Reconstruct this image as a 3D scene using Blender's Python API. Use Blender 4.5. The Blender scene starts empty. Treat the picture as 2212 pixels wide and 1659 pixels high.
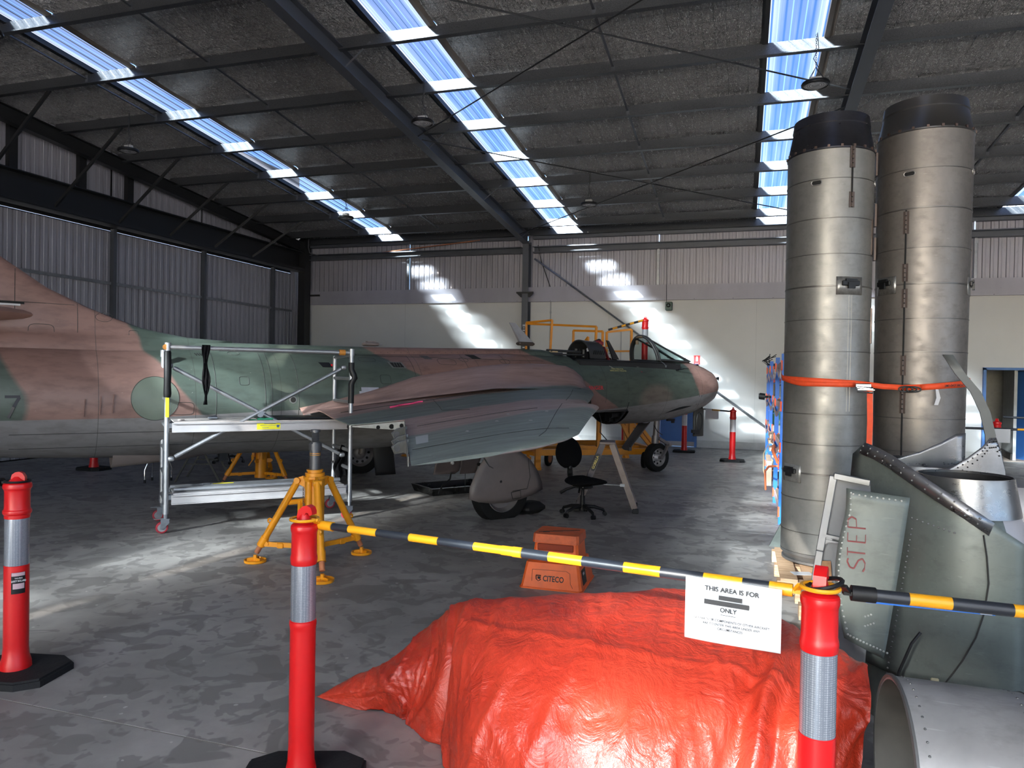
import bpy, bmesh, math, random
from mathutils import Vector, Matrix, noise
random.seed(7)
sc = bpy.context.scene
COL = sc.collection
PI = math.pi
R = math.radians

# ---------------------------------------------------------------- camera, light, exposure
def make_camera():
    yaw, pitch, roll = R(-17.573), R(-0.6587), R(1.0253)
    f = Vector((math.sin(yaw)*math.cos(pitch), math.cos(yaw)*math.cos(pitch), math.sin(pitch)))
    r = Vector((math.cos(yaw), -math.sin(yaw), 0)); u = r.cross(f)
    r2 = r*math.cos(roll) + u*math.sin(roll); u2 = -r*math.sin(roll) + u*math.cos(roll)
    cd = bpy.data.cameras.new('camera'); co = bpy.data.objects.new('camera', cd); COL.objects.link(co)
    M = Matrix((r2, u2, -f)).transposed().to_4x4(); M.translation = Vector((0, 0, 1.72))
    co.matrix_world = M
    cd.sensor_width = 36; cd.lens = 1570.25/2212*36; cd.clip_end = 400; cd.clip_start = .05
    sc.camera = co
make_camera()
vs = sc.view_settings
vs.view_transform = 'Standard'; vs.look = 'None'; vs.gamma = 1; vs.exposure = 1.38
vs.use_curve_mapping = False
sc.cycles.max_bounces = 10; sc.cycles.diffuse_bounces = 5; sc.cycles.glossy_bounces = 4
sc.cycles.transparent_max_bounces = 16; sc.cycles.transmission_bounces = 4
sc.cycles.sample_clamp_indirect = 6.0
sc.cycles.caustics_reflective = False; sc.cycles.caustics_refractive = False
try:
    sc.cycles.use_denoising = True
    sc.cycles.denoiser = 'OPENIMAGEDENOISE'
except Exception: pass
SUN_E = 46.0
SKY_S = .30
w = bpy.data.worlds.new('world'); sc.world = w; w.use_nodes = True
nt = w.node_tree; nt.nodes.clear()
wo = nt.nodes.new('ShaderNodeOutputWorld'); bg = nt.nodes.new('ShaderNodeBackground')
sky = nt.nodes.new('ShaderNodeTexSky'); sky.sky_type = 'NISHITA'; sky.sun_disc = False
sky.sun_elevation = R(19.7); sky.sun_rotation = R(195); sky.air_density = 1.0; sky.dust_density = 1.2; sky.ozone_density = 1.2
tint = nt.nodes.new('ShaderNodeMix'); tint.data_type = 'RGBA'; tint.blend_type = 'MULTIPLY'; tint.inputs[0].default_value = 1.0; tint.inputs[7].default_value = (.66, .83, 1.18, 1)
nt.links.new(sky.outputs[0], tint.inputs[6]); nt.links.new(tint.outputs[2], bg.inputs[0]); bg.inputs[1].default_value = SKY_S
nt.links.new(bg.outputs[0], wo.inputs[0])
SUN_D = Vector((.725, 2.7, -1.0)).normalized()
# the sun: a sharp disc, plus an added wide lamp for skylight scatter
for nm_, en_, an_ in (('sun', SUN_E*.30, .45), ('sun_soft_copy', SUN_E*.70, 4.5)):
    sl = bpy.data.lights.new(nm_, 'SUN'); sl.energy = en_; sl.angle = R(an_); sl.color = (1, .945, .86)
    so = bpy.data.objects.new(nm_, sl); COL.objects.link(so)
    so.rotation_euler = SUN_D.to_track_quat('-Z', 'Y').to_euler(); so.location = (-10, -30, 15)

# ---------------------------------------------------------------- materials
class G:
    def __init__(s, name):
        s.m = bpy.data.materials.new(name); s.m.use_nodes = True; s.t = s.m.node_tree
        s.b = s.t.nodes['Principled BSDF']; s.o = s.t.nodes['Material Output']; s._c = None
    def n(s, ty, **kw):
        x = s.t.nodes.new(ty)
        for k, v in kw.items(): setattr(x, k, v)
        return x
    def set(s, sock, v):
        if isinstance(v, bpy.types.NodeSocket): s.t.links.new(v, sock)
        elif isinstance(v, (tuple, list)):
            if len(sock.default_value) == 4 and len(v) == 3: v = (*v, 1)
            sock.default_value = v
        else: sock.default_value = v
    def co(s):
        if s._c is None: s._c = s.n('ShaderNodeTexCoord').outputs['Object']
        return s._c
    def sepn(s, v=None):
        x = s.n('ShaderNodeSeparateXYZ'); s.set(x.inputs[0], v or s.co()); return x.outputs
    def comb(s, a, b, c):
        x = s.n('ShaderNodeCombineXYZ')
        for i, v in enumerate((a, b, c)): s.set(x.inputs[i], v)
        return x.outputs[0]
    def mt(s, op, a, b=0.0, c=None, clamp=False):
        x = s.n('ShaderNodeMath', operation=op); x.use_clamp = clamp
        s.set(x.inputs[0], a); s.set(x.inputs[1], b)
        if c is not None: s.set(x.inputs[2], c)
        return x.outputs[0]
    def mp(s, scale=(1,1,1), loc=(0,0,0), rot=(0,0,0), v=None):
        x = s.n('ShaderNodeMapping'); s.set(x.inputs['Vector'], v or s.co())
        x.inputs['Scale'].default_value = scale; x.inputs['Location'].default_value = loc
        x.inputs['Rotation'].default_value = rot; return x.outputs[0]
    def nz(s, sc_=5, det=4, rough=.55, v=None, dist=0):
        x = s.n('ShaderNodeTexNoise'); s.set(x.inputs['Vector'], v or s.co())
        x.inputs['Scale'].default_value = sc_; x.inputs['Detail'].default_value = det
        x.inputs['Roughness'].default_value = rough; x.inputs['Distortion'].default_value = dist
        return x.outputs['Fac']
    def vor(s, sc_=5, v=None, feat='F1', out='Distance', rnd=1):
        x = s.n('ShaderNodeTexVoronoi', feature=feat); s.set(x.inputs['Vector'], v or s.co())
        x.inputs['Scale'].default_value = sc_; x.inputs['Randomness'].default_value = rnd
        return x.outputs[out]
    def rp(s, fac, stops, interp='LINEAR'):
        x = s.n('ShaderNodeValToRGB'); cr = x.color_ramp; cr.interpolation = interp
        s.set(x.inputs[0], fac)
        while len(cr.elements) < len(stops): cr.elements.new(.5)
        for e, (p, c) in zip(cr.elements, stops):
            e.position = p
            if not isinstance(c, (tuple, list)): c = (c, c, c)
            e.color = (*c[:3], 1)
        return x.outputs[0]
    def mr(s, v, a, b, c=0.0, d=1.0, clamp=True):
        x = s.n('ShaderNodeMapRange'); x.clamp = clamp
        for i, q in enumerate((v, a, b, c, d)): s.set(x.inputs[i], q)
        return x.outputs[0]
    def mx(s, fac, a, b, mode='MIX'):
        x = s.n('ShaderNodeMix', data_type='RGBA', blend_type=mode)
        s.set(x.inputs[0], fac); s.set(x.inputs[6], a); s.set(x.inputs[7], b); return x.outputs[2]
    def bump(s, h, st=.3, dist=.01, nrm=None):
        x = s.n('ShaderNodeBump'); s.set(x.inputs['Height'], h)
        x.inputs['Strength'].default_value = st; x.inputs['Distance'].default_value = dist
        if nrm is not None: s.set(x.inputs['Normal'], nrm)
        return x.outputs[0]
    def fin(s, color=None, rough=None, metal=None, normal=None, **kw):
        b = s.b.inputs
        if color is not None: s.set(b['Base Color'], color)
        if rough is not None: s.set(b['Roughness'], rough)
        if metal is not None: s.set(b['Metallic'], metal)
        if normal is not None: s.set(b['Normal'], normal)
        for k, v in kw.items(): s.set(b[k], v)
        return s.m

_mc = {}
def plain(name, col, rough=.5, metal=0.0, var=.12, sc_=6, bump=0.0, **kw):
    if name in _mc: return _mc[name]
    g = G(name)
    n = g.nz(sc_, 5, .6)
    lo = tuple(c*(1-var) for c in col); hi = tuple(min(1, c*(1+var)) for c in col)
    c = g.rp(n, [(.3, lo), (.7, hi)])
    r = g.mr(n, .3, .7, max(0, rough-.06), min(1, rough+.06))
    nn = g.bump(g.nz(sc_*8, 3), bump, .005) if bump else None
    _mc[name] = g.fin(c, r, metal, nn, **kw)
    return _mc[name]

RED = plain('bollard_red_plastic', (.62, .007, .009), .36, var=.05)
RUBBER = plain('black_rubber', (.015, .015, .016), .75, bump=.4, sc_=9, **{'Specular IOR Level': .25})
BLACK = plain('black_plastic', (.009, .009, .010), .45, **{'Specular IOR Level': .3})
DARK = plain('dark_void', (.006, .006, .006), .9)
YEL = plain('yellow_plastic', (.82, .36, .012), .32, var=.04)
NAVY = plain('charcoal_plastic', (.020, .023, .030), .34, var=.1)
WHITEP = plain('paper_white', (.62, .62, .64), .8, var=.02)
STEEL = plain('painted_steel_grey', (.085, .092, .108), .42, .25, var=.12, sc_=3)
STEELD = plain('dark_steel', (.018, .0185, .020), .45, .3, sc_=3)
GALV = plain('galvanised_steel', (.24, .25, .27), .34, .75, var=.15, sc_=14)
ALU = plain('scaffold_aluminium', (.36, .365, .38), .40, .75, var=.10, sc_=12)
ALUW = plain('pale_aluminium', (.42, .40, .40), .5, .35, var=.08)
JACK = plain('jack_yellow_enamel', (.78, .30, .010), .38, var=.08, sc_=9)
STAND = plain('stand_yellow_enamel', (.72, .27, .012), .45, var=.1)
BLUE = plain('rack_blue', (.012, .15, .62), .4, var=.06)
ORG = plain('rack_orange', (.85, .10, .03), .45, var=.08)
DOORB = plain('door_blue_paint', (.045, .16, .44), .42, var=.06)
CLOTH = plain('black_cloth', (.006, .006, .007), 1.0, bump=.5, **{'Specular IOR Level': .08})
TYRE = plain('tyre_rubber', (.010, .010, .010), .8, bump=.3, **{'Specular IOR Level': .2})
RUST = plain('rust_orange', (.45, .16, .07), .7, var=.3)
PINK = plain('pink_ribbon', (.80, .07, .20), .5)
CHROME = plain('chrome', (.75, .75, .76), .16, 1.0, var=.04)
REDP = plain('sign_red', (.72, .012, .018), .4)
WOOD = None
def wood():
    g = G('pallet_pine'); v = g.mp((2, 14, 14))
    n = g.nz(3, 6, .6, v, .6)
    c = g.rp(n, [(.25, (.36, .20, .10)), (.55, (.62, .40, .24)), (.8, (.74, .52, .34))])
    return g.fin(c, .7, 0, g.bump(n, .4, .004))
WOOD = wood()

# ---------------------------------------------------------------- mesh builder
def rotm(d, roll=0.0):
    d = Vector(d).normalized()
    up = Vector((0, 0, 1)) if abs(d.z) < .98 else Vector((0, 1, 0))
    x = up.cross(d).normalized(); y = d.cross(x)
    m = Matrix((x, y, d)).transposed()
    if roll: m = m @ Matrix.Rotation(roll, 3, 'Z')
    return m

class MB:
    def __init__(s): s.v = []; s.f = []; s.mi = []; s.k = 0
    def mat(s, k): s.k = k; return s
    def add(s, vs_, fs, k=None):
        b = len(s.v); s.v += [tuple(x) for x in vs_]
        for f in fs: s.f.append(tuple(i+b for i in f)); s.mi.append(s.k if k is None else k)
        return s
    def box(s, c, d, rz=0.0, M=None, bev=0.0):
        hx, hy, hz = d[0]/2, d[1]/2, d[2]/2
        if bev <= 0:
            P = [(-hx,-hy,-hz),(hx,-hy,-hz),(hx,hy,-hz),(-hx,hy,-hz),(-hx,-hy,hz),(hx,-hy,hz),(hx,hy,hz),(-hx,hy,hz)]
            F = [(0,3,2,1),(4,5,6,7),(0,1,5,4),(1,2,6,5),(2,3,7,6),(3,0,4,7)]
        else:
            b = min(bev, hx*.99, hy*.99, hz*.99); P = []
            for z, q in ((-hz, b), (-hz+b, 0), (hz-b, 0), (hz, b)):
                X, Y = hx-q, hy-q; c2 = b*.6
                P += [(-X+c2,-Y,z),(X-c2,-Y,z),(X,-Y+c2,z),(X,Y-c2,z),(X-c2,Y,z),(-X+c2,Y,z),(-X,Y-c2,z),(-X,-Y+c2,z)]
            F = [tuple(range(7,-1,-1)), tuple(range(24,32))]
            for r in range(3):
                for i in range(8):
                    j = (i+1) % 8; F.append((r*8+i, r*8+j, r*8+8+j, r*8+8+i))
        Rm = M if M is not None else Matrix.Rotation(rz, 3, 'Z')
        c = Vector(c)
        return s.add([c + Rm @ Vector(p) for p in P], F)
    def bar(s, a, b, w_, h_=None, roll=0.0, bev=0.0):
        a = Vector(a); b = Vector(b); h_ = h_ or w_
        return s.box((a+b)/2, (w_, h_, (b-a).length), M=rotm(b-a, roll), bev=bev)
    def tube(s, pts, r, n=12, caps=True, closed=False):
        pts = [Vector(p) for p in pts]
        L = len(pts); rr = r if isinstance(r, (list, tuple)) else [r]*L
        P = []; F = []; px = None
        for i, p in enumerate(pts):
            if closed: d = pts[(i+1) % L]-pts[i-1]
            else: d = pts[min(i+1, L-1)]-pts[max(i-1, 0)]
            if d.length < 1e-9: d = Vector((0, 0, 1))
            d.normalize()
            if px is None:
                m = rotm(d); x = m.col[0].copy()
            else:
                x = px - d*px.dot(d)
                x = x.normalized() if x.length > 1e-6 else rotm(d).col[0].copy()
            px = x; y = d.cross(x)
            for k in range(n):
                a = 2*PI*k/n; P.append(p + (x*math.cos(a)+y*math.sin(a))*rr[i])
        rng = L if closed else L-1
        for i in range(rng):
            for k in range(n):
                k2 = (k+1) % n; i2 = (i+1) % L
                F.append((i*n+k, i*n+k2, i2*n+k2, i2*n+k))
        if caps and not closed:
            F.append(tuple(range(n-1, -1, -1))); F.append(tuple((L-1)*n+k for k in range(n)))
        return s.add(P, F)
    def cyl(s, a, b, r, r2=None, n=16, caps=True): return s.tube([a, b], [r, r if r2 is None else r2], n, caps)
    def lathe(s, prof, c=(0,0,0), n=24, M=None, a0=0.0, a1=2*PI, caps=False):
        full = abs(a1-a0-2*PI) < 1e-6; m = n if full else n+1
        M = M or Matrix.Identity(3); c = Vector(c); P = []; F = []
        for r, z in prof:
            for k in range(m):
                a = a0+(a1-a0)*k/n; P.append(c + M @ Vector((r*math.cos(a), r*math.sin(a), z)))
        for i in range(len(prof)-1):
            for k in range(n):
                k2 = (k+1) % m; F.append((i*m+k, i*m+k2, (i+1)*m+k2, (i+1)*m+k))
        if caps: F.append(tuple(range(m-1, -1, -1))); F.append(tuple((len(prof)-1)*m+k for k in range(m)))
        return s.add(P, F)
    def prism(s, poly, z0, z1, M=None, c=(0,0,0)):
        n = len(poly); M = M or Matrix.Identity(3); c = Vector(c)
        P = [c+M @ Vector((x, y, z0)) for x, y in poly]+[c+M @ Vector((x, y, z1)) for x, y in poly]
        F = [tuple(range(n-1, -1, -1)), tuple(range(n, 2*n))]
        for i in range(n): j = (i+1) % n; F.append((i, j, n+j, n+i))
        return s.add(P, F)
    def loft(s, rings, closed=True, caps=True):
        n = len(rings[0]); P = [p for r in rings for p in r]; F = []
        for i in range(len(rings)-1):
            for k in range(n if closed else n-1):
                k2 = (k+1) % n; F.append((i*n+k, i*n+k2, (i+1)*n+k2, (i+1)*n+k))
        if caps: F.append(tuple(range(n-1, -1, -1))); F.append(tuple((len(rings)-1)*n+k for k in range(n)))
        return s.add(P, F)
    def sheet(s, grid, th=0.0):
        n = len(grid[0]); m = len(grid)
        F = []
        for i in range(m-1):
            for j in range(n-1): F.append((i*n+j, i*n+j+1, (i+1)*n+j+1, (i+1)*n+j))
        return s.add([p for r in grid for p in r], F)
    def build(s, name, mats, parent=None, smooth=None, loc=None, solid=0.0, kind=None, fixn=True):
        me = bpy.data.meshes.new(name); me.from_pydata(s.v, [], s.f)
        if not isinstance(mats, (list, tuple)): mats = [mats]
        for m in mats: me.materials.append(m)
        if any(s.mi):
            me.polygons.foreach_set('material_index', s.mi)
        me.update()
        if fixn:
            bm = bmesh.new(); bm.from_mesh(me); bmesh.ops.recalc_face_normals(bm, faces=bm.faces); bm.to_mesh(me); bm.free()
        if smooth is not None:
            me.shade_smooth(); me.set_sharp_from_angle(angle=R(smooth))
        o = bpy.data.objects.new(name, me); COL.objects.link(o)
        if parent is not None: o.parent = parent
        if loc is not None: o.location = loc
        if solid:
            md = o.modifiers.new('solid', 'SOLIDIFY'); md.thickness = solid; md.offset = 0
        if kind: o['kind'] = kind
        return o

def thing(name, label, cat, loc=(0,0,0), rz=0.0, group=None):
    o = bpy.data.objects.new(name, None); COL.objects.link(o); o.empty_display_size = .1
    o.location = loc; o.rotation_euler = (0, 0, rz); o['label'] = label; o['category'] = cat
    if group: o['group'] = group
    return o
def tag(o, label, cat, group=None):
    o['label'] = label; o['category'] = cat
    if group: o['group'] = group
    return o
def dup(root, loc=None, rz=None, label=None):
    r = root.copy(); COL.objects.link(r)
    if loc is not None: r.location = loc
    if rz is not None: r.rotation_euler = (0, 0, rz)
    if label: r['label'] = label
    for ch in list(root.children):
        c = ch.copy(); COL.objects.link(c); c.parent = r
        for g_ in list(ch.children):
            d = g_.copy(); COL.objects.link(d); d.parent = c
    return r
def text(name, body, size, mat, M, parent=None, depth=.0008, align='CENTER', font=None, spx=1.0, bold=.018):
    cu = bpy.data.curves.new(name, 'FONT'); cu.body = body; cu.size = size; cu.align_x = align; cu.align_y = 'CENTER'
    cu.extrude = depth; cu.space_line = 1.0; cu.offset = size*bold; cu.resolution_u = 3
    tmp = bpy.data.objects.new(name+'_tmp', cu); COL.objects.link(tmp)
    dg = bpy.context.evaluated_depsgraph_get(); me = bpy.data.meshes.new_from_object(tmp.evaluated_get(dg))
    bpy.data.objects.remove(tmp); bpy.data.curves.remove(cu)
    me.name = name; me.materials.clear(); me.materials.append(mat)
    if spx != 1.0:
        for v in me.vertices: v.co.x *= spx
    o = bpy.data.objects.new(name, me); COL.objects.link(o)
    if parent is not None: o.parent = parent
    o.matrix_local = M
    return o
def frame_m(origin, xd, yd):
    x = Vector(xd).normalized(); y = Vector(yd); y = (y - x*y.dot(x)).normalized(); z = x.cross(y)
    m = Matrix((x, y, z)).transposed().to_4x4(); m.translation = Vector(origin); return m
# ================================================================ STRUCTURE
XL, XR, YB, YF = -12.65, 12.5, 18.85, -20.8
YR = -1.0
TS = math.tan(R(5.03)); Z0 = 7.33
def zr(y): return Z0 - TS*y if y >= YR else Z0 - TS*YR + TS*(y-YR)
def mat_floor():
    g = G('polished_concrete')
    c = g.co()
    big = g.nz(.55, 4, .6, g.mp((1, 1, 1)), .4)
    med = g.nz(2.6, 5, .62)
    spots = g.nz(3.3, 3, .5, g.mp((1, 1, 1), (5, 3, 0)), .8)
    sp2 = g.nz(7.5, 2, .5, g.mp((1, 1, 1), (1, 9, 0)), .5)
    base = g.rp(med, [(.3, (.30, .28, .258)), (.7, (.47, .44, .405))])
    base = g.mx(g.mr(big, .34, .60), base, g.mx(1.0, base, (.66, .66, .67), 'MULTIPLY'))
    base = g.mx(g.mr(spots, .54, .575, 0, .62), base, (.15, .139, .130))
    base = g.mx(g.mr(sp2, .57, .60, 0, .55), base, (.17, .158, .147))
    flk = g.vor(5.0, g.mp((1, 1, 1)), 'F1', 'Distance')
    n3 = g.nz(40, 3)
    fl = g.mt('LESS_THAN', g.mt('ADD', flk, g.mt('MULTIPLY', n3, .10)), .105)
    base = g.mx(g.mt('MULTIPLY', fl, .5), base, (.68, .66, .62))
    r = g.mr(med, .3, .7, .42, .66)
    h = g.mt('ADD', g.mt('MULTIPLY', g.nz(30, 4), .3), med)
    return g.fin(base, r, 0, g.bump(h, .12, .006))
FLOOR = mat_floor()
def mat_sheet(name, col, metal=.25, rough=.42):
    g = G(name); n = g.nz(1.6, 4, .6, g.mp((.6, .6, .25))); n2 = g.nz(30, 2)
    c = g.rp(n, [(.3, tuple(x*.86 for x in col)), (.7, tuple(x*1.1 for x in col))])
    c = g.mx(g.mr(n2, .70, .74, 0, .25), c, (.06, .055, .05))
    return g.fin(c, g.mr(n, .3, .7, rough-.05, rough+.08), metal)
SHEET = mat_sheet('wall_sheet_steel', (.40, .39, .43))
def mat_wall():
    g = G('white_painted_panel'); n = g.nz(.8, 4); d = g.nz(26, 2)
    c = g.rp(n, [(.3, (.62, .62, .61)), (.7, (.68, .68, .67))])
    c = g.mx(g.mr(d, .765, .78, 0, .5), c, (.25, .23, .21))
    return g.fin(c, .42, 0, g.bump(g.nz(60, 2), .05, .002))
WALLW = mat_wall()
BANDM = mat_sheet('capping_grey', (.37, .36, .41), .1, .45)
def mat_foil():
    g = G('foil_insulation'); c = g.co()
    x, y, z = g.sepn()
    n1 = g.nz(1.3, 3, .5, g.mp((6, 1.6, 1), rot=(0, 0, .35)), .9)
    n2 = g.nz(7, 4, .6, g.mp((5, 1.4, 1), rot=(0, 0, .2)), 1.6)
    n3 = g.nz(70, 2)
    n4 = g.nz(9, 3, .55, g.mp((4.5, .8, 1), rot=(0, 0, .55)), .6)
    n5 = g.nz(9, 3, .55, g.mp((3.5, 1.2, 1), (3, 1, 0), rot=(0, 0, -.25)), .4)
    rdg = g.mt('ADD', g.mt('ABSOLUTE', g.mt('SUBTRACT', n4, .5)), g.mt('ABSOLUTE', g.mt('SUBTRACT', n5, .5)))
    h = g.mt('ADD', g.mt('ADD', g.mt('MULTIPLY', n1, .9), g.mt('MULTIPLY', n2, .7)), g.mt('ADD', g.mt('MULTIPLY', n3, .10), g.mt('MULTIPLY', rdg, -1.6)))
    # safety mesh squares under the foil
    def ln(s_, p, wd):
        m = g.mt('ABSOLUTE', g.mt('SUBTRACT', g.mt('FRACT', g.mt('DIVIDE', s_, p)), .5))
        return g.mt('GREATER_THAN', m, .5-wd/p)
    wob = g.mt('MULTIPLY', g.mt('SUBTRACT', g.nz(2.5, 2), .5), .06)
    wires = g.mt('MAXIMUM', ln(g.mt('ADD', x, wob), .15, .0032), ln(g.mt('ADD', y, wob), .30, .0045))
    col = g.rp(n2, [(.3, (.28, .27, .26)), (.7, (.52, .50, .48))])
    col = g.mx(g.mt('MULTIPLY', wires, .85), col, (.03, .03, .03))
    tear = g.mt('GREATER_THAN', g.nz(.9, 4, .7, g.mp((1.3, 1, 1), (7, 2, 0)), 1), .745)
    col = g.mx(tear, col, (.10, .035, .025))
    return g.fin(col, g.mr(n2, .3, .7, .16, .30), g.mt('SUBTRACT', .90, g.mt('MULTIPLY', tear, .85)), g.bump(h, 1.0, .075))
FOIL = mat_foil()
def mat_sky():
    g = G('skylight_sheet'); x, y, z = g.sepn()
    tr = g.n('ShaderNodeBsdfTransparent'); tl = g.n('ShaderNodeBsdfTranslucent'); gl = g.n('ShaderNodeBsdfGlossy')
    n = g.nz(2.2, 4, .6, g.mp((1, .12, 1)))
    edge = g.mr(g.mt('ABSOLUTE', x), .20, .34, 0.0, 1.0)
    f = g.mt('ADD', g.mt('MULTIPLY', edge, .10), g.mr(n, .35, .75, .005, .045), clamp=True)
    spot = g.mt('GREATER_THAN', g.nz(5.5, 2, .5, g.mp((1, .6, 1), (3, 3, 0))), .765)
    # clearer lines down the sheet, shaped to throw thin sun streaks
    lnn = g.mt('GREATER_THAN', g.mt('ABSOLUTE', g.mt('SUBTRACT', g.mt('FRACT', g.mt('DIVIDE', g.mt('ADD', x, .08), .17)), .5)), .455)
    tc = g.mx(lnn, (.17, .21, .25), (.44, .48, .52))
    g.set(tr.inputs[0], g.mx(spot, tc, (.02, .02, .02))); g.set(tl.inputs[0], (.62, .66, .74))
    g.set(gl.inputs[0], (.3, .3, .3)); gl.inputs['Roughness'].default_value = .3
    m1 = g.n('ShaderNodeMixShader'); g.set(m1.inputs[0], f)
    g.t.links.new(tr.outputs[0], m1.inputs[1]); g.t.links.new(tl.outputs[0], m1.inputs[2])
    g.t.links.new(m1.outputs[0], g.o.inputs[0]); g.t.nodes.remove(g.b)
    return g.m
SKYL = mat_sky()
def mat_zinc():
    g = G('purlin_galvanised'); v = g.vor(60, None, 'F1', 'Color'); n = g.nz(120, 2)
    c = g.rp(n, [(.35, (.055, .058, .065)), (.65, (.12, .125, .135))])
    return g.fin(c, .36, .6, g.bump(n, .15, .002))
PURL = mat_zinc()

# floor with sawn joints: slabs set side by side with a narrow gap over a dark bed
b = MB()
b.box(((XL+XR)/2, (YF+YB)/2-2, -.13), (XR-XL+1, YB-YF+6, .06))
floor = b.build('floor', plain('joint_bed', (.03, .028, .026), .9), kind='structure')
xs = [XL, -5.685, 1.3, 8.3, XR]; ys = [YF-2, -8, -1.2, 2.775, 8.6, 14.4, YB+.3]
for i in range(4):
    for j in range(6):
        q = MB(); gx = .004; gy = .012 if j in (2, 3) else .004
        q.box(((xs[i]+xs[i+1])/2, (ys[j]+ys[j+1])/2, -.05), (xs[i+1]-xs[i]-gx, ys[j+1]-ys[j]-gy, .10))
        q.build('concrete_slab', FLOOR, floor)
q = MB(); q.box((-6, 2.775, -.008), (13, .020, .012)); q.build('joint_filler', plain('joint_filler_grey', (.27, .25, .22), .85), floor)
# ground outside
q = MB(); q.box((0, 0, -.22), (160, 160, .1)); g_ = q.build('ground_outside', plain('concrete_yard', (.37, .37, .37), .9), kind='structure')

def corr(px0, px1, z0, z1, pitch, fn, groove=.035, dep=.03):
    """ribbed sheet: flat pans with narrow deep ribs; fn(t, d, z) -> point"""
    prof = []; t = px0
    while t < px1:
        a = pitch-groove
        prof += [(t, 0), (t+a*.40, 0), (t+a*.44, -.006), (t+a*.56, -.006), (t+a*.60, 0), (t+a, 0), (t+a+groove*.22, dep), (t+a+groove*.78, dep)]
        t += pitch
    prof = [(min(p, px1), d) for p, d in prof] + [(px1, 0)]
    g = [[fn(p, d, zz) for p, d in prof] for zz in ((z0(0) if False else z0), z1)] if not callable(z1) else \
        [[fn(p, d, z0) for p, d in prof], [fn(p, d, z1(p)) for p, d in prof]]
    return g
# back wall ------------------------------------------------------------
wb = MB(); wb.box(((XL+XR)/2, YB+.10, 1.85), (.01, .01, 3.7))
# white lower wall around two doorways
D1 = (-1.98, -1.12); D2 = (5.22, 6.28); DH = 2.04
def wallbox(m, x0, x1, z0, z1, th=.10): m.box(((x0+x1)/2, YB+th/2, (z0+z1)/2), (x1-x0, th, z1-z0))
wb = MB()
for a, b_ in ((XL, D1[0]), (D1[1], D2[0]), (D2[1], XR)): wallbox(wb, a, b_, 0, 3.71)
for a, b_ in (D1, D2): wallbox(wb, a, b_, DH, 3.71)
wall_back = wb.build('wall_back', WALLW, kind='structure')
for i, xx in enumerate((-9.2, -3.35, .3, 3.9, 7.6)):
    q = MB(); q.box((xx, YB-.001, 1.9), (.004, .004, 3.6)); q.build('panel_joint', plain('joint_grey', (.42, .42, .42), .7), wall_back)
q = MB(); q.box(((XL+XR)/2, YB-.03, 3.905), (XR-XL, .14, .39)); q.build('capping_band', BANDM, wall_back)
q = MB()
x = XL+.3
while x < XR: q.cyl((x, YB-.10, 3.73), (x, YB-.108, 3.73), .008, n=6); x += .93
q.build('band_rivets', STEELD, wall_back, kind='stuff')
xa = XL
for k, xb in enumerate((-9.1, -5.6, -2.1, 1.4, 4.95, 8.5, XR)):
    q = MB(); q.sheet(corr(xa+.01, xb-.01, 4.05, 5.72, .157, lambda t, d, z: Vector((t, YB+.03+d, z))))
    q.build('wall_sheet', SHEET, wall_back); xa = xb
# girts and eave members
def csec(m, x0, x1, y, z, h=.17, d=.10, lip=.02, th=.004):
    m.box(((x0+x1)/2, y, z), (x1-x0, th, h)); m.box(((x0+x1)/2, y-d/2, z+h/2), (x1-x0, d, th))
    m.box(((x0+x1)/2, y-d/2, z-h/2), (x1-x0, d, th)); m.box(((x0+x1)/2, y-d, z+h/2-lip/2), (x1-x0, th, lip))
    m.box(((x0+x1)/2, y-d, z-h/2+lip/2), (x1-x0, th, lip))
for a, b_ in ((XL+.2, -5.72), (-5.40, 1.35), (1.62, 8.3), (8.5, XR)):
    q = MB(); csec(q, a, b_, YB-.02, 5.09, .16, .20); q.build('girt', STEEL, wall_back)
    q = MB(); q.box(((a+b_)/2, YB-.10, 5.42), (b_-a, .14, .09)); q.build('eave_strut', STEEL, wall_back)
for xx in (-9.1, -2.1, 4.95, 8.6): # sag posts between girt and band
    q = MB(); q.box((xx, YB-.05, 4.55), (.055, .07, .92)); q.box((xx, YB-.09, 4.93), (.07, .02, .10)); q.build('wall_post', GALV, wall_back)
q = MB()
q.bar((-9.9, YB-.16, 5.17), (-6.9, YB-.16, 5.40), .05, .02); q.build('timber_offcut', RUST, wall_back)
b = MB(); b.box(((XL+XR)/2, YB-.006, .05), (XR-XL, .012, .10)) if False else None
bb = MB()
for a, b_ in ((XL, D1[0]-.06), (D1[1]+.06, D2[0]-.07), (D2[1]+.07, XR)): bb.box(((a+b_)/2, YB-.008, .09), (b_-a, .016, .18))
bb.build('baseboard_back', plain('skirting_grey', (.52, .52, .51), .5), kind='structure')
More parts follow.
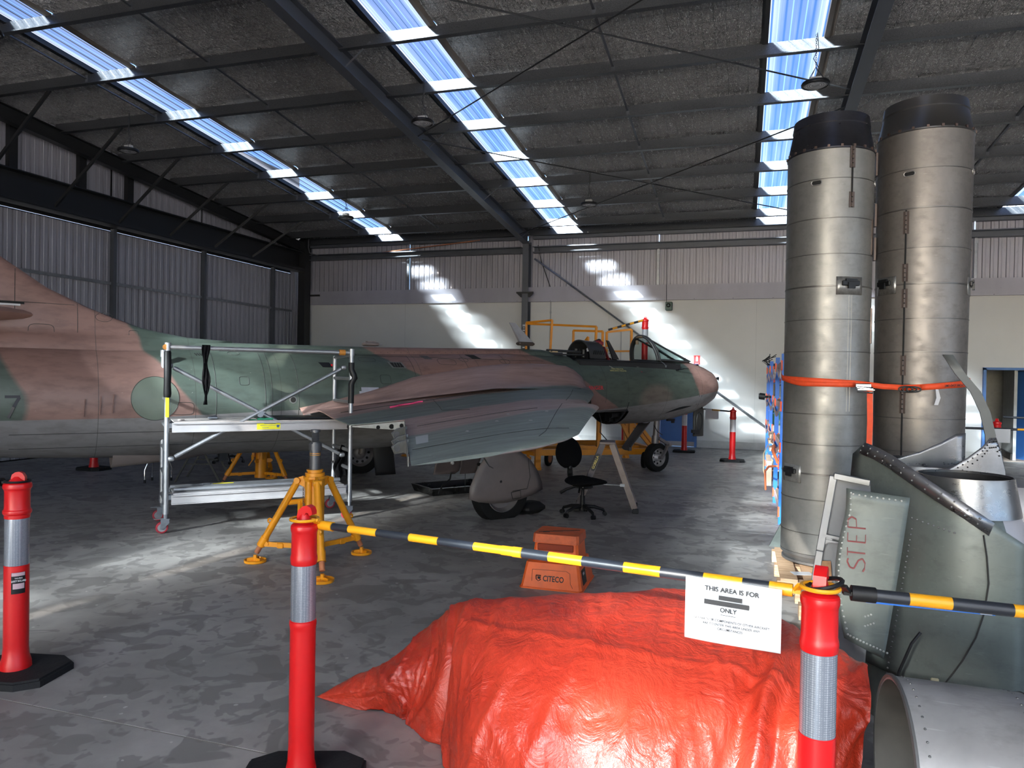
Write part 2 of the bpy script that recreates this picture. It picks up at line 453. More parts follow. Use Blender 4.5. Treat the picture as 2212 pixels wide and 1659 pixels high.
# columns of the portal frames
def isec(m, a, b_, w_, h_, tf=.012, tw=.008, M=None):
    """I section from a to b, depth h_ along local y"""
    a = Vector(a); b_ = Vector(b_); L = (b_-a).length; c = (a+b_)/2
    m.box(c + M @ Vector((0, h_/2-tf/2, 0)), (w_, tf, L), M=M); m.box(c - M @ Vector((0, h_/2-tf/2, 0)), (w_, tf, L), M=M)
    m.box(c, (tw, h_-2*tf, L), M=M)
for X in (-5.55, 1.47, 8.4):
    q = MB(); Mx = Matrix(((1, 0, 0), (0, 1, 0), (0, 0, 1)))
    isec(q, (X, YB-.20, 0), (X, YB-.20, 5.30), .17, .26, M=Mx); c_ = q.build('portal_column', STEEL, wall_back)
    q = MB(); q.box((X, YB-.34, 3.93), (.46, .06, .04)); q.prism([(-.23, 0), (.23, 0), (.12, -.10), (-.12, -.10)], -.01, .01, M=Matrix(((1,0,0),(0,0,1),(0,1,0))), c=(X, YB-.30, 3.91))
    q.build('column_bracket', STEELD, wall_back)
# slanted stencilled mark on central column
q = MB()
for k, wd in enumerate((.07, .03, .06, .03, .05, .06, .03, .05, .02, .06, .04)):
    q.box((-5.56, YB-.335, 3.06-.065*k), (wd, .003, .030 if k else .05))
tg = q.build('column_stencil', plain('stencil_white', (.6, .6, .6), .6), wall_back)
# left wall ------------------------------------------------------------
LB = [-6, -2.6, .6, 3.85, 6.6, 9.3, 12.02, 14.7, 17.45]
wl = MB(); wl.box((XL-.12, 6.4, 2.056), (.03, 25, 5.112)); wl.box((XL-.12, -1, 6.07), (.03, 39.7, 2.9)); wl.box((XL-.12, -13.4, 2.1), (.03, 14.8, 5.1)); wall_left = wl.build('wall_left', STEELD, kind='structure')
for i in range(len(LB)):
    y0 = LB[i]; y1 = LB[i+1] if i+1 < len(LB) else YB-.45
    q = MB(); q.sheet(corr(y0+.03, y1-.03, 0.02, 4.575, .18, lambda t, d, z: Vector((XL-.03-d, t, z)))); q.build('wall_sheet', SHEET, wall_left)
    q = MB(); q.sheet(corr(y0+.02, y1-.02, 5.1, lambda t: zr(t)-.02, .18, lambda t, d, z: Vector((XL-.05-d, t, z)))); q.build('gable_sheet', SHEET, wall_left)
    q = MB(); q.box((XL+.03, y0, 2.32), (.10, .075, 4.64)); q.build('wall_post', STEEL, wall_left)
    q = MB(); q.box((XL-.01, (y0+y1)/2, 3.50), (.06, y1-y0-.08, .06)); q.box((XL+.02, (y0+y1)/2, 3.525), (.012, y1-y0-.08, .012)); q.build('girt', GALV, wall_left)
q = MB(); q.sheet(corr(YB-.5, YB, 0.02, 5.6, .18, lambda t, d, z: Vector((XL-.03-d, t, z)))); q.build('wall_sheet', SHEET, wall_left)
for y in (6.9, 8.35, 9.8, 11.25, 12.43): # dark gable mullions
    q = MB(); q.box((XL+.0, y, (5.2+zr(y))/2-.1), (.10, .16, zr(y)-5.3)); q.build('gable_mullion', STEELD, wall_left)
# header box beam over the hangar opening, with track flange
q = MB()
q.box((XL+.16, 6.3, 4.93), (.10, 24.6, .52)); q.box((XL+.24, 6.3, 5.20), (.30, 24.6, .02)); q.box((XL+.24, 6.3, 4.66), (.30, 24.6, .03))
q.box((XL+.40, 6.3, 4.70), (.012, 24.6, .07))
hb = q.build('header_beam', STEELD, wall_left)
# end rafter at left wall
def rafter_pt(X, y, dz): return Vector((X, y, zr(y)-dz))
def rafter(X, y0, y1, parent, w_=.17, d0=.205, h_=.27, mat=STEEL):
    q = MB(); a = rafter_pt(X, y0, d0+h_/2); b_ = rafter_pt(X, y1, d0+h_/2)
    d = (b_-a).normalized(); xx = Vector((1, 0, 0)); yy = d.cross(xx)
    M = Matrix((xx, yy, d)).transposed(); isec(q, a, b_, w_, h_, M=M); return q.build('rafter', mat, parent)
# ceiling foil ---------------------------------------------------------
SKX = [-15.0, -9.715, -4.56, .60, 5.76, 10.9]; SKW = .705
cm = MB()
PUR = [17.93-1.46*k for k in range(13)]
PUR2 = [-1.6-1.55*k for k in range(13)]
def sag(x, y):
    ph = ((17.93-y)/1.46) % 1.0
    return .035*math.sin(PI*ph)**.6 + .018*noise.noise(Vector((x*.9, y*2.2, 3.1))) + .010*noise.noise(Vector((x*4.5, y*1.6, 9.1)))
segs = []; x = XL-.1
for s_ in SKX[1:]:
    segs.append((x, s_-SKW/2-.10)); x = s_+SKW/2+.12
segs.append((x, XR))
OPX = [-2.0, 3.2, 8.4]  # centres of the added fill strips in the unseen roof
for x0, x1 in segs:
    nx = max(2, int((x1-x0)/.11)); g = []
    ysr = [-3.1, YR, 1.0] + [1.0+(YB+.05-1.0)*j/160 for j in range(1, 161)]
    for y in ysr:
        g.append([Vector((x0+(x1-x0)*i/nx, y, zr(y)-.012-sag(x0+(x1-x0)*i/nx, y))) for i in range(nx+1)])
    cm.sheet(g)
ceiling = cm.build('ceiling', FOIL, kind='structure', smooth=60, fixn=False)
# outer roof steel above the foil so that no light leaks through
q = MB(); 
for x0, x1 in segs:
    for ya, yb in ((YF-.3, -19.5), (-3.2, YR), (YR, YB+.2)):
        q.add([(x0-.02, ya, zr(ya)+.05), (x1+.02, ya, zr(ya)+.05), (x1+.02, yb, zr(yb)+.05), (x0-.02, yb, zr(yb)+.05)], [(0, 1, 2, 3)])
for x0, x1 in segs:
    om = [o for o in OPX if x0 < o < x1]
    spans = [(x0-.02, om[0]-.95), (om[0]+.95, x1+.02)] if om else [(x0-.02, x1+.02)]
    for a, b_ in spans: q.add([(a, -19.5, zr(-19.5)+.05), (b_, -19.5, zr(-19.5)+.05), (b_, -3.2, zr(-3.2)+.05), (a, -3.2, zr(-3.2)+.05)], [(0, 1, 2, 3)])
q.build('roof_sheet', STEELD, ceiling)
go = G('opal_fill_sheet'); tl_ = go.n('ShaderNodeBsdfTranslucent'); go.set(tl_.inputs[0], (.78, .84, .92)); go.t.links.new(tl_.outputs[0], go.o.inputs[0]); go.t.nodes.remove(go.b)  # unseen translucent sheets added behind the camera to brighten the hall
for o_x in OPX:
    q = MB(); q.add([(o_x-.96, -19.5, zr(-19.5)+.04), (o_x+.96, -19.5, zr(-19.5)+.04), (o_x+.96, -3.2, zr(-3.2)+.04), (o_x-.96, -3.2, zr(-3.2)+.04)], [(0, 1, 2, 3)])
    q.build('added_fill_sheet', go.m, ceiling)
# skylights: ribbed sheets, with side flashings
for n_, s_ in enumerate(SKX[1:]):
    q = MB(); prof = []
    t = -SKW/2-.02
    for k in range(5):
        prof += [(t, 0), (t+.016, .026), (t+.034, .026), (t+.05, 0)]; t += .17
    prof = [(p, d) for p, d in prof if p < SKW/2+.03]
    g = []
    for y in (YF, -16, -12, -8, -4, YR, 3, 7, 11, 15, YB+.15):
        g.append([Vector((p, y, zr(y)+.02+d)) for p, d in prof])
    q.sheet(g); wn = q.build('window_%d' % (n_+1), SKYL, kind='structure', loc=(s_, 0, 0), fixn=False)
    for sd in (-1, 1):
        q = MB(); xx = sd*(SKW/2+.005)
        g = [[Vector((xx, y, zr(y)+.03)), Vector((xx, y, zr(y)-.05)), Vector((xx+sd*.06, y, zr(y)-.055)), Vector((xx+sd*.11, y, zr(y)-.02))] for y in (YF, YR, YB+.05)]
        q.sheet(g); q.build('flashing', plain('flashing_tan', (.20, .17, .145), .5, .4) if sd > 0 else STEELD, wn, fixn=False)
# purlins --------------------------------------------------------------
tilt = Matrix.Rotation(-R(5.03), 3, 'X')
for y in PUR+PUR2+[18.68, -20.6]:
    tilt = Matrix.Rotation(-R(5.03) if y > YR else R(5.03), 3, 'X')
    q = MB(); L = XR-XL-.1; xc = (XR+XL)/2; H = .205; c = Vector((xc, y, zr(y)-.035))
    def pb(dy, dz, sy, sz): q.box(c + tilt @ Vector((0, dy, dz)), (L, sy, sz), M=tilt)
    pb(0, -H/2, .003, H); pb(.038, 0, .076, .003); pb(-.038, -H, .076, .003); pb(.076, -.009, .003, .018); pb(-.076, -H+.009, .003, .018)
    q.build('purlin', PURL, ceiling)
tilt = Matrix.Rotation(-R(5.03), 3, 'X')
for X in (-5.55, 1.47, 8.4): rafter(X, YR, YB-.15, ceiling); rafter(X, YF+.2, YR, ceiling)
rafter(XL+.25, YR, YB-.25, ceiling, mat=STEELD)
# purlin bridging (one row per bay) and its end plates
for Xb, y0 in ((-10.21, 0), (-7.83, 1), (-1.9, 2), (4.1, 0), (7.2, 1)):
    for y in PUR[:12]:
        q = MB(); y2 = y-1.46
        dz1 = .12; m_ = GALV if Xb == -10.21 else STEEL
        q.box(((Xb), (y+y2)/2, (zr(y)+zr(y2))/2-.13), (.035, 1.42, .006), M=tilt)
        q.box(((Xb-.016), (y+y2)/2, (zr(y)+zr(y2))/2-.115), (.004, 1.42, .034), M=tilt)
        q.box((Xb, y-.012, zr(y)-.15), (.05, .006, .17))
        q.build('bridging', m_, ceiling)
# fly braces rafters -> purlins
for X in (-5.55, 1.47):
    for k, y in enumerate(PUR[:12]):
        if k % 2 == 0:
            q = MB(); sd = 1
            q.bar((X+sd*.06, y, zr(y)-.46), (X+sd*.48, y-.03, zr(y)-.16), .035, .004); q.build('fly_brace', GALV if k % 4 == 2 else STEEL, ceiling)
# inclined struts from the header beam up to the purlins
for yb, k in ((16.05, 1), (14.63, 2), (13.19, 3), (11.80, 4), (10.34, 5), (8.9, 6), (7.45, 7), (6.0, 8)):
    yp = PUR[k]
    q = MB(); q.bar((XL+.36, yb, 4.68), (XL+1.65, yp, zr(yp)-.22), .045, .045); q.build('inclined_strut', STEELD, ceiling)
# roof cross bracing rods
def rod(a, b_, r=.011):
    q = MB(); q.cyl(a, b_, r, n=6); q.build('bracing_rod', STEELD if r < .02 else GALV, ceiling)
def up(X, y, dz=.45): return (X, y, zr(y)-dz)
rod(up(-5.47, 11.6), up(1.39, 6.7)); rod(up(-5.47, 6.6), up(1.39, 11.35))
rod(up(-5.47, 17.7), up(1.39, 11.9)); rod(up(-5.47, 11.75), up(1.39, 17.2))
# wall bracing: long diagonal pipe on the back wall with conduit
q = MB(); q.cyl((-5.35, YB-.16, 4.85), (1.2, YB-.16, .12), .024, n=8); q.build('wall_brace', GALV, wall_back)
q = MB(); q.tube([(-5.25, YB-.2, 5.2), (-5.18, YB-.12, 4.8), (-4.93, YB-.06, 4.1), (-4.92, YB-.05, 3.9)], .012, 6); q.build('cable', BLACK, wall_back)
q = MB(); q.cyl((-4.92, YB-.03, 4.0), (-4.92, YB-.03, 1.5), .014, n=6)
for z in (3.4, 2.3): q.cyl((-4.92, YB-.03, z), (-4.92, YB-.03, z+.05), .024, n=8)
q.build('conduit', plain('conduit_grey', (.45, .45, .46), .5), wall_back)
q = MB(); q.cyl((-3.02, YB-.03, 2.95), (-3.02, YB-.03, .5), .016, n=6); q.build('conduit', plain('conduit_grey', (.45, .45, .46), .5), wall_back)
q = MB(); q.cyl((XL+.5, YB-.4, 5.6), (XL+.5, YB-.4, 5.35), .014, n=6); q.tube([(XL+.5, YB-.4, 5.35), (XL+.53, YB-.38, 5.2), (XL+.8, YB-.35, 5.12)], .014, 6)
q.build('downpipe', GALV, wall_back)
# corner post at the left
q = MB(); q.box((XL+.30, YB-.28, 2.8), (.22, .30, 5.6)); q.build('corner_column', STEELD, wall_back)
q = MB(); q.box((XL+.55, YB-.10, 3.98), (.34, .10, .05)); q.build('corner_bracket', STEELD, wall_back)
# front and right walls behind the camera, with the hangar doors open
wf = MB()
for a, b_ in ((XL, -9), (9.5, XR)): wf.box(((a+b_)/2, YF-.05, 2.5), (b_-a, .1, 5.0))
wf.box(((XL+XR)/2, YF-.05, 5.4), (XR-XL, .1, .9))
wf.build('wall_front', SHEET, kind='structure')
wr = MB(); wr.box((XR+.05, -1, 6.2), (.1, 39.7, 2.8)); wr.box((XR+.05, (YB+4)/2, 2.4), (.1, YB-4, 4.8)); wr.box((XR+.05, -18.5, 2.4), (.1, 5, 4.8)); wr.build('wall_right', SHEET, kind='structure')

# doors on the back wall ------------------------------------------------
def door_frame(x0, x1, name):
    q = MB(); t = .055
    q.box((x0-t/2, YB-.015, DH/2+.02), (t, .15, DH+.04)); q.box((x1+t/2, YB-.015, DH/2+.02), (t, .15, DH+.04))
    q.box(((x0+x1)/2, YB-.015, DH+t/2), (x1-x0+2*t, .15, t)); return q.build(name, DOORB, kind='structure')
d1 = door_frame(*D1, 'door_1')
q = MB(); q.box(((D1[0]+D1[1])/2, YB+.03, DH/2), (D1[1]-D1[0]-.01, .04, DH-.02)); q.build('door_leaf', DOORB, d1)
q = MB(); q.box(((D1[0]+D1[1])/2, YB+.005, .07), (D1[1]-D1[0]-.02, .01, .12)); q.build('kick_plate', ALUW, d1)
d2 = door_frame(*D2, 'door_2')
q = MB(); Ml = Matrix.Rotation(R(-72), 3, 'Z')
q.box(Vector((D2[1]-.02, YB+.12, DH/2)) + Ml @ Vector((-.40, 0, 0)), (.80, .04, DH-.02), M=Ml); q.build('door_leaf', DOORB, d2)
# room beyond the open door
rb = MB()
rb.box((6.0, YB+2.6, 1.3), (5.0, .1, 2.6)); rb.box((3.9, YB+1.35, 1.3), (.1, 2.5, 2.6)); rb.box((8.2, YB+1.35, 1.3), (.1, 2.5, 2.6)); rb.box((6.0, YB+1.35, 2.65), (4.6, 2.6, .1))
rb.box((5.98, YB+.9, 1.3), (.06, 1.4, 2.6), rz=R(-8))
rb.build('wall_office', plain('office_wall', (.50, .51, .50), .6), kind='structure')
q = MB(); q.box((5.93, YB+.9, .08), (.04, 1.4, .16), rz=R(-8)); q.build('baseboard_office', BLACK, kind='structure')
q = MB(); q.box((6.0, YB+1.6, -.02), (4.6, 3.2, .06)); q.build('floor_office', plain('office_floor', (.30, .24, .20), .6), kind='structure')
# ================================================================ AIRCRAFT (jet fighter with nose cap off)
AO = Vector((-4.52, 9.70, 0)); AH = R(52)
def A(u, v, z): return Vector((u, -v, z))
plane = thing('jet_fighter', 'old camouflaged swept-wing jet fighter under restoration with its nose cap removed', 'aircraft', AO, AH)
TAN = (.215, .124, .103); GRN = (.064, .083, .068); BELLY = (.18, .172, .172)
def weather(g, c, streak=(1, 1, 1)):
    n = g.nz(3.0, 5, .65, g.mp(streak)); n2 = g.nz(14, 4, .6, g.mp((.35, 1, 1)))
    c = g.mx(g.mr(n, .35, .75, 0, .35), c, (.34, .34, .30)) if False else g.mx(g.mr(n, .30, .72, 0, .30), c, g.mx(1.0, c, (1.55, 1.5, 1.45), 'MULTIPLY'))
    c = g.mx(g.mr(n2, .46, .74, 0, .55), c, g.mx(1.0, c, (.52, .47, .45), 'MULTIPLY'))
    sp = g.mt('GREATER_THAN', g.nz(42, 2), .775)
    c = g.mx(g.mt('MULTIPLY', sp, .5), c, (.5, .5, .46))
    return c, n2
def mat_fus():
    g = G('fuselage_camouflage'); x, y, z = g.sepn()
    wob = g.mt('MULTIPLY', g.mt('SUBTRACT', g.nz(1.1, 2), .5), .5)
    # boundaries expressed at z = 1.6, sheared forward as they drop
    def b(u0, k): return g.mt('GREATER_THAN', g.mt('ADD', g.mt('ADD', x, g.mt('MULTIPLY', g.mt('SUBTRACT', z, 1.6), k)), wob), u0)
    def bs(u0, k): return g.mr(g.mt('ADD', g.mt('ADD', x, g.mt('MULTIPLY', g.mt('SUBTRACT', z, 1.6), k)), wob), u0-.025, u0+.025)
    c = g.mx(bs(-4.86, .30), GRN, TAN)
    c = g.mx(bs(-3.34, .62), c, GRN)
    c = g.mx(bs(-.06, 1.75), c, TAN)
    c = g.mx(bs(2.72, 1.75), c, GRN)
    c = g.mx(bs(5.46, .42), c, TAN)
    patch = g.mr(g.mt('ADD', g.mt('POWER', g.mt('SUBTRACT', x, 4.35), 2.0), g.mt('MULTIPLY', g.mt('POWER', g.mt('SUBTRACT', z, 1.35), 2.0), 2.5)), .10, .22, .55, 0)
    c = g.mx(patch, c, (.20, .15, .13))
    zl = g.rp(g.mr(x, -5, 6.2), [(0, .117), (.12, .118), (.27, .125), (.72, .118), (.82, .127), (.90, .137), (1, .150)])
    bel = g.mt('LESS_THAN', z, g.mt('MULTIPLY', zl, 10.0))
    c = g.mx(bel, c, BELLY)
    c, n2 = weather(g, c, (.5, 1, 2.2))
    # fine panel joints
    ring = g.mt('ABSOLUTE', g.mt('SUBTRACT', g.mt('FRACT', g.mt('DIVIDE', g.mt('ADD', x, .23), .97)), .5))
    lin = g.mt('GREATER_THAN', ring, .4965)
    c = g.mx(g.mt('MULTIPLY', lin, .7), c, (.035, .035, .03))
    return g.fin(c, g.mr(n2, .3, .7, .38, .55), 0, g.bump(g.nz(5, 3), .12, .01))
FUSM = mat_fus()
def mat_wing():
    TAN = (.36, .21, .18); GRN = (.115, .145, .122)  # camouflage tones lightened for the light falling on the wing top
    g = G('wing_camouflage'); x, y, z = g.sepn()
    v = g.mt('MULTIPLY', y, -1.0)
    nx_, ny_, nz_ = g.sepn(g.n('ShaderNodeTexCoord').outputs['Normal'])
    wob = g.mt('MULTIPLY', g.mt('SUBTRACT', g.nz(1.0, 3), .5), .38)
    s_ = g.mt('ADD', g.mt('ADD', v, g.mt('MULTIPLY', x, .14)), wob)
    c = g.rp(g.mr(s_, 0, 6), [(0, TAN), (.06, TAN), (.235, TAN), (.246, GRN), (.395, GRN), (.407, TAN), (.560, TAN), (.572, GRN), (1, GRN)])
    c = g.mx(g.mr(v, 1.0, 4.6, .12, .34), c, (.36, .37, .34))  # paler outboard: weathering, plus sheen put into the colour
    # scrub marks run chordwise
    st = g.nz(6, 5, .65, g.mp((.30, 2.8, 1), rot=(0, 0, R(12))))
    c = g.mx(g.mr(st, .52, .75, 0, .6), c, g.mx(1.0, c, (.42, .40, .40), 'MULTIPLY'))
    c = g.mx(g.mr(st, .25, .46, .55, 0), c, g.mx(1.0, c, (1.5, 1.55, 1.55), 'MULTIPLY'))
    chip = g.mt('GREATER_THAN', g.nz(26, 2, .5, g.mp((.5, 2, 1))), .785)
    c = g.mx(g.mt('MULTIPLY', chip, .8), c, (.62, .60, .56))
    # underside in light grey
    c = g.mx(g.mt('LESS_THAN', nz_, -.12), c, (.40, .34, .33))
    return g.fin(c, g.mr(st, .3, .7, .42, .56), 0, g.bump(st, .10, .006))
WINGM = mat_wing()
MAUVE = plain('fairing_mauve_grey', (.165, .138, .132), .5, var=.12, sc_=4)
BELM = plain('belly_grey', BELLY, .45, var=.12)
BARE = plain('bare_aluminium_rib', (.20, .20, .19), .45, .5, var=.2, sc_=18)
COCK = plain('cockpit_black', (.018, .018, .019), .5, bump=.2)
HOOPM = plain('canopy_frame_charcoal', (.035, .036, .038), .42)
LEGM = plain('gear_leg_grey', (.17, .155, .155), .4, .3)
ENGG = plain('panel_line', (.035, .035, .032), .7)
YTXT = plain('faded_yellow_print', (.42, .38, .16), .6); RTXT = plain('danger_red', (.55, .04, .05), .5)

ST = [(-7.45, 1.44, .36, .36), (-7.0, 1.43, .42, .42), (-6.2, 1.41, .50, .52), (-5.4, 1.37, .57, .59), (-4.6, 1.345, .60, .625), (-3.6, 1.33, .63, .645), (-2.6, 1.335, .65, .655), (-1.4, 1.335, .67, .665),
      (-.4, 1.35, .68, .665), (.6, 1.42, .67, .63), (1.5, 1.465, .64, .615), (2.5, 1.475, .61, .595), (3.6, 1.488, .585, .588), (4.6, 1.495, .56, .582), (5.2, 1.52, .53, .552), (5.7, 1.545, .47, .485), (6.0, 1.56, .41, .40), (6.2, 1.57, .34, .32), (6.32, 1.575, .25, .22), (6.36, 1.58, .14, .12)]
def fus(u):
    for i in range(len(ST)-1):
        if ST[i][0] <= u <= ST[i+1][0]:
            t = (u-ST[i][0])/(ST[i+1][0]-ST[i][0]); p0 = ST[max(i-1, 0)]; p1 = ST[i]; p2 = ST[i+1]; p3 = ST[min(i+2, len(ST)-1)]
            if i > 12: return tuple(p1[k]+(p2[k]-p1[k])*t for k in (1, 2, 3))
            return tuple(.5*(2*p1[k]+(p2[k]-p0[k])*t+(2*p0[k]-5*p1[k]+4*p2[k]-p3[k])*t*t+(3*p1[k]-p0[k]-3*p2[k]+p3[k])*t**3) for k in (1, 2, 3))
    return ST[-1][1:] if u > 0 else ST[0][1:]
def fp(u, th, off=0.0):
    zc, hw, hh = fus(u); return A(u, (hw+off)*math.sin(th), zc+(hh+off)*math.cos(th))
def fth(u, z, side=1):
    zc, hw, hh = fus(u); return side*math.acos(max(-1, min(1, (z-zc)/hh)))
us = []
u = -7.45
while u < 5.7: us.append(u); u += .11
us += [5.7, 5.8, 5.9, 6.0, 6.08, 6.15, 6.2, 6.26, 6.32, 6.345, 6.36]
NT = 72; hull = MB(); P = []
for u in us: P += [fp(u, 2*PI*k/NT) for k in range(NT)]
F = []
for i in range(len(us)-1):
    um = (us[i]+us[i+1])/2
    for k in range(NT):
        k2 = (k+1) % NT; th = 2*PI*(k+.5)/NT; zz = fp(um, th).z; vv = fp(um, th).y
        if 1.95 < um < 3.72 and zz < 1.14: continue          # gun pack bay open
        if 2.72 < um < 5.05 and zz > 1.985: continue         # cockpit opening
        F.append((i*NT+k, i*NT+k2, (i+1)*NT+k2, (i+1)*NT+k))
F.append(tuple((len(us)-1)*NT+k for k in range(NT)))
hull.add(P, F)
hull.build('fuselage', FUSM, plane, smooth=40)
q = MB(); q.loft([[fp(u, 2*PI*k/32, -.02) for k in range(32)] for u in (-7.44, -7.2)], caps=True); q.build('tail_pipe', DARK, plane)
# bay roof, bay bulkheads, dark insides
q = MB(); q.box(A(2.83, 0, 1.17), (1.78, 1.0, .03)); q.build('bay_roof', STEELD, plane)
for u_ in (1.97, 3.715):
    q = MB(); zc, hw, hh = fus(u_); r_ = [A(u_, (hw-.01)*math.sin(t), zc+(hh-.01)*math.cos(t)) for t in [2*PI*k/36 for k in range(36)]]
    q.add(r_, [tuple(range(36))]); q.build('bay_bulkhead', DARK, plane)
q = MB()
for t in range(14):
    a = PI*(.62+.76*t/13); p = fp(3.70, a, -.03); q.box(p, (.05, .03, .03))
q.tube([fp(3.69, PI*(.6+.8*t/20), -.012) for t in range(21)], .016, 6)
q.box(A(3.64, .12, 1.04), (.10, .12, .16)); q.box(A(3.60, -.15, 1.08), (.14, .2, .1)); q.cyl(A(3.68, .3, 1.1), A(3.5, .3, 1.08), .05)
q.build('bay_fittings', STEELD, plane)
q = MB(); q.tube([A(3.2, .35, 1.14), A(3.25, .36, .98), A(3.22, .37, .8), A(3.35, .38, .68), A(3.42, .38, .62)], .008, 6); q.build('hanging_cable', BLACK, plane)
# cockpit tub
q = MB()
q.box(A(3.9, .40, 1.93), (2.35, .02, .10)); q.box(A(3.9, -.40, 1.93), (2.35, .02, .10)); q.box(A(3.9, 0, 1.62), (2.4, .85, .03)); q.box(A(2.73, 0, 1.8), (.02, .8, .4)); q.box(A(5.06, 0, 1.80), (.02, .8, .36))
q.build('cockpit_tub', COCK, plane)
q = MB()
for sd in (-1, 1):
    q.tube([fp(u_, fth(u_, 1.992, sd), .004) for u_ in [2.72+.195*k for k in range(13)]], .020, 8)
q.build('cockpit_sill', COCK, plane, smooth=50)
# seat with headrest, harness
q = MB(); q.bar(A(3.62, 0, 1.66), A(3.36, 0, 2.34), .30, .06, roll=PI/2, bev=.02); q.box(A(3.78, 0, 1.72), (.36, .38, .12), bev=.03)
st_ = q.build('ejection_seat', COCK, plane, smooth=40)
q = MB(); q.box(A(3.42, .05, 2.30), (.10, .20, .10), bev=.03); q.bar(A(3.47, .13, 2.24), A(3.62, .13, 1.98), .05, .02); q.bar(A(3.47, -.1, 2.24), A(3.62, -.1, 1.98), .05, .02)
q.build('harness', plain('harness_maroon', (.22, .02, .03), .7), st_)
q = MB()
for k in range(7): q.cyl(A(3.50+.028*k, .17+.01*(k % 2), 2.22-.045*k), A(3.53+.028*k, .20, 2.23-.045*k), .016, n=8)
q.build('seat_fitting', plain('fitting_grey', (.4, .4, .38), .4, .6), st_)
q = MB(); q.add([A(3.45, .21, 2.35), A(3.50, .21, 2.34), A(3.74, .21, 2.03), A(3.60, .21, 2.03), A(3.45, .24, 2.35), A(3.50, .24, 2.34), A(3.74, .24, 2.03), A(3.60, .24, 2.03)], [(0,1,2,3),(7,6,5,4),(0,4,5,1),(1,5,6,2),(2,6,7,3),(3,7,4,0)])
q.build('seat_side_plate', COCK, st_)
# headrest fairing hoop (arched cover behind the seat)
def arch(m, u0, u1, r0, r1, zc, n=20, off=.03):
    rings = []
    for u_, r_ in ((u0, r0), (u1, r1), (u1, r1-off), (u0, r0-off)):
        rings.append([A(u_ + (.0), r_*math.sin(a), zc + r_*math.cos(a)) for a in [(-PI/2)+PI*k/n for k in range(n+1)]])
    m.loft(rings+[rings[0]], closed=False, caps=False)
q = MB(); arch(q, 3.02, 3.38, .32, .30, 2.03, 22, .022)
q.build('headrest_arch', HOOPM, plane, smooth=40)
q = MB()
for k in range(6): q.bar(A(3.08+.045*k, .327, 2.10), A(3.10+.045*k, .322, 2.16), .014, .01)
q.build('arch_slots', DARK, plane, kind='stuff')
q = MB(); q.box(A(3.10, 0, 2.06), (.12, .5, .10)); q.cyl(A(3.06, .1, 2.18), A(3.06, .1, 2.05), .05); q.cyl(A(3.08, -.12, 2.2), A(3.08, -.12, 2.05), .06); q.cyl(A(3.1, 0, 2.10), A(3.1, .2, 2.12), .035)
q.build('arch_equipment', BLACK, plane, smooth=40)
q = MB(); q.cyl(A(2.40, .07, 2.145), A(3.14, .07, 2.135), .022); q.cyl(A(2.40, -.06, 2.15), A(3.1, -.06, 2.14), .020); q.cyl(A(2.36, .12, 2.08), A(3.14, .14, 2.09), .014); q.box(A(2.50, .02, 2.09), (.22, .16, .05))
q.build('canopy_rails', HOOPM, plane, smooth=40)
q = MB(); q.box(A(2.46, .04, 2.12), (.12, .10, .05), bev=.01); q.build('rail_block', plain('bare_wood', (.5, .36, .2), .7), plane)
# windscreen hoop and glass
def hooppt(a, ub, r, zc=2.04, kz=1.30, lean=-.12): return A(ub + lean*math.cos(a), r*math.sin(a), zc + r*kz*math.cos(a))
q = MB(); q.tube([hooppt(-PI/2+PI*k/24, 4.58, .335) for k in range(25)], .027, 8); q.tube([hooppt(-PI/2+PI*k/24, 4.63, .335) for k in range(25)], .020, 8)
q.build('windscreen_hoop', HOOPM, plane, smooth=50)
q = MB(); q.box(A(4.46, .0, 2.455), (.08, .16, .03), bev=.01); q.cyl(A(4.50, -.12, 2.40), A(4.50, -.12, 2.33), .03); q.build('mirror_bracket', plain('bracket_tan', (.2, .14, .08), .5), plane)
base = [A(5.74, 0, 2.035), A(5.45, .20, 2.035), A(5.05, .30, 2.035), A(4.64, .335, 2.04)]
def lerp(a, b_, t): return a + (b_-a)*t
gl = G('windscreen_glass'); gm = gl.n('ShaderNodeMixShader'); gt = gl.n('ShaderNodeBsdfTransparent'); gg = gl.n('ShaderNodeBsdfGlossy')
gl.set(gt.inputs[0], (.62, .72, .70)); gl.set(gg.inputs[0], (.8, .85, .85)); gg.inputs['Roughness'].default_value = .08; gl.set(gm.inputs[0], .16)
gl.t.links.new(gt.outputs[0], gm.inputs[1]); gl.t.links.new(gg.outputs[0], gm.inputs[2]); gl.t.links.new(gm.outputs[0], gl.o.inputs[0]); gl.t.nodes.remove(gl.b)
GLASS = gl.m
q = MB()
for sd in (1, -1):
    top = hooppt(sd*.42, 4.60, .335); nose = A(5.62, sd*.10, 2.06)
    q.add([A(4.66, sd*.33, 2.06), A(5.10, sd*.285, 2.05), A(5.56, sd*.14, 2.045), top, hooppt(sd*1.0, 4.60, .335)], [(0, 1, 2, 3, 4)])
q.add([hooppt(.42, 4.6, .335), hooppt(-.42, 4.6, .335), A(5.56, -.14, 2.05), A(5.56, .14, 2.05)], [(0, 1, 2, 3)])
q.build('windscreen_glass', GLASS, plane, fixn=False)
q = MB()
for sd in (1, -1):
    q.cyl(hooppt(sd*.42, 4.60, .335), A(5.58, sd*.13, 2.045), .017, n=8); q.tube([A(4.62, sd*.34, 2.045), A(5.10, sd*.30, 2.04), A(5.58, sd*.15, 2.035)], .022, 8)
q.cyl(A(5.58, -.13, 2.045), A(5.58, .13, 2.045), .02, n=8); q.cyl(hooppt(.0, 4.6, .345), A(5.80, 0, 2.05), .010, n=6)
q.build('windscreen_frame', HOOPM, plane, smooth=50)
